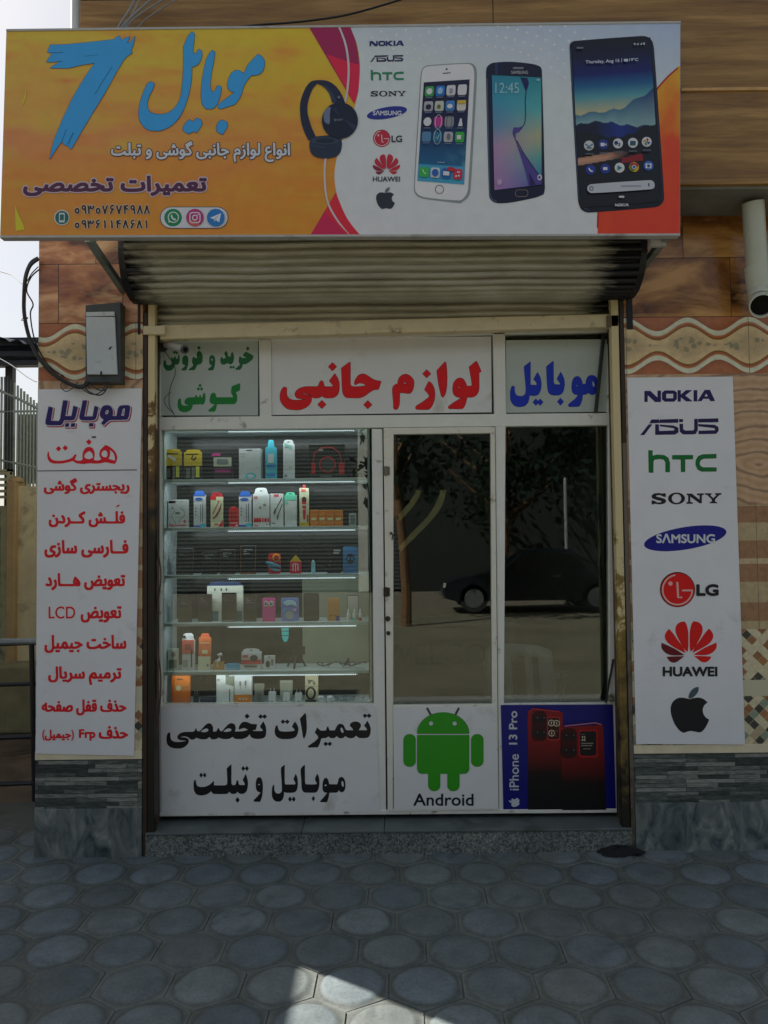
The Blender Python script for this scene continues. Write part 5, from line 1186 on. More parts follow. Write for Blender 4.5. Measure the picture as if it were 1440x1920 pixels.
SEV = TR(70, 740, 7.579, [
 [(970, 712), (1050, 755), (1105, 810), (1135, 880), (1130, 930), (1105, 985), (1040, 975), (970, 962), (900, 975), (830, 980), (740, 975), (660, 985), (590, 980), (540, 968), (505, 945), (440, 960), (370, 975), (290, 980), (220, 975), (170, 950), (145, 900), (140, 850), (150, 812), (165, 810), (165, 840), (180, 890), (215, 925), (280, 940), (370, 935), (450, 915), (500, 890), (530, 848), (560, 850), (545, 890), (530, 920), (560, 935), (620, 935), (645, 915), (640, 870), (655, 800), (690, 755), (740, 742), (785, 760), (810, 810), (815, 870), (800, 920), (830, 935), (890, 928), (910, 912), (890, 885), (880, 840), (900, 780), (945, 735)],
 [(662, 880), (690, 830), (740, 800), (775, 830), (795, 885), (770, 905), (730, 915), (690, 905)], [(908, 840), (935, 800), (970, 790), (992, 820), (995, 860), (980, 890), (940, 885), (915, 865)], [(1010, 910), (1030, 870), (1035, 810), (1030, 780), (1080, 830), (1100, 890), (1105, 935), (1060, 925)],
 dia(302, 768, 40), dia(397, 757, 40), dia(732, 672, 42)])
sft = [[(x+2.0, y+2.2) for x, y in l] for l in HD]
printed('heading', [(ink_shape(sft, 1.6, res=4), rgb(190, 70, 90)), (ink_shape(HD, 1.7, res=4), (.72, .72, .76)), (ink_shape(HD, res=4), rgb(42, 22, 104))], BY, bd)
printed('heading', [(ink_shape(SEV, .15, res=4), (0.88, .003, .022)), ([stroke([(70, 883), (256.5, 881)], 1.5)], (.01, .012, .02)), ([rect(172, 818, 180, 821)], (.03, .03, .08))], BY, bd)
LR = (0.84, .004, .016)
def line(items, name='text_line'):
    sh = []
    for it in items:
        sx, box, gw, fa = it[:4]; nib = it[4] if len(it) > 4 else 'flat'
        sh.append((text(sx, box, gw, nib, fa, 5.0), LR))
    return printed(name, sh, BY, bd)
line([('ریجستری گوشی', (82, 896, 243, 927), 1.25, True)])
line([('فلــش کــردن', (91, 958, 235, 989), 1.35, True), ('\u064E', (218, 946, 224, 951), .4, False, 'round')])
line([('فــارسی سازی', (83, 1012, 241, 1046), 1.35, True)])
line([('تعویض هـــارد', (85, 1074, 235, 1107), 1.35, True)])
line([('تعویض', (151, 1136, 228, 1168), 1.3, True), ('LCD', (91, 1137, 141, 1160), .25, False, 'round')])
line([('ساخت جیمیل', (83, 1190, 237, 1225), 1.3, True)])
line([('ترمیم سریال', (90, 1249, 228, 1285), 1.3, True)])
line([('حذف قفل صفحه', (78, 1311, 237, 1342), 1.25, True)])
line([('حذف', (185, 1361, 240, 1386), 1.25, True), ('Frp', (148, 1367, 179, 1389), .9, False, 'round'), ('جیمیل', (84, 1368, 133, 1389), .8, True), (')', (133.5, 1368, 138.5, 1389), .5, False, 'round'), ('(', (79, 1368, 84, 1389), .5, False, 'round')])
eb = sheet('emblem_board', 'white board with a column of eight company emblems on the right pillar', [(1193, 1395), (1397, 1396), (1374, 706), (1176, 708)], BY, .006, M_BOARD)
colsB = dict(navy=rgb(34, 18, 92), navy2=rgb(38, 20, 82), green=rgb(4, 116, 48), black=(.010, .012, .016), blue=rgb(14, 20, 140), white=(.72, .74, .76), red=(.84, .004, .006), redrim=rgb(112, 6, 24), pink=rgb(240, 190, 180), apple=(.008, .009, .012), leaf=rgb(70, 92, 100))
ems = emblems(lambda k, l: ink_shape(orient(l), 0, res=5) if k in 'abcdh' else l, colsB)
for nm, a, b2 in (('emblem', 0, 1), ('emblem', 1, 2), ('emblem', 2, 3), ('emblem', 3, 4), ('emblem', 4, 6), ('emblem', 6, 10), ('emblem', 10, 13), ('emblem', 13, 15)):
    printed(nm, ems[a:b2], BY, eb)

# ================================================================== fascia sign
SY = -0.45
BN = [(0, 442), (1275, 438), (1276, 40), (12, 55)]
fs_ = thing('fascia_sign', 'wide orange and white printed fascia sign across the top of the shop', 'shop sign', P(640, 441, SY))
w = MB(); w.quadbox(BN, SY+.004, SY+.032); w.build('sign_box', pm('sign_box_metal', (0.42, 0.42, 0.40), 0.4, 0.1, 8), fs_)
w = MB()
for a, b2 in ((BN[0], BN[1]), (BN[3], BN[2])): 
    pa, pb = P(a[0], a[1], SY), P(b2[0], b2[1], SY); w.bar(pa+np.array((0, .018, -.006)), pb+np.array((0, .018, -.006)), .045, .012)
w.build('sign_trim', pm('sign_edge_trim', (0.50, 0.50, 0.47), 0.4, 0.1, 12, dirt=(.2, .18, .14), dirt_amt=.2), fs_, bevel=.002)
OR = lambda r, g_, b: ph(r*1.08, g_*.87, b*.72, 3.3)
def vnoise(x, y, s=0):
    def h(i, j): return random.Random((i*73856093) ^ (j*19349663) ^ s).random()
    i, j = math.floor(x), math.floor(y); fx, fy = x-i, y-j; fx = fx*fx*(3-2*fx); fy = fy*fy*(3-2*fy)
    return (h(i, j)*(1-fx)+h(i+1, j)*fx)*(1-fy)+(h(i, j+1)*(1-fx)+h(i+1, j+1)*fx)*fy
def fbm(x, y, s=0): return sum(vnoise(x*2**k, y*2**k, s+k)/2**k for k in range(4))/1.875
def sunset(u, v):
    """printed orange sky with streaky cloud"""
    n = fbm(u*4.5, v*9, 3); n2 = fbm(u*9, v*24, 9)
    top = lerp(OR(186, 136, 44), OR(188, 136, 14), u); mid = lerp(OR(172, 102, 70), OR(184, 112, 28), u); low = lerp(OR(182, 106, 36), OR(186, 98, 16), u)
    c = grad([(0, top), (.36, lerp(top, mid, .5)), (.50, mid), (.72, lerp(mid, low, .8)), (1, low)], v+(n-.5)*.35)
    c = lerp(c, OR(170, 84, 40), max(0, n2-.52)*2.6*(1-.5*v)); c = lerp(c, OR(196, 150, 40), max(0, .42-n2)*1.6*(1-.6*v))
    return tuple(min(.86, x*(.95+.1*n2)) for x in c)
LQ = [(12.5, 55.5), (690, 47.5), (690, 439.5), (1, 441.5)]
picture('printed_sky', LQ, 90, 52, sunset, SY, fs_, .000)
GREYP = lambda u, v: tuple(x*(1-.05*fbm(u*3, v*3, 5)) for x in grad([(0, ph(112, 124, 146, 3.0)), (.4, ph(140, 148, 164, 3.0)), (1, ph(150, 156, 168, 3.0))], .75*v+.25*(1-u)+.05))
edge = [(655, 47.8), (670, 85), (675, 130), (668, 190), (650, 240), (633, 290), (627, 330), (633, 370), (650, 410), (675, 440)]
edge_s = smooth_loop(edge+[(1275, 438.5), (1275, 40.5)], 40, 5)
n0 = len(edge)
grid = MB(); vs = []; kk = 0; ny_, nx_ = 48, 60
ed = np.array([q for q in edge_s if q[0] < 700]); ed = ed[np.argsort(ed[:, 1])]
for j in range(ny_+1):
    v = j/ny_
    for i in range(nx_+1):
        u = i/nx_; yl = 47.8+(440-47.8)*v; xl = np.interp(yl, ed[:, 1], ed[:, 0]); x = xl+(1275.3-xl)*u; yt = 47.8+(40.3-47.8)*u; yb = 440+(438.2-440)*u
        vs.append(P(x, yt+(yb-yt)*v, SY-.0009)); grid.cols[kk] = GREYP(u, v); kk += 1
grid.add(vs, [(j*(nx_+1)+i, j*(nx_+1)+i+1, (j+1)*(nx_+1)+i+1, (j+1)*(nx_+1)+i) for j in range(ny_) for i in range(nx_)])
grid.build('printed_ground', vcol_mat(), fs_)
sw = []
mar = [(578, 48.8), (656, 48), (668, 82), (674, 125), (671, 170), (664, 195)]
sw.append(([smooth_loop(mar, 50)], ph(98, 8, 46, 3.4)))
sw.append(([smooth_loop([(612, 102), (674, 122), (672, 170), (664, 195)], 50)], ph(160, 10, 38, 3.4)))
sw.append(([smooth_loop([(582, 441), (630, 360), (634, 372), (650, 408), (674, 440.3)], 50)], ph(176, 16, 30, 3.4)))
sw.append(([smooth_loop([(582, 441), (608, 397), (650, 440.6)], 50)], ph(126, 12, 46, 3.4)))
pth = smooth_loop([(633, 48.2), (645, 80), (651, 115), (651, 150), (645, 190), (620, 250), (608, 300), (607, 340), (613, 380), (632, 415), (655, 440.2), (656, 440.4), (634, 412), (616, 378), (611, 340), (612, 300), (624, 250), (649, 190), (655, 150), (655, 115), (649, 80), (637, 48.2)], 60)
sw.append(([pth], (.70, .66, .66)))
printed('printed_ribbon', sw, SY, fs_, .0014, .0004)
# halftone dots over the pale ground
dots = []
for r in range(5):
    R = 250+r*20
    for k in range(38):
        a = math.radians(200+k*3.7); x = 895+R*1.0*math.cos(a); y = 330+R*.98*math.sin(a)
        if 690 < x < 1270 and 45 < y < 210 : dots.append(ell(x, y, 2.6, 2.6, 8))
printed('halftone_dots', [(dots, ph(158, 166, 180, 3.2))], SY, fs_, .0014)
# orange corner at the right end
CQ = [(1275.2, 124), (1251, 145), (1228, 172), (1180, 240), (1140, 310), (1124, 370), (1120, 438.6), (1275, 438.2)]
cmb = MB(); rows = 40; vs = []; kk = 0
lx = smooth_loop(CQ, 70); le = np.array([q for q in lx if q[0] < 1274.9 and q[1] < 438.0]); le = le[np.argsort(le[:, 1])]
for j in range(rows+1):
    y = 124.2+(438.2-124.2)*j/rows; xl = np.interp(y, le[:, 1], le[:, 0])
    for i in range(15):
        u = i/14; x = xl+(1275.1-xl)*u; n = fbm(x/34, y/60, 21); t = (y-124)/314+(n-.5)*.7
        vs.append(P(x, y, SY-.0016)); cmb.cols[kk] = grad([(0, OR(176, 116, 14)), (.35, OR(178, 94, 10)), (.55, OR(176, 48, 8)), (1, OR(190, 40, 16))], t*.85+.25*u*(t)); kk += 1
cmb.add(vs, [(j*15+i, j*15+i+1, (j+1)*15+i+1, (j+1)*15+i) for j in range(rows) for i in range(14)])
cmb.build('printed_corner', vcol_mat(), fs_)
printed('printed_corner', [([stroke([tuple(q) for q in le], 3.0)], rgb(190, 14, 24))], SY, fs_, .0020)['label'] = 'red edge line of the orange corner'
for sp_l in (smooth_loop([(28, 384), (34, 400), (46, 426), (45, 431), (30, 433), (29, 420)], 60), smooth_loop([(47, 164), (49, 178), (44, 194), (40, 198), (46, 180)], 60)): printed('printed_spark', [([sp_l], rgb(232, 214, 40))], SY, fs_, .0022)
# big 7 and the shop word
SVN = TR(80, 60, 7.68, [[(110, 185), (350, 178), (640, 150), (1030, 105), (1060, 75), (1105, 52), (1140, 125), (1180, 85), (1255, 65), (1215, 165), (1260, 140), (1328, 58), (1310, 170), (1270, 275), (1295, 295), (1215, 350), (1160, 410), (1060, 580), (900, 870), (740, 1130), (560, 1430), (410, 1690), (360, 1640), (310, 1625), (275, 1575), (210, 1660), (100, 1835), (130, 1680), (170, 1540), (280, 1270), (430, 950), (600, 660), (750, 445), (560, 475), (370, 520), (230, 520), (105, 520), (190, 460), (280, 415), (170, 430), (50, 432), (130, 315), (140, 300), (65, 290)]], False)
SVL = TR(80, 60, 7.68, [stroke([(1000, 500), (870, 700), (750, 900)], 9), stroke([(340, 1400), (275, 1575)], 9), stroke([(440, 1450), (360, 1620)], 12), stroke([(140, 300), (300, 292)], 8), stroke([(600, 350), (800, 325)], 5)], False)
SKY, SKYD = rgb(58, 172, 240), rgb(30, 74, 112)
printed('numeral', [(ink_shape(SVN, .55, res=4), SKYD), (SVN, SKY), (SVL, rgb(34, 100, 160))], SY, fs_, .0024)
MOB = TR(250, 50, 5.538, [
 [(610, 52), (635, 75), (630, 150), (618, 240), (625, 275), (655, 280), (670, 245), (690, 235), (712, 260), (708, 320), (680, 380), (640, 410), (608, 415), (605, 520), (595, 600), (570, 720), (530, 840), (470, 950), (390, 1030), (300, 1072), (220, 1082), (140, 1065), (85, 1010), (60, 950), (57, 870), (75, 770), (110, 670), (150, 590), (190, 570), (218, 590), (205, 640), (165, 720), (145, 790), (155, 860), (190, 895), (250, 910), (330, 905), (400, 870), (460, 800), (490, 730), (505, 640), (515, 520), (520, 400), (522, 210), (540, 160), (575, 90)],
 [(822, 245), (845, 260), (840, 330), (815, 460), (800, 560), (800, 640), (825, 680), (850, 665), (870, 620), (890, 608), (913, 625), (905, 700), (880, 780), (840, 840), (785, 855), (740, 840), (712, 790), (705, 700), (715, 560), (735, 440), (755, 350), (795, 270)],
 [(1295, 285), (1335, 310), (1362, 360), (1355, 430), (1320, 485), (1270, 502), (1220, 510), (1180, 560), (1145, 620), (1125, 690), (1090, 760), (1050, 805), (980, 830), (910, 852), (880, 840), (885, 810), (930, 770), (990, 730), (1050, 680), (1000, 660), (978, 620), (985, 560), (1015, 490), (1060, 455), (1105, 458), (1145, 490), (1190, 400), (1240, 340)],
 [(585, 962), (618, 990), (655, 948), (700, 965), (713, 1010), (660, 1100), (620, 1085), (575, 1115), (525, 1085), (515, 1050), (545, 1000)], [(925, 968), (965, 985), (978, 1030), (925, 1120), (870, 1090), (862, 1050), (885, 990)]])
printed('shop_name', [(ink_shape(MOB, .8, res=4), SKYD), (ink_shape(MOB, res=4), SKY)], SY, fs_, .0024)
tl = 'انواع لوازم جانبی گوشی و تبلت'
printed('text_line', [(text(tl, (208, 264, 544, 304), 1.0, 'round', True, 4, extra=1.3), rgb(40, 44, 56)), (text(tl, (208, 264, 544, 304), 1.0, 'round', True, 4), (.72, .74, .78))], SY, fs_, .0024)
tl = 'تعمیرات تخصصی'
printed('text_line', [(text(tl, (43, 329, 388, 368), 1.9, 'round', True, 4, extra=2.2), rgb(214, 196, 206)), (text(tl, (43, 329, 388, 368), 1.9, 'round', True, 4), rgb(92, 36, 72))], SY, fs_, .0024)
# digits drawn as pen strokes so that every figure is whole
FIG = {'0': [ell(.5, .62, .26, .24, 16)+[(.76, .62)]], '1': [[(.4, .05), (.52, .3), (.55, .95)]], '2': None, '3': [[(.02, .05), (.12, .4), (.18, .95)], [(.06, .28), (.18, .42), (.36, .36), (.42, .08)], [(.42, .08), (.46, .36), (.66, .42), (.84, .30), (.86, .06)]],
       '4': [[(.22, .05), (.30, .5), (.34, .95)], [(.82, .12), (.62, .06), (.44, .18), (.44, .34), (.60, .44), (.86, .42)], [(.26, .3), (.36, .42), (.46, .42)]], '6': [[(.78, .08), (.50, .06), (.28, .22), (.34, .42), (.58, .46), (.80, .38)], [(.62, .46), (.42, .70), (.24, .95)]],
       '7': [[(.12, .05), (.34, .5), (.48, .95)], [(.48, .95), (.64, .5), (.86, .05)]], '8': [[(.12, .95), (.34, .5), (.48, .05)], [(.48, .05), (.64, .5), (.88, .95)]], '9': [ell(.46, .28, .24, .2, 14)+[(.70, .28)], [(.70, .22), (.70, .55), (.76, .95)]]}
def figures(sx, box, wd):
    x0, y0, x1, y1 = box; cw = (x1-x0)/len(sx); o = []
    for i, ch in enumerate(sx):
        for st_ in FIG[ch]: o.append(stroke([(x0+cw*(i+.04+.92*a), y0+(y1-y0)*b2) for a, b2 in st_], wd))
    return o
for num, box in (('09307674988', (138, 384, 282, 402)), ('09361148681', (138, 412, 281, 429))):
    f = [q if _area(q) > 0 else q[::-1] for q in figures(num, box, 3.1)]
    printed('phone_number', [(ink_shape(f, 1.2, res=5), rgb(236, 206, 170)), (ink_shape(f, .1, res=5), rgb(44, 38, 42))], SY, fs_, .0024)
ic = [([ell(116, 408, 14.5)], (.75, .76, .72)), ([ell(116, 408, 12.6)], rgb(24, 112, 108)), ([rrect(110.5, 399, 121.5, 417, 2.2)], (.75, .76, .72)), ([rrect(112.4, 402, 119.6, 413, .8)], rgb(24, 112, 108))]
printed('telephone_icon', ic, SY, fs_, .0024, .0004)
pill = [([rrect(300, 387.5, 428, 428.5, 20)], rgb(70, 80, 96)), ([rrect(301.2, 388.7, 426.8, 427.3, 19)], (.76, .77, .80)),
        ([ell(324.5, 408, 16.5)], rgb(18, 140, 84)), ([ell(325, 407.4, 10.6)], (.8, .82, .8)), ([[(315.5, 417.5), (317.5, 410), (322, 415.5)]], (.8, .82, .8)), ([ell(325, 407.4, 8.6)], rgb(18, 140, 84)),
        ([smooth_loop([(321, 402.5), (323, 403), (323.6, 406), (326, 409.4), (329, 410), (330.2, 412), (328, 413.4), (323.6, 411.4), (320.4, 406.4)], 60)], (.8, .82, .8)),
        ([ell(365.5, 408, 16.5)], rgb(196, 48, 128)), ([smooth_loop([(352, 415), (358, 422), (366, 424.4), (374, 422), (370, 414), (360, 411)], 60)], rgb(214, 96, 84)), (ink_shape([stroke(rrect(356, 398.5, 375, 417.5, 5)+[(375, 412.5)], 2.0)]), (.85, .8, .84)), (ink_shape([stroke(arc(365.5, 408, 4.6, 0, 360), 2)]), (.85, .8, .84)), ([ell(371, 402.6, 1.3, n=8)], (.85, .8, .84)),
        ([ell(404.5, 408, 16.5)], rgb(36, 128, 204)), ([[(393.5, 408.4), (414.5, 399.6), (411, 417), (404.6, 412.6), (401.6, 416), (400.6, 411)]], (.85, .87, .9)), ([[(400.6, 411), (411.4, 402.6), (402.6, 412), (401.6, 416)]], rgb(150, 190, 220))]
printed('contact_icons', pill, SY, fs_, .0024, .0004)
# printed headphones
def HPt(l, sm=True): return TR(555, 140, 11.3, l, sm)
HPs = [(HPt([[(400, 120), (560, 115), (690, 140), (830, 230), (940, 370), (1010, 510), (1045, 610), (840, 610), (760, 580), (720, 440), (640, 310), (540, 230), (450, 190), (360, 290), (290, 450), (245, 640), (245, 800), (290, 990), (350, 1160), (420, 1310), (330, 1390), (260, 1390), (170, 1200), (110, 1000), (85, 800), (90, 600), (140, 420), (220, 250), (310, 150)]]), rgb(24, 34, 62)),
 (HPt([[(540, 215), (650, 250), (760, 370), (830, 500), (845, 590), (790, 590), (740, 470), (650, 310)]]), rgb(44, 64, 96)),
 (HPt([[(285, 1450), (300, 1400), (400, 1320), (560, 1295), (750, 1290), (930, 1350), (970, 1430), (970, 1520), (930, 1660), (830, 1740), (620, 1775), (430, 1745), (320, 1660), (285, 1530)]]), rgb(38, 50, 72)), (HPt([ell(615, 1400, 300, 78)]), rgb(52, 68, 92)), (HPt([ell(615, 1398, 200, 50)]), rgb(24, 34, 54)), (HPt([stroke([(310, 1490), (450, 1530), (620, 1540)], 16)]), rgb(62, 84, 106)),
 (HPt([ell(930, 972, 382, 385, 44)]), rgb(14, 24, 50)), (HPt([[(600, 780), (680, 690), (740, 690), (715, 850), (720, 1000), (690, 1055), (610, 1000), (585, 890)]]), rgb(116, 128, 160)), (HPt([[(960, 900), (1230, 1180), (1275, 1090)]], False), rgb(40, 54, 84)), (HPt([[(930, 890), (760, 740), (850, 690)]], False), rgb(36, 50, 80)), (HPt([ell(908, 480, 26, 32)]), rgb(110, 122, 140)),
 (fit(E_SONY, (626.5, 222.5, 643, 227)), rgb(130, 140, 150))]
printed('headphone_picture', HPs, SY, fs_, .0030, .0004)
# column of emblems
_dst = {'a': (693, 76, 757.5, 86.5), 'b': (694, 103, 756, 116), 'c': (695, 131, 757, 151), 'd': (695, 170, 761, 181)}
def putB(k, l):
    if k in _dst: return fit(l, _dst[k])
    src = {'e': bbox(E_OVAL), 'f': None, 'g': bbox(E_PETAL+E_PETAL_D), 'h': bbox(APPLE)}
    if k == 'e': return fit(l, (688, 199, 763, 224), src['e'])
    if k == 'f': return fit(l, (699.5, 243, 732, 275.5), bbox(LGb([ell(567, 285, 170, 170, 48)])))
    if k == 'f2': return fit(l, (734, 254, 754, 266.5))
    if k == 'g': return fit(l, (699, 289, 750, 327), src['g'])
    if k == 'g2': return fit(l, (699, 331, 750, 340.5))
    return fit(l, (705, 351, 740.5, 392), src['h'])
colsF = dict(navy=rgb(26, 30, 104), navy2=rgb(20, 24, 84), green=rgb(40, 140, 96), black=rgb(40, 46, 56), blue=rgb(36, 48, 150), white=(.72, .74, .78), red=rgb(206, 36, 60), redrim=rgb(150, 30, 60), pink=rgb(240, 200, 200), apple=rgb(44, 48, 60), leaf=rgb(110, 118, 132))
ems = emblems(putB, colsF, .55)
for a, b2 in ((0, 1), (1, 2), (2, 3), (3, 4), (4, 6), (6, 10), (10, 13), (13, 15)): printed('emblem', ems[a:b2], SY, fs_, .0022, .0004)
# three printed telephones
def bil(q, u, v): return tuple((np.array(q[0])*(1-u)+np.array(q[1])*u)*(1-v)+(np.array(q[3])*(1-u)+np.array(q[2])*u)*v)
def T_(ox, oy, sc, l, sm=False): return TR(ox, oy, sc, l, sm)
i1 = lambda l, sm=False: T_(770, 100, 5.333, l, sm)
bodyW = i1([[(170, 120), (560, 95), (620, 105), (655, 150), (662, 250), (600, 1340), (580, 1430), (500, 1500), (140, 1455), (60, 1420), (32, 1350), (100, 220), (120, 150)]], True)
ins = i1([[(175, 130), (555, 105), (605, 118), (630, 160), (636, 250), (575, 1340), (550, 1420), (490, 1470), (145, 1440), (68, 1405), (42, 1345), (110, 220), (128, 155)]], True)
printed('phone_picture', [(bodyW, rgb(150, 160, 160)), (ins, ph(168, 170, 176, 2.6)), (i1([ell(360, 158, 10)]), rgb(60, 60, 70)), (i1([stroke([(320, 200), (400, 194)], 9)]), rgb(70, 70, 80)), (ink_shape(i1([stroke(arc(288, 1360, 42, 0, 360), 8)])), rgb(130, 128, 126))], SY, fs_, .0022, .0004)['label'] = 'printed white telephone'
q1 = [(770+132/5.333, 100+290/5.333), (770+590/5.333, 100+260/5.333), (770+535/5.333, 100+1312/5.333), (770+66/5.333, 100+1275/5.333)]
def scrW(u, v):
    if v > .835: return rgb(70, 172, 214)
    n = fbm(u*5, v*8, 40); c = grad([(0, rgb(16, 18, 56)), (.35, rgb(20, 26, 70)), (.55, rgb(16, 60, 110)), (.75, rgb(18, 92, 140)), (1, rgb(30, 120, 160))], v)
    return lerp(c, rgb(110, 180, 180), max(0, n-.5)*3*max(0, u-.5)*2*max(0, v-.55)*3)
picture('phone_screen', q1, 24, 50, scrW, SY, fs_, .0042)
icons = []
IC = [[rgb(60, 180, 80), rgb(40, 130, 220), (.75, .75, .78), (.78, .76, .78)], [(.5, .5, .56), (.6, .66, .56), rgb(70, 140, 210), (.75, .7, .6)], [rgb(30, 30, 60), rgb(200, 60, 150), (.35, .36, .38), rgb(20, 24, 70)], [rgb(90, 140, 180), rgb(40, 120, 160), (.5, .52, .55), rgb(60, 180, 70)], [rgb(60, 190, 80), (.7, .75, .8), rgb(40, 110, 190), rgb(220, 50, 80)]]
def uv_loop(q, l): return [bil(q, a, b2) for a, b2 in l]
for r, vv in enumerate((.095, .245, .40, .55, .905)):
    for c in range(4):
        cu = (.135, .37, .605, .85)[c]; icons.append(([uv_loop(q1, rrect(cu-.098, vv-.05, cu+.098, vv+.05, .03))], IC[r][c]))
dk = [([uv_loop(q1, ell(.135, .095, .065, .032))], (.78, .8, .78)), ([uv_loop(q1, ell(.37, .095, .06, .034))], rgb(150, 200, 240)), (ink_shape([stroke([bil(q1, .33, .12), bil(q1, .37, .07), bil(q1, .41, .12)], 1.1)], res=6), (.8, .8, .85)), (text('20', (*bil(q1, .565, .075), *bil(q1, .645, .122)), .25, res=6), rgb(120, 120, 130)),
 ([uv_loop(q1, ell(.135, .25, .06, .026))], rgb(30, 34, 60)), ([uv_loop(q1, ell(.36, .25, .04, .02))], rgb(120, 110, 40)), ([uv_loop(q1, ell(.60, .25, .06, .022))], (.8, .82, .85)), ([uv_loop(q1, rect(.755, .197, .945, .225))], rgb(226, 190, 40)),
 ([uv_loop(q1, ell(.135, .40, .085, .044))], (.78, .78, .8)), (ink_shape([stroke(uv_loop(q1, arc(.37, .40, .07, 0, 360, 16)), 1)], res=6), (.8, .7, .8)), (ink_shape([stroke(uv_loop(q1, arc(.605, .40, .06, 0, 360, 16)), 1.2)], res=6), (.08, .08, .1)), ([uv_loop(q1, [(.84, .37), (.87, .37), (.90, .445), (.80, .445)])], (.7, .72, .8)),
 (ink_shape([stroke(uv_loop(q1, arc(.37, .55, .075, 0, 360, 16)), 1)], res=6), rgb(170, 220, 220)), (ink_shape([stroke([bil(q1, .34, .55), bil(q1, .365, .575), bil(q1, .41, .525)], 1.1)], res=6), rgb(190, 230, 230)), ([uv_loop(q1, ell(.61, .545, .04, .03))], (.18, .18, .2)), ([uv_loop(q1, rect(.79, .53, .88, .572))], (.8, .84, .8)),
 ([uv_loop(q1, ell(.70, .86, .09, .02))], rgb(200, 40, 60)), ([uv_loop(q1, rect(.54, .885, .67, .925))], (.75, .78, .85)), ([uv_loop(q1, ell(.37, .905, .07, .036))], rgb(40, 100, 190)), (ink_shape([stroke([bil(q1, .10, .88), bil(q1, .125, .91), bil(q1, .17, .925)], 1.6)], res=6), (.8, .85, .8)), ([uv_loop(q1, ell(.82, .925, .02, .01)), uv_loop(q1, ell(.875, .92, .02, .01)), uv_loop(q1, rect(.832, .88, .895, .892))], (.8, .75, .78)),
 ([uv_loop(q1, ell(.42+.04*k, .80, .01, .005, 8)) for k in range(4)], (.7, .75, .8))]
tiny = [uv_loop(q1, rect(cu-.07, vv+.058, cu+.07, vv+.066)) for vv in (.095, .245, .40, .55) for cu in (.135, .37, .605, .85)]
printed('app_icons', icons+dk+[(tiny, rgb(120, 130, 160))], SY, fs_, .0046, .00025)
i2 = lambda l, sm=False: T_(770, 100, 5.333, l, sm)
printed('phone_picture', [(i2([[(840, 92), (1000, 84), (1200, 103), (1290, 130), (1312, 175), (1342, 1350), (1330, 1410), (1250, 1442), (1000, 1492), (860, 1497), (800, 1462), (783, 1400), (753, 250), (758, 150), (790, 110)]], True), rgb(12, 18, 50)), (i2([[(845, 96), (870, 94), (870, 215), (845, 215)]]), rgb(40, 52, 100)), (i2([stroke([(762, 250), (790, 1400), (810, 1455), (862, 1488)], 9)]), rgb(90, 104, 140)), (i2([rrect(1022, 137, 1130, 157, 8)]), rgb(130, 132, 140)), (text('SAMSUNG', (770+1003/5.333, 100+172/5.333, 770+1175/5.333, 100+208/5.333), .45, res=6), rgb(150, 154, 160)), (ink_shape(i2([stroke(rrect(1048, 1366, 1172, 1432, 26)+[(1172, 1406)], 8)])), rgb(120, 110, 112))], SY, fs_, .0022, .0004)['label'] = 'printed dark blue telephone with curved screen'
q2 = [(770+812/5.333, 100+218/5.333), (770+1305/5.333, 100+242/5.333), (770+1310/5.333, 100+1312/5.333), (770+838/5.333, 100+1367/5.333)]
def scrG(u, v):
    a = grad([(0, rgb(40, 140, 170)), (.2, rgb(60, 160, 190)), (.45, rgb(110, 150, 190)), (.62, rgb(190, 150, 190)), (1, rgb(176, 130, 190))], v)
    b2 = grad([(0, rgb(40, 150, 160)), (.3, rgb(90, 190, 190)), (.55, rgb(190, 190, 140)), (.75, rgb(90, 180, 170)), (1, rgb(40, 100, 180))], v)
    return lerp(a, b2, u**1.1)
picture('phone_screen', q2, 16, 34, scrG, SY, fs_, .0044)
printed('app_icons', [(i2([[(1095, 240), (1165, 245), (1182, 300), (1160, 370), (1150, 380)]], True), rgb(20, 24, 90)), (i2([stroke([(1155, 370), (1145, 480), (1150, 620), (1140, 700), (1100, 760), (1050, 770)], 10)]), rgb(20, 60, 90)), (i2([[(1020, 800), (1030, 740), (1080, 740), (1110, 730), (1090, 780), (1050, 800), (1055, 870), (1110, 980), (1280, 1220), (1310, 1250), (1310, 1310), (1180, 1330), (1140, 1160), (1050, 880)]], True), rgb(84, 66, 150)), (i2([stroke([(1060, 870), (1130, 1000), (1280, 1215)], 9)]), rgb(16, 20, 70)), (i2([[(1180, 1180), (1250, 1310), (1195, 1325)]]), rgb(30, 22, 90)),
 (text('12:45', (770+845/5.333, 100+292/5.333, 770+1085/5.333, 100+400/5.333), .25, res=6), rgb(150, 200, 215)), (i2([ell(1290, 1240, 24, 30)]), (.6, .62, .75)), (i2([ell(888, 1285, 26, 30)]), rgb(200, 170, 205)), (i2([rect(1260, 255, 1290, 275)]), rgb(160, 200, 210)), (i2([ell(1288, 1240, 11, 13)]), rgb(40, 50, 110))], SY, fs_, .0050, .0003)
i3 = lambda l, sm=False: T_(1050, 60, 5.487, l, sm)
printed('phone_picture', [(i3([[(98, 160), (110, 115), (150, 92), (830, 41), (900, 50), (948, 95), (968, 185), (1072, 1700), (1045, 1770), (980, 1802), (300, 1857), (228, 1832), (195, 1772), (183, 1700)]], True), rgb(10, 12, 26)), (i3([stroke([(108, 170), (193, 1700), (232, 1800), (300, 1838)], 10)]), rgb(60, 70, 100)), (i3([stroke([(952, 150), (1058, 1690), (1040, 1745)], 8)]), rgb(46, 54, 76))], SY, fs_, .0026, .0004)['label'] = 'printed black telephone with a mountain view on its screen'
q3 = [(1050+122/5.487, 60+112/5.487), (1050+930/5.487, 60+55/5.487), (1050+1030/5.487, 60+1745/5.487), (1050+208/5.487, 60+1808/5.487)]
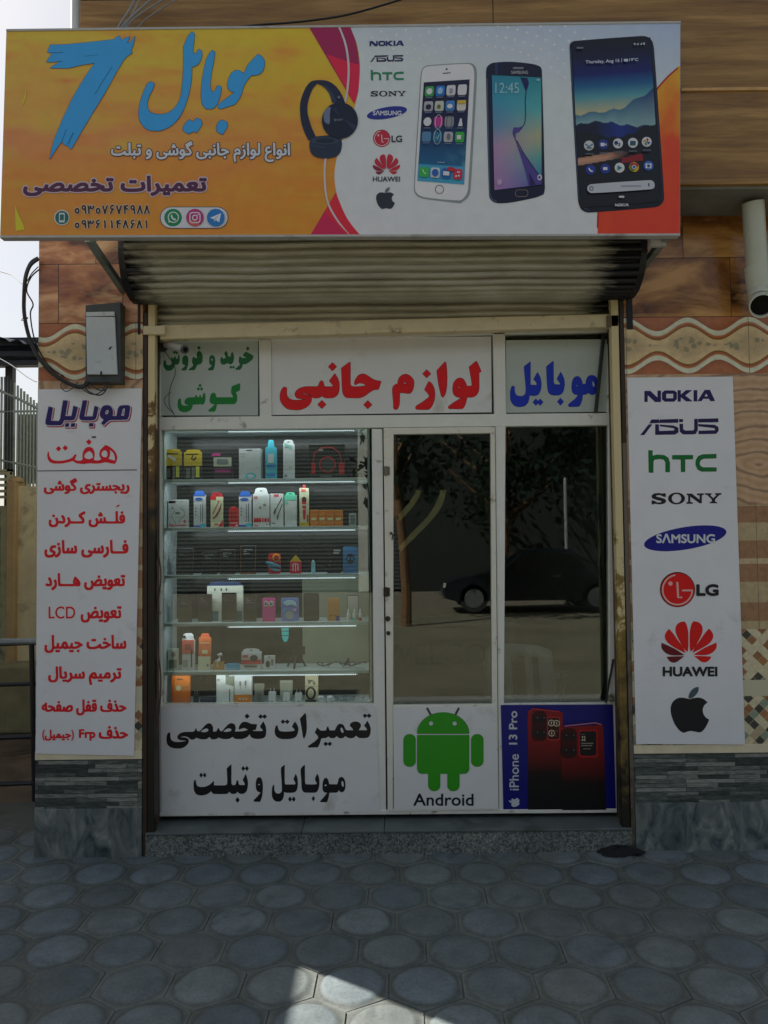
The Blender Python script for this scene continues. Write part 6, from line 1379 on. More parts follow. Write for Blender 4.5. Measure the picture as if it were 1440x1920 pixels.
def scrN(u, v):
    r1 = .435-.10*max(0, u-.55)/.45-.02*u+.008*math.sin(u*23); r2 = .505-.02*math.sin(u*5.5+.2)-.006*math.sin(u*31)+.01*u
    if v < r1: return grad([(0, rgb(6, 6, 18)), (.09, rgb(8, 10, 52)), (.2, rgb(10, 24, 110)), (.27, rgb(24, 100, 150)), (.34, rgb(90, 164, 176)), (.43, rgb(196, 192, 150))], v)
    if v < r2: return lerp(lerp(rgb(70, 124, 150), rgb(24, 40, 120), max(0, u-.6)*2.4), rgb(140, 178, 182), (v-r1)/(r2-r1))
    r3 = .555+.035*math.cos((u-.5)*5)+.006*math.sin(u*37)
    if v < r3: return lerp(rgb(14, 20, 50), rgb(20, 50, 140), max(0, 1-abs(u-.55)*3.2))
    if .70 < v+.05*u < .745 and u < .66: return lerp(rgb(214, 160, 130), rgb(24, 12, 22), max(0, (u-.35)*3.2)+abs(v+.05*u-.72)*12)
    if .73 < v+.035*u < .77 and .55 < u < .82: return rgb(150, 24, 30)
    return (.005, .005, .009)
picture('phone_screen', q3, 90, 220, scrN, SY, fs_, .0044)
ni = []
for cx, cy, c1 in ((298, 1168, (.66, .68, .7)), (446, 1156, rgb(40, 60, 150)), (596, 1146, (.76, .76, .78)), (750, 1140, (.76, .76, .78)), (892, 1130, (.76, .76, .78)), (315, 1416, rgb(40, 60, 160)), (466, 1406, rgb(40, 60, 160)), (613, 1396, (.78, .78, .78)), (762, 1390, rgb(226, 180, 40)), (910, 1376, rgb(60, 110, 200))): ni.append((i3([ell(cx, cy, 51)]), c1))
ni += [(i3([stroke([(262, 1150), (300, 1180), (340, 1150)], 12), rect(275, 1185, 325, 1200)]), rgb(90, 120, 150)), (i3([rect(418, 1140, 458, 1175), [(460, 1157), (478, 1143), (478, 1172)]]), (.78, .8, .85)), (i3([ell(578, 1140, 20)]), rgb(30, 60, 120)), (i3([ell(612, 1150, 10), ell(612, 1168, 8)]), rgb(60, 100, 150)), (i3([rrect(722, 1120, 778, 1165, 6)]), rgb(30, 90, 110)), (i3([[(892, 1130), (892, 1085), (915, 1110)]]), rgb(190, 40, 40)), (i3([[(892, 1130), (935, 1132), (910, 1155)]]), rgb(40, 70, 160)), (i3([[(892, 1130), (890, 1172), (868, 1150)]]), rgb(60, 140, 60)), (i3([[(892, 1130), (850, 1125), (872, 1105)]]), rgb(200, 160, 50)),
 (i3([smooth_loop([(292, 1400), (302, 1395), (308, 1410), (325, 1425), (340, 1425), (338, 1438), (318, 1438), (298, 1420)], 60)]), (.8, .82, .86)), (i3([rect(444, 1390, 488, 1420)]), (.8, .82, .86)), (i3([[(592, 1370), (640, 1396), (592, 1424)]]), rgb(50, 140, 140)), (i3([[(762, 1390), (718, 1375), (735, 1430), (758, 1438)]]), rgb(50, 140, 60)), (i3([[(762, 1390), (715, 1368), (745, 1345), (795, 1350), (808, 1375)]]), rgb(190, 40, 40)), (i3([ell(762, 1388, 22)]), (.8, .82, .86)), (i3([ell(762, 1388, 16)]), rgb(60, 110, 190)), (i3([rect(880, 1352, 942, 1402)]), (.7, .75, .85)), (i3([ell(911, 1377, 16)]), rgb(40, 70, 140)),
 (i3([smooth_loop([(320, 1566), (930, 1524), (968, 1550), (970, 1600), (935, 1618), (325, 1657), (284, 1630), (284, 1590)], 70)]), (.60, .62, .68)), (ink_shape(i3([stroke(arc(325, 1610, 20, -20, -330, 14), 8), stroke([(325, 1612), (345, 1611)], 8)])), rgb(60, 64, 74)), (i3([stroke([(913, 1555), (913, 1588)], 14)]), rgb(70, 74, 90)), (i3([rect(625, 1578, 835, 1590)]), rgb(150, 154, 164)), (i3([rrect(605, 1684, 662, 1706, 10)]), (.66, .66, .68)),
 (fit(E_NOKIA, (1050+566/5.487, 60+1764/5.487, 1050+708/5.487, 60+1794/5.487)), (.62, .63, .66)), (i3([[(755, 118), (782, 114), (768, 136)], [(785, 132), (808, 110), (808, 132)], [(822, 130), (845, 108), (845, 130)], rect(858, 108, 872, 132)]), (.66, .67, .7)), (i3([rect(172, 154, 240, 170)]), rgb(120, 124, 134)), (i3([rect(632, 270, 637, 312), rrect(656, 276, 702, 304, 12)]), (.62, .66, .74))]
for cx, cy in ((305, 1253), (452, 1243), (603, 1234), (753, 1225), (895, 1216)): ni.append((i3([rect(cx-42, cy-7, cx+42, cy+7)]), rgb(92, 96, 108)))
def tilted(sx, box, gr, tilt):
    x0, y0, x1, y1 = box; return [[(x, y-(x-x0)*tilt) for x, y in l] for l in text(sx, box, gr, res=6)]
ni.append((tilted('Thursday, Aug 15', (1050+262/5.487, 60+290/5.487, 1050+612/5.487, 60+336/5.487), .3, .045), (.62, .66, .78)))
ni.append((tilted('19°C', (1050+712/5.487, 60+268/5.487, 1050+806/5.487, 60+302/5.487), .28, .03), (.62, .66, .78)))
printed('app_icons', ni, SY, fs_, .0050, .00025)
# brackets that carry the sign
M_BRK = pm('grey_green_bracket', (0.20, 0.235, 0.215), 0.5, 0.15, 16, dirt=(0.05, 0.04, 0.03), dirt_amt=.2)
for a, b2 in (((166, 448, SY+.05), (232, 545, -.004)), ((1248, 446, SY+.05), (1196, 512, -.004))):
    w = MB(); w.bar(P(*a), P(*b2), .035, .035); w.build('bracket', M_BRK, fs_, bevel=.003)
w = MB(); w.box(P(1228, 450, SY)[0], P(1258, 450, SY)[0], SY+.06, SY+.085, P(1240, 452, SY)[2], P(1240, 438, SY)[2]); w.build('mounting_plate', pm('white_plate', (.5, .5, .48), .5, .1, 20), fs_)
w = MB(); w.bar(P(238, 545, -.012), P(232, 488, -.012), .03, .05); w.build('bracket_foot', M_BLK, fs_, bevel=.003)
w = MB(); w.bar(P(1194, 515, -.012), P(1206, 468, -.012), .03, .05); w.build('bracket_foot', M_BLK, fs_, bevel=.003)
# ================================================================== display cabinet behind the left window
CY0, CY1 = FY+.036, FY+.30                     # shelf front edge and back of the cabinet
GF = CY0+.045                                  # where the goods stand
cab = thing('display_cabinet', 'white display cabinet with six glass fronted shelves and strips of small lamps', 'cabinet', (Xp(500, CY0), CY0, z_step))
M_CAB = pm('white_cabinet_board', ph(126, 132, 132, 3.6), 0.4, 0.04, 8); M_BACK = pm('dark_cabinet_back', (0.007, 0.009, 0.009), 0.25, 0.25, 5)
xl, xr = Xp(304, CY0), Xp(694, CY0)
SHELF = [(901, 893), (991, 984), (1081, 1073), (1171, 1163), (1261, 1255), (1324, 1318)]     # photo rows, left and right end
def shelf_z(py): return Zp(py, CY0, 500)
SZ = []
for i, (a, b2) in enumerate(SHELF):
    z = Zp((a+b2)/2, CY0, 500); SZ.append(z)
    w = MB(); w.box(xl+.012, xr-.012, CY0, CY1-.004, z-.018, z); w.build('shelf', M_CAB, cab, bevel=.002)
ztop = Zp(806, CY0, 500)
w = MB(); w.box(xl, xl+.012, CY0, CY1, SZ[-1]-.02, ztop); w.build('side_panel', M_CAB, cab)
w = MB(); w.box(xr-.012, xr, CY0, CY1, SZ[-1]-.02, ztop); w.build('side_panel', M_CAB, cab)
w = MB(); w.box(xl, xr, CY1, CY1+.012, SZ[-1]-.02, ztop); w.build('back_panel', M_BACK, cab)
w = MB(); w.box(Xp(566, CY1), xr-.013, CY1-.006, CY1-.001, SZ[4]+.002, SZ[2]-.02); w.build('back_panel', pm('pale_reflection_card', ph(96, 98, 84, 2.6), .6, .1, 4), cab)  # pale sheet over the right back, the street's reflection put into its colour
w = MB(); w.box(xl, xr, CY0, CY1, ztop, ztop+.014); w.build('top_panel', M_CAB, cab)
M_LED, ns, ls, b = new_mat('lit_lamp_bead'); b.inputs['Base Color'].default_value = (.8, .85, .9, 1); b.inputs['Emission Color'].default_value = (.80, .90, 1, 1); b.inputs['Emission Strength'].default_value = .9
for i, z in enumerate([ztop]+SZ[:5]):
    zz = z-.019 if i else z-.004
    w = MB(); w.box(Xp(425, CY0), Xp(668, CY0), CY0-.002, CY0+.012, zz-.009, zz-.001); st = w.build('lamp_strip', pm('lamp_strip_tape', (.6, .62, .62), .5, .05, 20), cab)
    w = MB(); n = 62
    for k in range(n):
        x = Xp(430, CY0)+(Xp(664, CY0)-Xp(430, CY0))*k/(n-1); w.box(x-.002, x+.002, CY0-.0045, CY0-.0022, zz-.0078, zz-.0024)
    w.build('lamp_bead', M_LED, st)
    ld = bpy.data.lights.new('lamp_strip_light', 'AREA'); ld.shape = 'RECTANGLE'; ld.size = Xp(672, CY0)-Xp(322, CY0); ld.size_y = .012; ld.energy = (.40, .36, .34, .30, .26, .17)[i]; ld.color = (.86, .93, 1)
    lo = bpy.data.objects.new('lamp_strip_light', ld); COL.objects.link(lo); lo.location = ((Xp(672, CY0)+Xp(322, CY0))/2, CY0+.006, zz-.012); lo.rotation_euler = (math.radians(38), 0, 0); lo.parent = st; lo.location = Vector(lo.location)-Vector(_wloc[st.name].tolist())
w = MB(); w.tube([P(689, 905, CY0-.004), P(693, 930, CY0-.004), P(694, 1030, CY0-.004), P(692, 1170, CY0-.004), P(693, 1310, CY0-.004)], .0025, 5); w.build('lamp_wire', M_BLK, cab)

# ------------------------------------------------------------------ goods
class Item:
    """a package: front face given by its photo rectangle, standing on shelf i"""
    def __init__(s, name, label, cat, i, x0, x1, y0, y1=None, d=.03, col=(.6, .6, .6), dy=0.0, group=None, rough=.4, body='carton', taper=0.0, yaw=0.0, lean=0.0, rnd_=0.0, build=True):
        s.Y = GF+dy; s.x0, s.x1 = Xp(x0, s.Y), Xp(x1, s.Y); s.z0 = SZ[i]+.0005
        bot = y1 if y1 is not None else (SHELF[i][0]+(SHELF[i][1]-SHELF[i][0])*((x0+x1)/2-305)/380)-4
        s.h = (bot-y0)*(s.Y-CAM[1])/F_PX; s.w = s.x1-s.x0; s.d = d; s.lean = lean
        s.c = np.array(((s.x0+s.x1)/2, s.Y, s.z0)); s.yaw = math.radians(yaw)
        s.root = thing(name, label, cat, s.c, group)
        s.root.rotation_euler = (0, 0, s.yaw)
        s.k = 0; s.taper = taper
        if build:
            w = MB(); 
            if rnd_: w.prism([s.q(u, v) for u, v in [(p[0], p[1]) for p in rr01(rnd_, s.w, s.h)]], s.Y, s.Y+d)
            else:
                a, b_, c_, d_ = s.q(0, 0), s.q(1, 0), s.q(1, 1), s.q(0, 1)
                w.hexa([(a[0], s.Y, a[1]), (b_[0], s.Y, b_[1]), (c_[0], s.Y+lean, c_[1]), (d_[0], s.Y+lean, d_[1])], [(a[0], s.Y+d, a[1]), (b_[0], s.Y+d, b_[1]), (c_[0], s.Y+d+lean, c_[1]), (d_[0], s.Y+d+lean, d_[1])])
            w.build(body, pm('package_card', col, rough, .06, 30), s.root, bevel=.0015)
    def q(s, u, v):
        t = s.taper*v; return (s.x0+s.w*(t/2+u*(1-t)), s.z0+s.h*v)
    def pr(s, name, shapes, lift=.0016):
        """shapes: (kind,args,colour) in face coordinates u,v from the lower left corner"""
        mb = MB(); mats = []; idx = {}
        for i, (loops, c) in enumerate(shapes):
            if c not in idx: idx[c] = len(mats); mats.append(ink(c))
            lf = lift+.0005*(s.k+i)
            def mf(u, v, lf=lf):
                x, z = s.q(u, v); return (x, s.Y-lf+s.lean*v, z)
            fill(mb, loops, 0, 0, idx[c], mf)
        s.k += len(shapes); return mb.build(name, mats, s.root)
    def tab(s, u0, u1, v1, col, name='hang_tab', hole=True):
        a, b_ = s.q(u0, 1), s.q(u1, 1); h = s.h*(v1-1); w = MB()
        pts = [(a[0], a[1]-.002), (b_[0], b_[1]-.002), (b_[0]-.1*(b_[0]-a[0]), a[1]+h*.8), (b_[0]-.25*(b_[0]-a[0]), a[1]+h), (a[0]+.25*(b_[0]-a[0]), a[1]+h), (a[0]+.1*(b_[0]-a[0]), a[1]+h*.8)]
        w.prism(pts, s.Y+.004+s.lean, s.Y+.007+s.lean); o = w.build(name, pm('package_card', col, .4, .06, 30), s.root)
        if hole:
            w = MB(); cx_ = (a[0]+b_[0])/2; w.prism([(cx_+.008*math.cos(t), a[1]+h*.5+.003*math.sin(t)) for t in [k*.63 for k in range(10)]], s.Y+.0022+s.lean, s.Y+.0038+s.lean); w.build('hanging_hole', M_BLK, o)
        return o
def rr01(r, w, h):
    return [((x)/w, (y)/h) for x, y in rrect(0, 0, w, h, r)]
def R_(a, b2, c, d): return [rect(a, b2, c, d)]
def E_(cx, cy, rx, ry=None): return [ell(cx, cy, rx, ry or rx, 20)]
def S_(pts, w): return [stroke(pts, w)]
WH = ph(150, 150, 146, 3.6); YE = ph(128, 108, 18, 3.4); RD = ph(140, 10, 20, 3.2); ORG = ph(176, 84, 22, 3.2); BK = (.012, .012, .014); GY = ph(90, 94, 94, 3); TEAL = ph(70, 150, 120, 3); BLU = ph(24, 60, 120, 3.2); SKB = ph(50, 130, 180, 3); PK = ph(176, 40, 96, 3.2)
# --- first shelf
for lab, x0, x1, pc in (('yellow and black blister pack showing a white cell, first on the top shelf', 309, 341, 0), ('yellow and black blister pack showing a black ring, second on the top shelf', 345, 379, 1)):
    it = Item('blister_pack', lab, 'package', 0, x0, x1, 843, d=.012, col=BK, dy=.02*pc, group='yellow and black blister packs'); it.tab(.05, .95, 1.09, YE, hole=False)
    it.pr('printed_front', [(R_(0, .50, 1, 1), YE), (R_(.1, .90, .8, .94), BK), (S_([(.2, .85), (.62, .70)], .11) if pc == 0 else S_([(.5, .88), (.42, .76), (.55, .70), (.68, .82)], .07), WH if pc == 0 else BK), (R_(.12, .08, .34, .42)+R_(.44, .04, .6, .45), (.2, .2, .18)), (R_(.66, .1, .86, .48), ph(150, 150, 40))])
it = Item('toy_box', 'dark box with a pink tab and a cream window label on the top shelf', 'box', 0, 401, 437, 850, col=(.03, .02, .03), yaw=4); it.tab(-.12, .38, 1.12, PK, hole=False)
it.pr('printed_front', [(R_(.0, .55, .92, .93), ph(140, 140, 126, 3.2)), ([rrect(.16, .62, .76, .86, .08)], GY), (R_(.02, .26, .9, .46), ph(70, 14, 60, 3)), (R_(.1, .33, .8, .38), PK)])
it = Item('carton', 'large plain white carton with a blue disc at its foot, on the top shelf', 'box', 0, 448, 489, 836, d=.06, col=WH, yaw=-3)
it.pr('printed_front', [(R_(.34, .93, .62, .96), BK), (R_(.04, .82, .3, .84)+R_(.04, .74, .3, .75), GY), (E_(.55, .10, .26, .10), SKB), (E_(.55, .10, .16, .06), WH), (R_(.8, .36, .95, .37), GY)])
it = Item('bottle_pack', 'bright blue bottle shaped pack with a white middle on the top shelf', 'package', 0, 498, 519, 832, d=.03, col=SKB, rnd_=.012)
it.pr('printed_front', [(R_(.25, .50, .75, .78), ph(140, 160, 160, 3.4)), (R_(.05, .36, .95, .44), ph(20, 80, 120)), (R_(.1, .08, .9, .16), ph(20, 80, 130))]); it.tab(.2, .8, 1.22, SKB, 'cap', False)
it = Item('hanging_carton', 'tall narrow white hanging carton right of the blue bottle pack, top shelf', 'box', 0, 531.5, 553, 826, d=.02, col=WH, yaw=5, lean=.01); it.tab(.0, .92, 1.12, WH)
it.pr('printed_front', [(S_([(.1, .98), (.8, .88)], .12), ph(90, 120, 110)), (R_(.1, .05, .35, .12), GY), (R_(.5, .3, .8, .31)+R_(.5, .34, .8, .35), GY), (S_([(.15, .88), (.5, .93)], .03), GY)])
it = Item('headphone_box', 'dark box with round red rimmed headphones at the right end of the top shelf', 'box', 0, 580, 647, 826, d=.07, col=(.016, .014, .013), rough=.2)
it.pr('printed_front', [(ink_shape([stroke(arc(.52, .40, .22, 0, 360, 26), .03)], res=120, tol=.004), RD), (E_(.52, .40, .19, .21), (.06, .055, .055)), (R_(.07, .14, .18, .45)+R_(.84, .12, .99, .45), ph(140, 12, 24, 3)), (S_([(.12, .45), (.14, .72), (.36, .90), (.66, .90), (.86, .74), (.92, .45)], .035), ph(100, 12, 18, 3)), (R_(.28, .80, .40, .86), (.3, .3, .3)), (R_(.3, .05, .62, .075), (.3, .3, .3))])
# --- second shelf
it = Item('earphone_box', 'square white box printed with a pair of wired earphones, left end of the second shelf', 'box', 1, 315, 352, 934, d=.03, col=WH, yaw=-4)
it.pr('printed_front', [(R_(.04, .88, .38, .96), BK), (S_([(.24, .70), (.34, .60), (.18, .40), (.40, .14)], .018), (.05, .05, .05)), (S_([(.62, .72), (.86, .58), (.84, .42), (.62, .30), (.56, .14)], .018), (.05, .05, .05)), (E_(.22, .71, .035), BK), (E_(.86, .22, .07), ph(150, 60, 50)), (R_(.04, .05, .96, .08)+R_(.04, .11, .96, .12), RD), (R_(.38, .48, .62, .56), (.25, .25, .25))])
for lab, x0, x1 in (('blue topped white carton showing two thin grey pens, nearest the earphone box', 363, 385), ('blue topped white carton showing dark cables, right of the small red box', 448, 471)):
    it = Item('pen_carton', lab, 'box', 1, x0, x1, 924, d=.024, col=WH, group='white cartons with blue tops'); it.tab(.05, .95, 1.12, BLU, hole=False)
    it.pr('printed_front', [(R_(0, .95, 1, 1), BLU), (E_(.45, .86, .34, .05), BLU), (R_(0, 0, 1, .06), BLU), (E_(.8, .06, .25, .06), SKB), (S_([(.62, .70), (.6, .16)], .05)+S_([(.8, .74), (.78, .16)], .06), (.08, .12, .16)), (E_(.2, .58, .07, .03)+E_(.2, .48, .07, .03)+E_(.2, .38, .07, .03), GY)])
it = Item('cable_carton', 'cream carton with a red top and a red looped cable, on the second shelf', 'box', 1, 395, 418, 928, d=.022, col=ph(150, 136, 110, 3.6), yaw=5); it.tab(.0, 1, 1.14, ph(120, 16, 26, 3.2))
it.pr('printed_front', [(R_(0, .9, .45, 1), RD), (S_([(.7, .88), (.2, .45), (.22, .28), (.5, .38), (.92, .80), (.8, .60), (.3, .32)], .055), ph(110, 30, 30, 3)), ([[(.6, .02), (1, .02), (1, .25)]], RD), (R_(.3, .06, .62, .12), ph(150, 60, 40))])
it = Item('red_box', 'small red box between the two blue topped cartons on the second shelf', 'box', 1, 429, 447, 949, d=.03, col=RD); it.tab(.2, .7, 1.1, RD, hole=False)
it.pr('printed_front', [(S_([(.3, .85), (.3, .35)], .1)+S_([(.65, .85), (.65, .35)], .1), ph(90, 8, 14, 3)), (R_(.7, .04, .95, .12)+R_(.1, .2, .9, .23), WH)])
it = Item('hanging_carton', 'broad white hanging carton with two red squares near its foot, second shelf', 'box', 1, 474, 505, 922, d=.028, col=WH); it.tab(.08, .92, 1.19, WH)
it.pr('printed_front', [(R_(.06, .14, .52, .27), RD), (R_(.56, .14, .98, .27), RD), (ink_shape([stroke(arc(.77, .205, .10, 0, 360, 18), .03)], res=100, tol=.004), WH), (R_(.08, .85, .3, .93), ph(130, 80, 80)), (R_(.64, .62, .80, .70)+R_(.38, .55, .52, .62), GY), (R_(.1, .02, .34, .05), RD), (E_(.86, .07, .04, .02), BK)])
it = Item('cable_carton', 'white carton with two grey plugs on cables printed across it, second shelf', 'box', 1, 507, 531, 921, d=.026, col=ph(140, 140, 136, 3.6))
it.pr('printed_front', [(R_(.28, .90, .66, .98), ph(150, 50, 60)), (S_([(.9, .86), (.35, .46)], .05)+S_([(.95, .68), (.55, .30)], .05), (.08, .08, .09)), (S_([(.42, .52), (.28, .38)], .13)+S_([(.62, .36), (.52, .22)], .11), (.14, .14, .15)), (R_(.1, .08, .4, .12), GY)])
it = Item('carton', 'white carton with a mint green top on the second shelf', 'box', 1, 533.5, 556, 924, d=.026, col=WH); it.tab(.08, .9, 1.10, TEAL)
it.pr('printed_front', [(R_(0, .84, .98, 1), TEAL), (R_(.05, .72, .3, .80), TEAL), (R_(.55, .30, .75, .36)+R_(.5, .4, .8, .42), ph(120, 150, 140))])
it = Item('microphone_carton', 'cream carton with a red microphone and yellow foot, left of the orange boxes', 'box', 1, 561.5, 579, 910, d=.022, col=ph(150, 140, 112, 3.6)); it.tab(.3, .7, 1.09, ph(110, 20, 20, 3), hole=False)
it.pr('printed_front', [(R_(0, 0, 1, .10), YE), (R_(.2, .90, .7, .97), ph(150, 60, 60)), ([[(.25, .68), (.75, .68), (.62, .18), (.42, .18)]], RD), (E_(.5, .70, .26, .07), (.1, .02, .02)), (R_(.28, .54, .72, .57)+R_(.32, .44, .68, .46), WH), (R_(.8, .1, .95, .3), RD)])
for k, (x0, x1) in enumerate(((581, 596), (596.5, 611.5), (612, 627), (627.5, 642.5))):
    it = Item('orange_box', ('leftmost of four orange boxes in a row on the second shelf', 'second from the left of four orange boxes in a row', 'third from the left of four orange boxes in a row', 'rightmost of four orange boxes in a row on the second shelf')[k], 'box', 1, x0, x1, 951, d=.03, col=ORG, group='row of orange boxes', dy=.003*(k % 2))
    it.pr('printed_front', [(R_(.16, .36, .76, .52), ph(200, 150, 110, 3)), (R_(.0, .80, 1, .82), ph(150, 60, 14))])
it = Item('clear_case', 'clear plastic case at the right end of the second shelf', 'case', 1, 654, 668, 938, 962, d=.012, col=ph(100, 106, 104), rnd_=.008, rough=.15)
it.pr('printed_front', [([rrect(.2, .15, .8, .85, .1)], ph(70, 76, 74)), (R_(.1, -.18, .5, -.12), WH)])
# --- third shelf
def dark_case(lab, i, x0, x1, y0, rim=(.03, .03, .03), txt=0.0, **kw):
    it = Item('phone_case_pack', lab, 'phone case', i, x0, x1, y0, d=.012, col=(.010, .010, .012), rough=.18, group='dark phone case packs', **kw)
    sh2 = [(R_(0, 0, 1, .07), rim), (S_([(.03, .02), (.02, .98)], .03), rim), (S_([(.97, .02), (.98, .98)], .03), rim)]
    for k in range(3): sh2.append((R_(.18, .84-.07*k, .40+.35*((k*7+i) % 3)/2, .875-.07*k), (.02+txt, .02+txt, .022+txt)))
    it.pr('printed_front', sh2); return it
dark_case('grey striped dark case pack at the left end of the third shelf', 2, 330, 362, 1027, (.05, .055, .055), .03, yaw=6, lean=.02)
dark_case('plain black case pack second from the left on the third shelf', 2, 378, 406, 1033, (.015, .015, .016), .10, lean=.02)
dark_case('black case pack with dull red edges on the third shelf', 2, 412, 440, 1028, (.09, .03, .03), .16, lean=.02)
dark_case('black case pack with an orange foot on the third shelf', 2, 450, 479, 1020, (.22, .07, .02), .2, lean=.02)
it = Item('toy_case', 'red toy shaped case with blue and yellow pieces on the third shelf', 'phone case', 2, 503, 525, 1034, d=.018, col=ph(150, 16, 26, 3.2), rnd_=.010)
w = MB(); w.lathe([(.004, -.016), (.019, -.014), (.024, -.004), (.019, .008)], (it.c[0]+.012, it.Y, it.z0+it.h*.78), 16, 'y'); w.build('yellow_piece', pm('toy_plastic_yellow', ph(160, 112, 30, 3), .3, .1, 9), it.root, smooth=True)
w = MB(); w.lathe([(.002, -.02), (.014, -.018), (.016, -.008), (.01, .003)], (it.c[0]+.014, it.Y-.006, it.z0+it.h*.78), 14, 'y'); w.build('red_piece', pm('toy_plastic_red', ph(150, 20, 26, 3), .3, .1, 9), it.root, smooth=True)
w = MB(); a = it.c+np.array((-.045, -.012, it.h*.58)); w.tube([a, a+np.array((.03, -.004, -.012)), a+np.array((.06, 0, -.022)), a+np.array((.085, .004, -.03))], [.006, .013, .011, .004], 10); w.tube([a+np.array((.01, 0, -.02)), a+np.array((.05, -.003, -.045)), a+np.array((.08, 0, -.05))], [.004, .010, .004], 10); w.build('blue_wing', pm('toy_plastic_blue', ph(60, 110, 130, 3), .3, .1, 9), it.root, smooth=True)
it = Item('pencil_case', 'red and white pencil shaped case with a yellow tip on the third shelf', 'phone case', 2, 543, 564, 1032, 1055, d=.02, col=ph(150, 14, 40, 3.2))
it.pr('printed_front', [(S_([(.28, .25), (.28, .8)], .08)+S_([(.5, .2), (.5, .85)], .08)+S_([(.72, .25), (.72, .8)], .08), WH), (S_([(.3, .8), (.7, .8)], .06), WH)])
w = MB(); a = it.q(0, 1); b_ = it.q(1, 1); w.prism([(a[0], a[1]), (b_[0], b_[1]), ((a[0]+b_[0])/2+.003, a[1]+.035), ((a[0]+b_[0])/2-.003, a[1]+.035)], it.Y+.002, it.Y+.018); w.build('pencil_tip', pm('package_card', YE, .4, .06, 30), it.root)
w = MB(); a0 = it.q(-.15, 0); b0 = it.q(1.15, 0); zb_ = SZ[2]+.0005; w.hexa([(a0[0], it.Y-.002, zb_), (b0[0], it.Y-.002, zb_), (b0[0]-.004, it.Y-.002, a0[1]), (a0[0]+.004, it.Y-.002, a0[1])], [(a0[0], it.Y+.02, zb_), (b0[0], it.Y+.02, zb_), (b0[0]-.004, it.Y+.02, a0[1]), (a0[0]+.004, it.Y+.02, a0[1])]); w.build('clear_foot', pm('clear_grey_plastic', ph(90, 92, 92), .2, .1, 9), it.root, bevel=.003)
it = Item('toy_bottle', 'small pale blue bottle between the pencil case and the dark cases, third shelf', 'bottle', 2, 583, 590, 1049, d=.02, col=ph(90, 130, 150), rnd_=.006)
it.tab(.2, .8, 1.15, WH, 'cap', False)
it = Item('phone_case_pack', 'black case with pale lettering and white dots near the right end of the third shelf', 'phone case', 2, 612, 639, 1020, d=.012, col=(.01, .01, .014), rnd_=.01, group='dark phone case packs')
it.pr('printed_front', [(R_(.48, .82, .95, .88)+R_(.48, .72, .85, .78), (.4, .42, .42)), (E_(.2, .7, .03, .02)+E_(.24, .45, .03, .02)+E_(.18, .3, .03, .02), (.4, .4, .4))])
it = Item('skull_case', 'blue case printed with a dark skull at the right end of the third shelf', 'phone case', 2, 642, 670, 1020, d=.012, col=ph(40, 80, 116, 3.0), rnd_=.012)
it.pr('printed_front', [(E_(.5, .56, .28, .17), (.02, .03, .05)), (R_(.36, .34, .64, .46), (.02, .03, .05)), (E_(.38, .54, .08, .05)+E_(.62, .54, .08, .05), ph(50, 100, 140, 3)), (S_([(.42, .40), (.42, .35)], .03)+S_([(.5, .40), (.5, .35)], .03)+S_([(.58, .40), (.58, .35)], .03), ph(50, 100, 140, 3))])
# --- fourth shelf
dark_case('grey clear case pack at the left end of the fourth shelf', 3, 334, 359, 1118, (.10, .10, .09), .10, yaw=4)
dark_case('black glossy case pack left of the white boxed phone, fourth shelf', 3, 371, 397, 1114, (.06, .06, .05), .08, yaw=-8, dy=.02)
it = Item('phone_box', 'white box with a dark blue striped top behind a black phone on the fourth shelf', 'box', 3, 388, 455, 1099, d=.02, col=ph(136, 136, 126, 3.4), dy=.05)
it.tab(.0, 1, 1.12, ph(20, 34, 66, 3), hole=False)
it.pr('printed_front', [(R_(.04, 0, .32, .28), ph(50, 84, 96, 3)), (R_(.80, 0, .98, .28), ph(50, 84, 96, 3)), (R_(.2, .86, .24, .93)+R_(.38, .86, .42, .93)+R_(.52, .86, .56, .93), (.1, .1, .1))])
dark_case('black phone standing before the white box with striped top, fourth shelf', 3, 415, 443, 1110, (.2, .2, .19), .02, rnd_=.008)
dark_case('dark clear case pack right of the white boxed phone, fourth shelf', 3, 456, 480, 1114, (.12, .12, .10), .2, yaw=7)
it = Item('owl_case', 'bright pink phone case with two round white owl eyes on the fourth shelf', 'phone case', 3, 491, 515, 1119, d=.012, col=PK, rnd_=.010)
it.pr('printed_front', [(E_(.30, .76, .19, .12)+E_(.70, .76, .19, .12), WH), (E_(.30, .76, .12, .075)+E_(.70, .76, .12, .075), (.1, .06, .08)), (E_(.32, .78, .05, .03)+E_(.72, .78, .05, .03), WH), ([[(.44, .66), (.56, .66), (.5, .58)]], ph(180, 120, 60)), (R_(0, 0, 1, .04), ph(140, 30, 80))])
it = Item('shiny_pouch', 'shiny blue pouch with a pale disc on the fourth shelf', 'package', 3, 526, 559, 1118, d=.008, col=ph(70, 84, 130, 3), rnd_=.010, rough=.15)
it.pr('printed_front', [(E_(.48, .26, .24, .18), ph(110, 112, 112, 3)), ([smooth_loop([(.1, .8), (.4, .9), (.8, .84), (.9, .6), (.6, .7), (.3, .66)], 70)], ph(110, 140, 180, 3)), ([smooth_loop([(.1, .5), (.3, .6), (.2, .3)], 70)], ph(50, 110, 140, 3)), ([smooth_loop([(.6, .5), (.9, .55), (.8, .4)], 70)], ph(140, 110, 160, 3))])
it = Item('phone_case_pack', 'plain grey green phone case leaning on the pale back, fourth shelf', 'phone case', 3, 568, 597, 1101, 1153, d=.010, col=(.030, .034, .030), rnd_=.012, group='dark phone case packs', rough=.25, lean=.01)
it.pr('printed_front', [([rrect(.06, .03, .94, .97, .08)], (.038, .042, .036))])
it = Item('gold_case', 'gold patterned phone case on the fourth shelf', 'phone case', 3, 612, 635, 1114, 1156, d=.010, col=ph(130, 90, 40, 3), rnd_=.008, lean=.01)
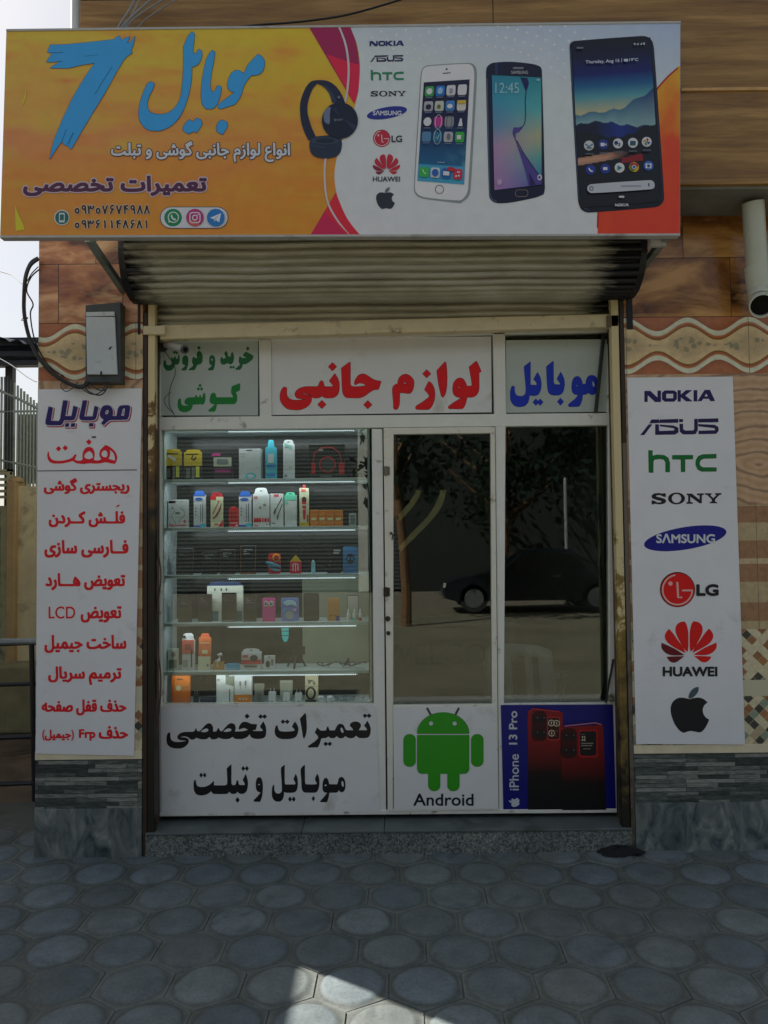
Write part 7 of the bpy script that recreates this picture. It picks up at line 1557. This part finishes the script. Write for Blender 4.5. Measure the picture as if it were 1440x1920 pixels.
it.pr('printed_front', [(E_(.5, .55, .3, .2), ph(90, 60, 20, 3)), (E_(.5, .58, .16, .1), ph(170, 130, 70, 3)), (S_([(.2, .2), (.5, .3), (.8, .18)], .06), ph(90, 60, 20, 3)), (S_([(.2, .9), (.5, .8), (.8, .9)], .06), ph(90, 60, 20, 3)), (R_(.7, .0, 1, .22), ph(60, 40, 90, 3))])
it = Item('clear_stand', 'clear plastic stand with a black rim behind the three small tubes', 'stand', 3, 649, 671, 1112, d=.006, col=ph(100, 100, 92), dy=.04, rnd_=.004, rough=.2)
it.pr('printed_front', [(S_([(.03, .0), (.03, .97), (.97, .97), (.97, .0)], .05), BK)])
for k, (x0, x1, cc) in enumerate(((648, 655, WH), (659, 666, TEAL), (670, 677, RD))):
    Y_ = GF-.01; xc = Xp((x0+x1)/2, Y_); t_ = thing('glue_tube', ('white nozzled tube with a white foot', 'white nozzled tube with a mint green foot', 'white nozzled tube with a red foot')[k]+' on the fourth shelf', 'tube', (xc, Y_, SZ[3]))
    w = MB(); w.lathe([(.011, 0), (.011, .018)], (xc, Y_, SZ[3]+.0005), 12); w.build('foot', pm('package_card', cc, .4, .06, 30), t_, smooth=True)
    w = MB(); w.lathe([(.0105, .018), (.0105, .040), (.006, .046), (.004, .066), (.002, .070)], (xc, Y_, SZ[3]), 12); w.build('nozzle', pm('white_plastic', WH, .35, .03, 9), t_, smooth=True)
# --- fifth shelf
it = Item('small_carton', 'small white and grey carton at the left end of the fifth shelf', 'box', 4, 315, 333, 1217, d=.03, col=ph(120, 122, 114, 3.4)); it.pr('printed_front', [(R_(.1, .1, .9, .5), ph(70, 76, 70, 3)), (E_(.6, .75, .2, .12), (.2, .2, .2))])
it = Item('phone_holder_box', 'white hanging box with a red band and an arm pictured on it, fifth shelf', 'box', 4, 341, 364, 1200, d=.022, col=WH, yaw=-4); it.tab(.02, .98, 1.22, WH, hole=False)
it.pr('printed_front', [(R_(0, .55, 1, 1), ph(160, 60, 50, 3)), (R_(.26, .66, .76, .86), ph(110, 44, 44, 3)), (E_(.2, 1.1, .12, .05), BK), (R_(.75, .1, .86, .7), (.06, .06, .06)), (R_(.1, .1, .5, .35), ph(110, 114, 110, 3.2))])
it = Item('orange_pack', 'tall orange and white pack leaning beside the phone holder box, fifth shelf', 'package', 4, 371, 394, 1196, d=.014, col=ph(176, 70, 34, 3.2), yaw=-3, lean=.015); it.tab(.1, .9, 1.13, ph(180, 64, 34, 3.2), hole=False)
it.pr('printed_front', [(R_(0, .0, 1, .42), ph(170, 140, 118, 3.4)), (R_(.3, .5, .75, .62), ph(190, 130, 100, 3.2)), (E_(.78, .15, .1, .05), GY), (R_(.1, .8, .9, .86), ph(190, 100, 70, 3.2))])
it = Item('earbud_card', 'pair of white earbuds on a clear card with an ochre foot, fifth shelf', 'earphones', 4, 399, 419, 1240, d=.012, col=ph(130, 96, 44, 3))
for dx, dz in ((-.006, .028), (.006, .062)):
    w = MB(); c = it.c+np.array((dx, .002, it.h*.9+dz-.02)); w.tube([c+np.array((0, 0, -.034)), c, c+np.array((-.012, 0, .004))], .0045, 8); w.lathe([(.002, -.008), (.009, -.006), (.009, .006), (.003, .010)], c+np.array((.006, 0, .004)), 12, 'x'); w.build('earbud', pm('white_plastic', WH, .35, .03, 9), it.root, smooth=True)
it = Item('blue_packet', 'low sky blue packet lying beside the mouse box, fifth shelf', 'package', 4, 424, 447, 1244, d=.03, col=ph(50, 110, 140, 3)); it.pr('printed_front', [(R_(.05, .2, .95, .35), ph(90, 150, 170, 3))])
it = Item('mouse_box', 'white box with a red band and a black computer mouse pictured on it, fifth shelf', 'box', 4, 452, 488, 1222, d=.035, col=WH, taper=.0); it.tab(.02, .98, 1.2, WH)
it.pr('printed_front', [(R_(0, .32, 1, .56), ph(140, 20, 30, 3)), (E_(.64, .66, .20, .18), BK), (E_(.64, .68, .1, .1), (.06, .06, .06)), (R_(.05, .68, .34, .84), ph(150, 50, 50, 3)), (R_(.15, .12, .8, .24), (.2, .2, .2))])
it = Item('small_carton', 'small white carton with a black oval gadget pictured on it, right of the mouse box', 'box', 4, 494, 514, 1229, d=.03, col=WH, yaw=4)
it.pr('printed_front', [(E_(.35, .40, .20, .26), BK), (R_(.65, .3, .85, .75), (.3, .3, .3)), (R_(.4, .9, .55, .96), BK)])
t_ = thing('blue_sticker', 'bright blue rounded patch stuck high on the back of the fifth shelf', 'sticker', P(534, 1190, CY1-.002))
w = MB(); pts = [(527.5, 1178), (541.5, 1177), (541, 1193), (538, 1203), (533, 1203), (529, 1195)]; w.prism([(P(x, y, CY1-.012)[0], P(x, y, CY1-.012)[2]) for x, y in smooth_loop(pts, 70)], CY1-.012, CY1-.008); o = w.build('patch', pm('package_card', ph(50, 140, 190, 3.4), .4, .06, 30), t_)
w = MB()
for yy in (1183.5, 1192): w.quadbox([(527, yy+.5), (542, yy+.5), (542, yy-.5), (527, yy-.5)], CY1-.0135, CY1-.0125)
w.build('patch_line', M_BLK, t_)
t_ = thing('phone_tripod', 'small dark phone tripod with spread legs on the fifth shelf', 'tripod', (Xp(553, GF+.05), GF+.05, SZ[4]))
c = _wloc[t_.name]
for k in range(3):
    a = k*2.09+.5; w = MB(); w.tube([c+np.array((0, 0, .075)), c+np.array((.04*math.cos(a), .04*math.sin(a), .04)), c+np.array((.062*math.cos(a), .062*math.sin(a), .004))], [.006, .008, .005], 8); w.build('leg', pm('dark_rubber', (.03, .025, .022), .6, .2, 20), t_, smooth=True)
w = MB(); w.box(c[0]-.02, c[0]+.055, c[1]-.012, c[1]+.006, SZ[4]+.078, SZ[4]+.125); w.lathe([(.012, .07), (.012, .082)], c, 10); w.build('clamp', pm('dark_clamp', (.035, .028, .025), .4, .2, 20), t_, bevel=.003)
t_ = thing('coiled_cables', 'grey coiled cables lying at the right end of the fifth shelf', 'cable', (Xp(625, GF+.04), GF+.04, SZ[4]))
w = MB(); c = _wloc[t_.name]; pts = []
for k in range(90):
    u = k/89; a = u*26; pts.append(c+np.array((-.10+.26*u+.030*math.cos(a), .02*math.sin(a*1.3), .012+.018*abs(math.sin(a*.7)))))
w.tube(pts, .0045, 6); w.build('cable', pm('grey_cable', (.11, .12, .12), .5, .15, 20), t_, smooth=True)
w = MB(); a = c+np.array((.06, -.02, .018)); w.tube([a, a+np.array((.02, 0, .02)), a+np.array((.024, 0, .04))], [.008, .010, .004], 8); w.build('plug', M_BLK, t_, smooth=True)
w = MB(); w.box(c[0]+.13, c[0]+.17, c[1]-.03, c[1]-.01, SZ[4]+.001, SZ[4]+.016); w.build('plug', pm('white_plastic', WH, .35, .03, 9), t_, bevel=.003)
# --- lowest shelf
it = Item('orange_bag', 'orange plastic bag at the left end of the lowest shelf', 'package', 5, 322, 356, 1268, d=.02, col=ph(150, 72, 14, 3.2), rnd_=.006, rough=.25)
it.pr('printed_front', [([rrect(.12, .06, .84, .62, .06)], ph(186, 74, 14, 3.2)), (R_(.3, .86, .62, .90), (.1, .05, .02)), (E_(.38, .56, .14, .09), ph(190, 140, 110, 3)), (R_(.1, .64, .9, .66), ph(170, 110, 50, 3))])
def charger(lab, x0, x1, y0, col, prong, dy=0.0, grp='phone chargers on the lowest shelf'):
    it = Item('wall_charger', lab, 'charger', 5, x0, x1, y0, d=.026, col=col, group=grp, dy=dy, rnd_=.004)
    for u in (.25, .75):
        w = MB(); x, z = it.q(u, 1); w.tube([(x, it.Y+.012, z-.001), (x, it.Y+.012, z+.018)], .0025, 8); w.build('prong', pm('prong_metal', prong, .3, .1, 20, metal=.6), it.root, smooth=True)
    it.pr('port', [(R_(.35, .10, .65, .16), (.05, .05, .05))]); return it
charger('black wall charger beside the orange bag', 362, 371, 1302, (.02, .022, .025), (.3, .3, .28))
t_ = thing('dark_speaker', 'dark cylinder lying left of the white cartons on the lowest shelf', 'speaker', (Xp(389, GF), GF, SZ[5]))
w = MB(); w.lathe([(.012, 0), (.017, .004), (.017, .09), (.012, .094)], (Xp(374, GF), GF+.018, SZ[5]+.0175), 18, 'x'); w.build('body', pm('dark_speaker_cloth', (.015, .02, .032), .6, .2, 40), t_, smooth=True)
w = MB(); w.lathe([(.0125, 0), (.0125, .006)], (Xp(404, GF)-.004, GF+.018, SZ[5]+.0175), 16, 'x'); w.build('end_cap', M_BLK, t_)
it = Item('carton', 'white carton with a grey corner on the lowest shelf', 'box', 5, 405, 437, 1266, d=.04, col=WH); it.pr('printed_front', [([[(.54, 1), (1, 1), (1, .60), (.54, .68)]], ph(86, 90, 78, 3)), (S_([(.76, .04), (.78, .5)], .05), (.10, .10, .10)), (R_(.06, .8, .2, .86), GY)])
it = Item('carton', 'white carton with an orange foot and two plugs pictured on it, lowest shelf', 'box', 5, 438.5, 471, 1263, d=.04, col=WH)
it.pr('printed_front', [(R_(0, 0, 1, .28), ORG), (R_(.26, .12, .36, .16)+R_(.46, .12, .54, .16)+R_(.64, .12, .72, .16), ph(210, 170, 140, 3)), (S_([(.34, .74), (.34, .58)], .09)+S_([(.64, .76), (.64, .6)], .09), (.24, .24, .24)), (S_([(.34, .6), (.36, .46)], .03)+S_([(.64, .6), (.66, .5)], .03), (.3, .3, .3))])
it = Item('clear_bag', 'clear bag with a dark gadget left of the chargers, lowest shelf', 'package', 5, 477, 492, 1282, d=.016, col=ph(84, 86, 78), rnd_=.004, rough=.15, taper=-.25); it.pr('printed_front', [([rrect(.2, .08, .8, .5, .1)], ph(60, 62, 58))])
charger('white wall charger with bare prongs, leftmost of the white ones on the lowest shelf', 502, 515, 1297, ph(140, 148, 168, 3.4), (.6, .62, .66))
charger('white wall charger in front of a clear bag, middle of the lowest shelf', 528.5, 541, 1299, WH, (.6, .6, .56))
charger('white wall charger left of the black ring stand', 551, 563.5, 1299, WH, (.6, .6, .56))
it = Item('clear_bag', 'clear bag behind the middle charger on the lowest shelf', 'package', 5, 524, 546, 1278, d=.006, col=ph(96, 98, 88), rnd_=.006, dy=.045, rough=.15, taper=-.1); it.pr('printed_front', [(R_(.05, .9, .95, .93), ph(120, 122, 112))])
it = Item('carton', 'cream carton lettered with a wireless sign behind the black ring stand', 'box', 5, 570, 594, 1266, d=.03, col=ph(136, 128, 104, 3.4), dy=.05)
it.pr('printed_front', [([[(x, 1-y) for x, y in l] for l in text('WiFi', (.18, .22, .84, .42), .015, res=90)], (.2, .19, .17)), (R_(0, .52, 1, .54), GY)])
t_ = thing('ring_stand', 'black phone ring stand before the cream carton, lowest shelf', 'stand', (Xp(580, GF), GF, SZ[5])); c = _wloc[t_.name]
w = MB(); w.lathe([(.034, 0), (.034, .008), (.02, .014)], c+np.array((0, .01, .0005)), 20); w.build('base', pm('black_plastic', (.012, .012, .013), .35, .2, 20), t_, smooth=True)
w = MB(); w.tube([c+np.array((.024*math.cos(a), .012, .05+.032*math.sin(a))) for a in [k*math.pi*2/24 for k in range(25)]], .006, 8, cap=False); w.build('ring', pm('black_plastic', (.012, .012, .013), .35, .2, 20), t_, smooth=True)
for k, x in enumerate((599, 616)):
    t_ = thing('earbud_case', ('round white earbud case next to the black ring stand', 'round white earbud case, the farther one from the ring stand')[k], 'earbud case', (Xp(x, GF), GF, SZ[5]), 'white earbud cases'); c = _wloc[t_.name]
    w = MB(); w.lathe([(.010, 0), (.019, .003), (.021, .014), (.020, .018)], c+np.array((0, .02, .0005)), 20); w.build('cup', pm('white_plastic', WH, .35, .03, 9), t_, smooth=True)
    w = MB(); w.lathe([(.021, .0185), (.021, .026), (.014, .032), (.004, .033)], c+np.array((0, .02, .0005)), 20); w.build('lid', pm('white_plastic', WH, .35, .03, 9), t_, smooth=True)
t_ = thing('coiled_cables', 'pale clear cable bundle at the right end of the lowest shelf', 'cable', (Xp(652, GF+.03), GF+.03, SZ[5])); c = _wloc[t_.name]; w = MB(); pts = []
for k in range(80):
    u = k/79; a = u*22; pts.append(c+np.array((-.09+.18*u+.02*math.cos(a), .02*math.sin(a), .008+.014*abs(math.sin(a*.6)))))
w.tube(pts, .004, 6); w.build('cable', pm('pale_cable', (.24, .26, .26), .4, .1, 20), t_, smooth=True)

# ================================================================== inside the shop, dimly seen through the door
ct = thing('service_counter', 'brown shop counter inside, lettered across its front', 'counter', (0.5, 1.55, z_step))
w = MB(); w.box(-.15, .98, 1.55, 2.05, z_step, z_step+.92); w.build('counter_body', pm('counter_laminate', (.09, .085, .07), .35, .1, 5), ct, bevel=.006)
w = MB(); w.box(-.18, 1.01, 1.52, 2.08, z_step+.92, z_step+.95); w.build('counter_top', pm('counter_top_laminate', (.16, .15, .13), .3, .1, 5), ct, bevel=.004)
printed('lettering', [(text('WELCOME', (716, 1206, 985, 1247), .2, res=3), (.022, .022, .020))], 1.55, ct, .002)
def plastic_chair(x, y, rz):
    t = thing('plastic_chair', 'white moulded plastic chair standing inside behind the right hand pane', 'chair', (x, y, z_step)); m = pm('white_chair_plastic', (.62, .66, .68), .35, .04, 6)
    def L(a, b2, c): return (x+a*math.cos(rz)-b2*math.sin(rz), y+a*math.sin(rz)+b2*math.cos(rz), z_step+c)
    w = MB(); n = 24; vs = [L(.23*math.cos(q)*(1.0), .22*math.sin(q), .43-(.01 if abs(math.cos(q)) < .5 else 0)) for q in [k*2*math.pi/n for k in range(n)]]+[L(.21*math.cos(q), .20*math.sin(q), .405) for q in [k*2*math.pi/n for k in range(n)]]
    w.add(vs, [tuple(range(n)), tuple(range(n, 2*n))[::-1]]+[(k, (k+1) % n, n+(k+1) % n, n+k) for k in range(n)]); w.build('seat', m, t, smooth=True)
    for a, b2 in ((-.19, -.18), (.19, -.18), (-.19, .18), (.19, .18)):
        w = MB(); w.tube([L(a, b2, .42), L(a*1.16, b2*1.16, .0)], [.024, .018], 8); w.build('leg', m, t, smooth=True)
    w = MB(); vs = []; fs = []; nu, nv = 12, 6
    for j in range(nv+1):
        for i in range(nu+1):
            u = (i/nu-.5)*2; v = j/nv; q = u*1.0; vs.append(L(.25*math.sin(q)/math.sin(1.0)*(1-.12*v*v), .20-.07*math.cos(q)*0+.10*math.cos(q)-.02+.10*v, .42+.46*v-(.05*abs(u)**3*v)))
    for j in range(nv):
        for i in range(nu):
            if 1 <= j <= 4 and i in (3, 5, 6, 8): continue
            fs.append((j*(nu+1)+i, j*(nu+1)+i+1, (j+1)*(nu+1)+i+1, (j+1)*(nu+1)+i))
    w.add(vs, fs); o = w.build('backrest', m, t, smooth=True); md = o.modifiers.new('thick', 'SOLIDIFY'); md.thickness = .012
    for s_ in (-1, 1):
        w = MB(); w.tube([L(.24*s_, .22, .66), L(.27*s_, 0, .64), L(.25*s_, -.17, .60), L(.21*s_, -.18, .43)], [.02, .022, .022, .02], 8); w.build('armrest', m, t, smooth=True)
plastic_chair(1.0, 1.2, math.radians(160))

# ================================================================== small things on the facade
eb_ = thing('meter_box', 'dented grey metal meter box with a keyhole on the left pillar', 'meter box', P(191, 712, 0))
MBK = pm('meter_box_back', (0.055, 0.065, 0.062), 0.5, 0.2, 14, dirt=(.02, .02, .02), dirt_amt=.3); MDO = pm('meter_box_door', ph(120, 124, 124, 3.0), 0.35, 0.07, 6, bmp=.06, dirt=(.22, .18, .14), dirt_amt=.06, dscale=20)
w = MB(); w.quadbox([(160, 717), (226, 717), (226, 566), (160, 572)], -.075, -.001); w.build('case', MBK, eb_, bevel=.003)
w = MB(); w.quadbox([(163, 702), (220, 702), (215, 594), (161, 594)], -.088, -.076); dr = w.build('box_door', MDO, eb_, bevel=.003)
w = MB(); w.quadbox([(161, 593), (215, 592), (214, 584), (161, 585)], -.084, -.076); w.build('lintel_flap', MDO, eb_, bevel=.002)
w = MB(); w.quadbox([(188, 703), (191, 703), (191, 696), (188, 696)], -.091, -.0885); w.build('latch', M_BLK, dr)
w = MB(); w.bar(P(204, 655, -.0895), P(209, 650, -.0895), .004, .006); w.build('keyhole', M_BLK, dr)
cbl = thing('cable_bundle', 'thick black cable bundle looping in from the left to the meter box', 'cable', P(60, 640, -.03))
def cable(pts, r, name='cable', mt=None, par=None, n=8, sub=6):
    p = [np.array(q) for q in pts]; o = []
    for i in range(len(p)-1):
        p0, p1, p2, p3 = p[max(i-1, 0)], p[i], p[i+1], p[min(i+2, len(p)-1)]
        for k in range(sub):
            t = k/sub; o.append(.5*((2*p1)+(-p0+p2)*t+(2*p0-5*p1+4*p2-p3)*t*t+(-p0+3*p1-3*p2+p3)*t**3))
    o.append(p[-1]); w = MB(); w.tube(o, r, n); return w.build(name, mt or pm('black_cable_sheath', (.012, .014, .018), .45, .3, 20), par, smooth=True)
def pc(l, Y): return [P(x, y, Y if not isinstance(Y, list) else Y[i]) for i, (x, y) in enumerate(l)]
cable(pc([(72, 484), (58, 494), (48, 520), (45, 560), (46, 592), (54, 630), (68, 662), (88, 690), (112, 710), (142, 724), (160, 722), (176, 706)], -.025), .011, par=cbl)
cable(pc([(72, 486), (56, 500), (47, 530), (44, 570), (48, 605), (58, 640), (74, 670), (96, 698), (120, 714), (148, 727), (170, 718), (190, 704)], -.040), .008, par=cbl)
cable(pc([(74, 505), (58, 520), (50, 545), (62, 570), (57, 590), (66, 640), (90, 684), (120, 706)], -.018), .004, par=cbl)
cable(pc([(-20, 504), (20, 515), (44, 532), (60, 512), (72, 500)], [.6, .3, -.02, -.02, -.02]), .003, par=cbl)
cable(pc([(-20, 662), (20, 684), (50, 706), (68, 716)], [.6, .4, .2, .06]), .003, par=cbl)
for k, (x, y) in enumerate(((46, 598), (108, 704), (150, 724))):
    w = MB(); c = P(x, y, -.03); w.tube([c+np.array((.018*math.cos(a), .018*math.sin(a)*.6, .010*math.sin(a)+.004*math.cos(a))) for a in [q*.7 for q in range(10)]], .003, 6); w.build('cable_tie', pm('string_tie', (.22, .20, .15), .7, .2, 30), cbl)
lps = thing('loose_wires', 'loose loops of grey wire hanging under the meter box', 'cable', P(185, 720, -.05))
MW = pm('grey_wire', (.035, .037, .04), .45, .3, 20)
for l, r in (([(165, 708), (158, 722), (166, 734), (186, 741), (198, 732), (202, 712), (192, 704)], .004), ([(168, 706), (172, 722), (188, 732), (200, 728), (206, 710)], .0035), ([(150, 726), (168, 738), (184, 738), (196, 726), (200, 706)], .003), ([(120, 712), (114, 724), (124, 734), (138, 726), (146, 716)], .0025), ([(165, 712), (188, 704), (204, 706), (222, 704)], .003), ([(172, 716), (196, 712), (214, 716), (224, 700)], .0025)):
    cable(pc(l, -.06), r, 'wire', MW, lps)
sc_ = thing('security_camera', 'small silver bullet camera above the green lettered pane', 'camera', P(330, 652, .02))
w = MB(); a = P(312, 646, .10); b2 = P(346, 655, -.03); w.tube([a, a*.15+b2*.85, b2], [.020, .021, .021], 18); w.build('camera_body', pm('camera_aluminium', (.55, .55, .53), .3, .08, 14, metal=.3), sc_, smooth=True)
dv = (b2-a)/np.linalg.norm(b2-a); w = MB(); w.tube([b2-dv*.004, b2+dv*.008], .024, 18); w.build('lens_hood', pm('camera_hood', (.10, .10, .10), .4, .1, 14), sc_, smooth=True)
w = MB(); w.tube([b2+dv*.008, b2+dv*.0095], .015, 16); w.build('lens', pm('camera_lens', (.004, .004, .005), .05, .1, 14), sc_, smooth=True)
w = MB(); w.tube([P(308, 650, .145), P(309, 646, .11), a], .010, 8); w.lathe([(.026, 0), (.026, -.012)], P(306, 652, .147), 14, 'y'); w.build('mount', pm('camera_mount_dark', (.06, .055, .05), .5, .1, 14), sc_, smooth=True)
cw = thing('camera_wire', 'thin wire dangling from the small camera across the green lettered pane', 'cable', P(326, 778, FY-.01))
cable(pc([(310, 660), (318, 672), (327, 686), (328, 702), (320, 724), (317, 744), (318, 762), (326, 776)], FY-.012), .0022, 'wire', MW, cw)
cable(pc([(320, 735), (308, 748), (312, 762), (324, 774), (330, 783)], FY-.012), .0018, 'wire', MW, cw)
dp = thing('drain_pipe', 'grey plastic drain pipe ending in an open elbow at the upper right', 'pipe', P(1418, 590, -.12))
MP = pm('grey_pvc', ph(118, 120, 108, 3.2), 0.4, 0.06, 8, dirt=(.12, .11, .09), dirt_amt=.12)
w = MB(); w.tube([P(1412, 380, -.20), P(1416, 450, -.17), P(1421, 520, -.15)], .056, 20); w.build('pipe', MP, dp, smooth=True)
w = MB(); w.tube([P(1418, 500, -.155), P(1423, 542, -.15)], .061, 20); w.build('pipe_collar', MP, dp, smooth=True)
e0 = P(1422, 540, -.15); e1 = P(1426, 566, -.17); e2 = P(1429, 574, -.30)
w = MB(); w.tube([e0, e0*.4+e1*.6, e1, e1*.5+e2*.5, e2], [.057, .057, .058, .060, .062], 20, cap=False); o = w.build('pipe_elbow', MP, dp, smooth=True); md = o.modifiers.new('thick', 'SOLIDIFY'); md.thickness = .006
w = MB(); w.tube([e1*.4+e2*.6, e1*.38+e2*.62], .056, 20); w.build('pipe_bore', pm('pipe_inside_dark', (.004, .004, .004), .9, .1, 9), dp)
vp = thing('white_downpipe', 'pale upright pipe at the left edge of the upper floor', 'pipe', P(136, 40, Y_UP))
w = MB(); x = Xp(137, Y_UP, 20); w.tube([(x, Y_UP+.05, Zp(60, Y_UP)), (x, Y_UP+.05, 7.0)], .030, 16); w.build('pipe', pm('white_pipe_paint', (.55, .58, .6), .4, .05, 6), vp, smooth=True)
w = MB(); w.box(x-.01, x+.08, Y_UP+.04, Y_UP+.06, Zp(18, Y_UP), Zp(12, Y_UP)); w.build('pipe_clip', MW, vp)
ow = thing('overhead_wires', 'bundle of pale wires dropping behind the top left of the fascia sign', 'cable', P(240, 30, -.38))
for l, r in (([(218, 60), (226, 44), (244, 16), (262, -20)], .005), ([(224, 60), (236, 42), (266, 14), (300, -14)], .005), ([(232, 60), (250, 36), (282, 14), (322, -10)], .004), ([(228, 62), (240, 40), (256, 12), (268, -20)], .004), ([(250, 60), (276, 34), (306, 14), (336, -4)], .003)):
    cable(pc(l, -.40), r, 'wire', pm('pale_wire', (.28, .30, .31), .4, .15, 20), ow)
bw = thing('black_wire', 'single black wire sagging along the cladding above the fascia sign', 'cable', P(600, 44, -.38))
cable(pc([(440, 52), (480, 47), (560, 41), (640, 30), (710, 12), (780, -10)], -.39), .005, 'wire', None, bw)
for nm, lab, l in (('hanging_cable', 'brown twin cable running down the left jamb of the shopfront', [(291, 905), (293, 960), (290, 1020), (296, 1080), (291, 1150), (293, 1210), (297, 1270), (293, 1330), (289, 1372)]), ('hanging_cable', 'brown twin cable running down the right jamb of the shopfront', [(1150, 915), (1148, 960), (1153, 1020), (1151, 1070), (1156, 1130), (1157, 1190), (1160, 1250), (1161, 1310), (1165, 1368)])):
    t_ = thing(nm, lab, 'cable', P(l[0][0], l[0][1], .05), 'brown cables on the jambs')
    cable(pc(l, .045), .005, 'wire', pm('brown_cable', (.16, .105, .07), .5, .15, 20), t_); cable(pc([(x+4+2*math.sin(y/40), y) for x, y in l], .048), .004, 'wire', pm('brown_cable', (.11, .072, .05), .5, .15, 20), t_)
t_ = thing('cloth_scrap', 'knotted scrap of cloth on a dark stick above the blue poster', 'rag', P(1146, 1310, FY-.03))
w = MB(); w.lathe([(.004, 0), (.016, .004), (.020, .014), (.012, .026), (.018, .034), (.006, .044)], P(1146, 1316, FY-.03), 9); w.build('knot', pm('beige_cloth', (.18, .15, .10), .9, .3, 40, bmp=.5), t_, smooth=True)
w = MB(); w.tube([P(1136, 1318, FY-.02), P(1142, 1280, FY-.012), P(1150, 1236, FY-.01)], .006, 6); w.build('stick', M_BLK, t_)
t_ = thing('black_rag', 'crumpled black rag lying at the right foot of the step', 'rag', G(1160, 1600))
c = G(1160, 1601); w = MB(); n = 26; vs = []; fs = []; rr = random.Random(4); R5 = [(.0, .035), (.4, .034), (.75, .022), (1.0, .004)]
for j, (rad, z) in enumerate(R5):
    for k in range(n):
        a = 2*math.pi*k/n; q = 1+.22*math.sin(a*3+1)+.12*rr.random(); vs.append((c[0]+.115*rad*q*math.cos(a), c[1]+.045*rad*q*math.sin(a), max(.002, z+.012*math.sin(a*4+j)*(1-rad)) + 0.002))
for j in range(3):
    for k in range(n): fs.append((j*n+k, j*n+(k+1) % n, (j+1)*n+(k+1) % n, (j+1)*n+k))
w.add(vs, fs); w.build('cloth', pm('black_cloth', (.008, .008, .009), .9, .3, 40, bmp=.5), t_, smooth=True)
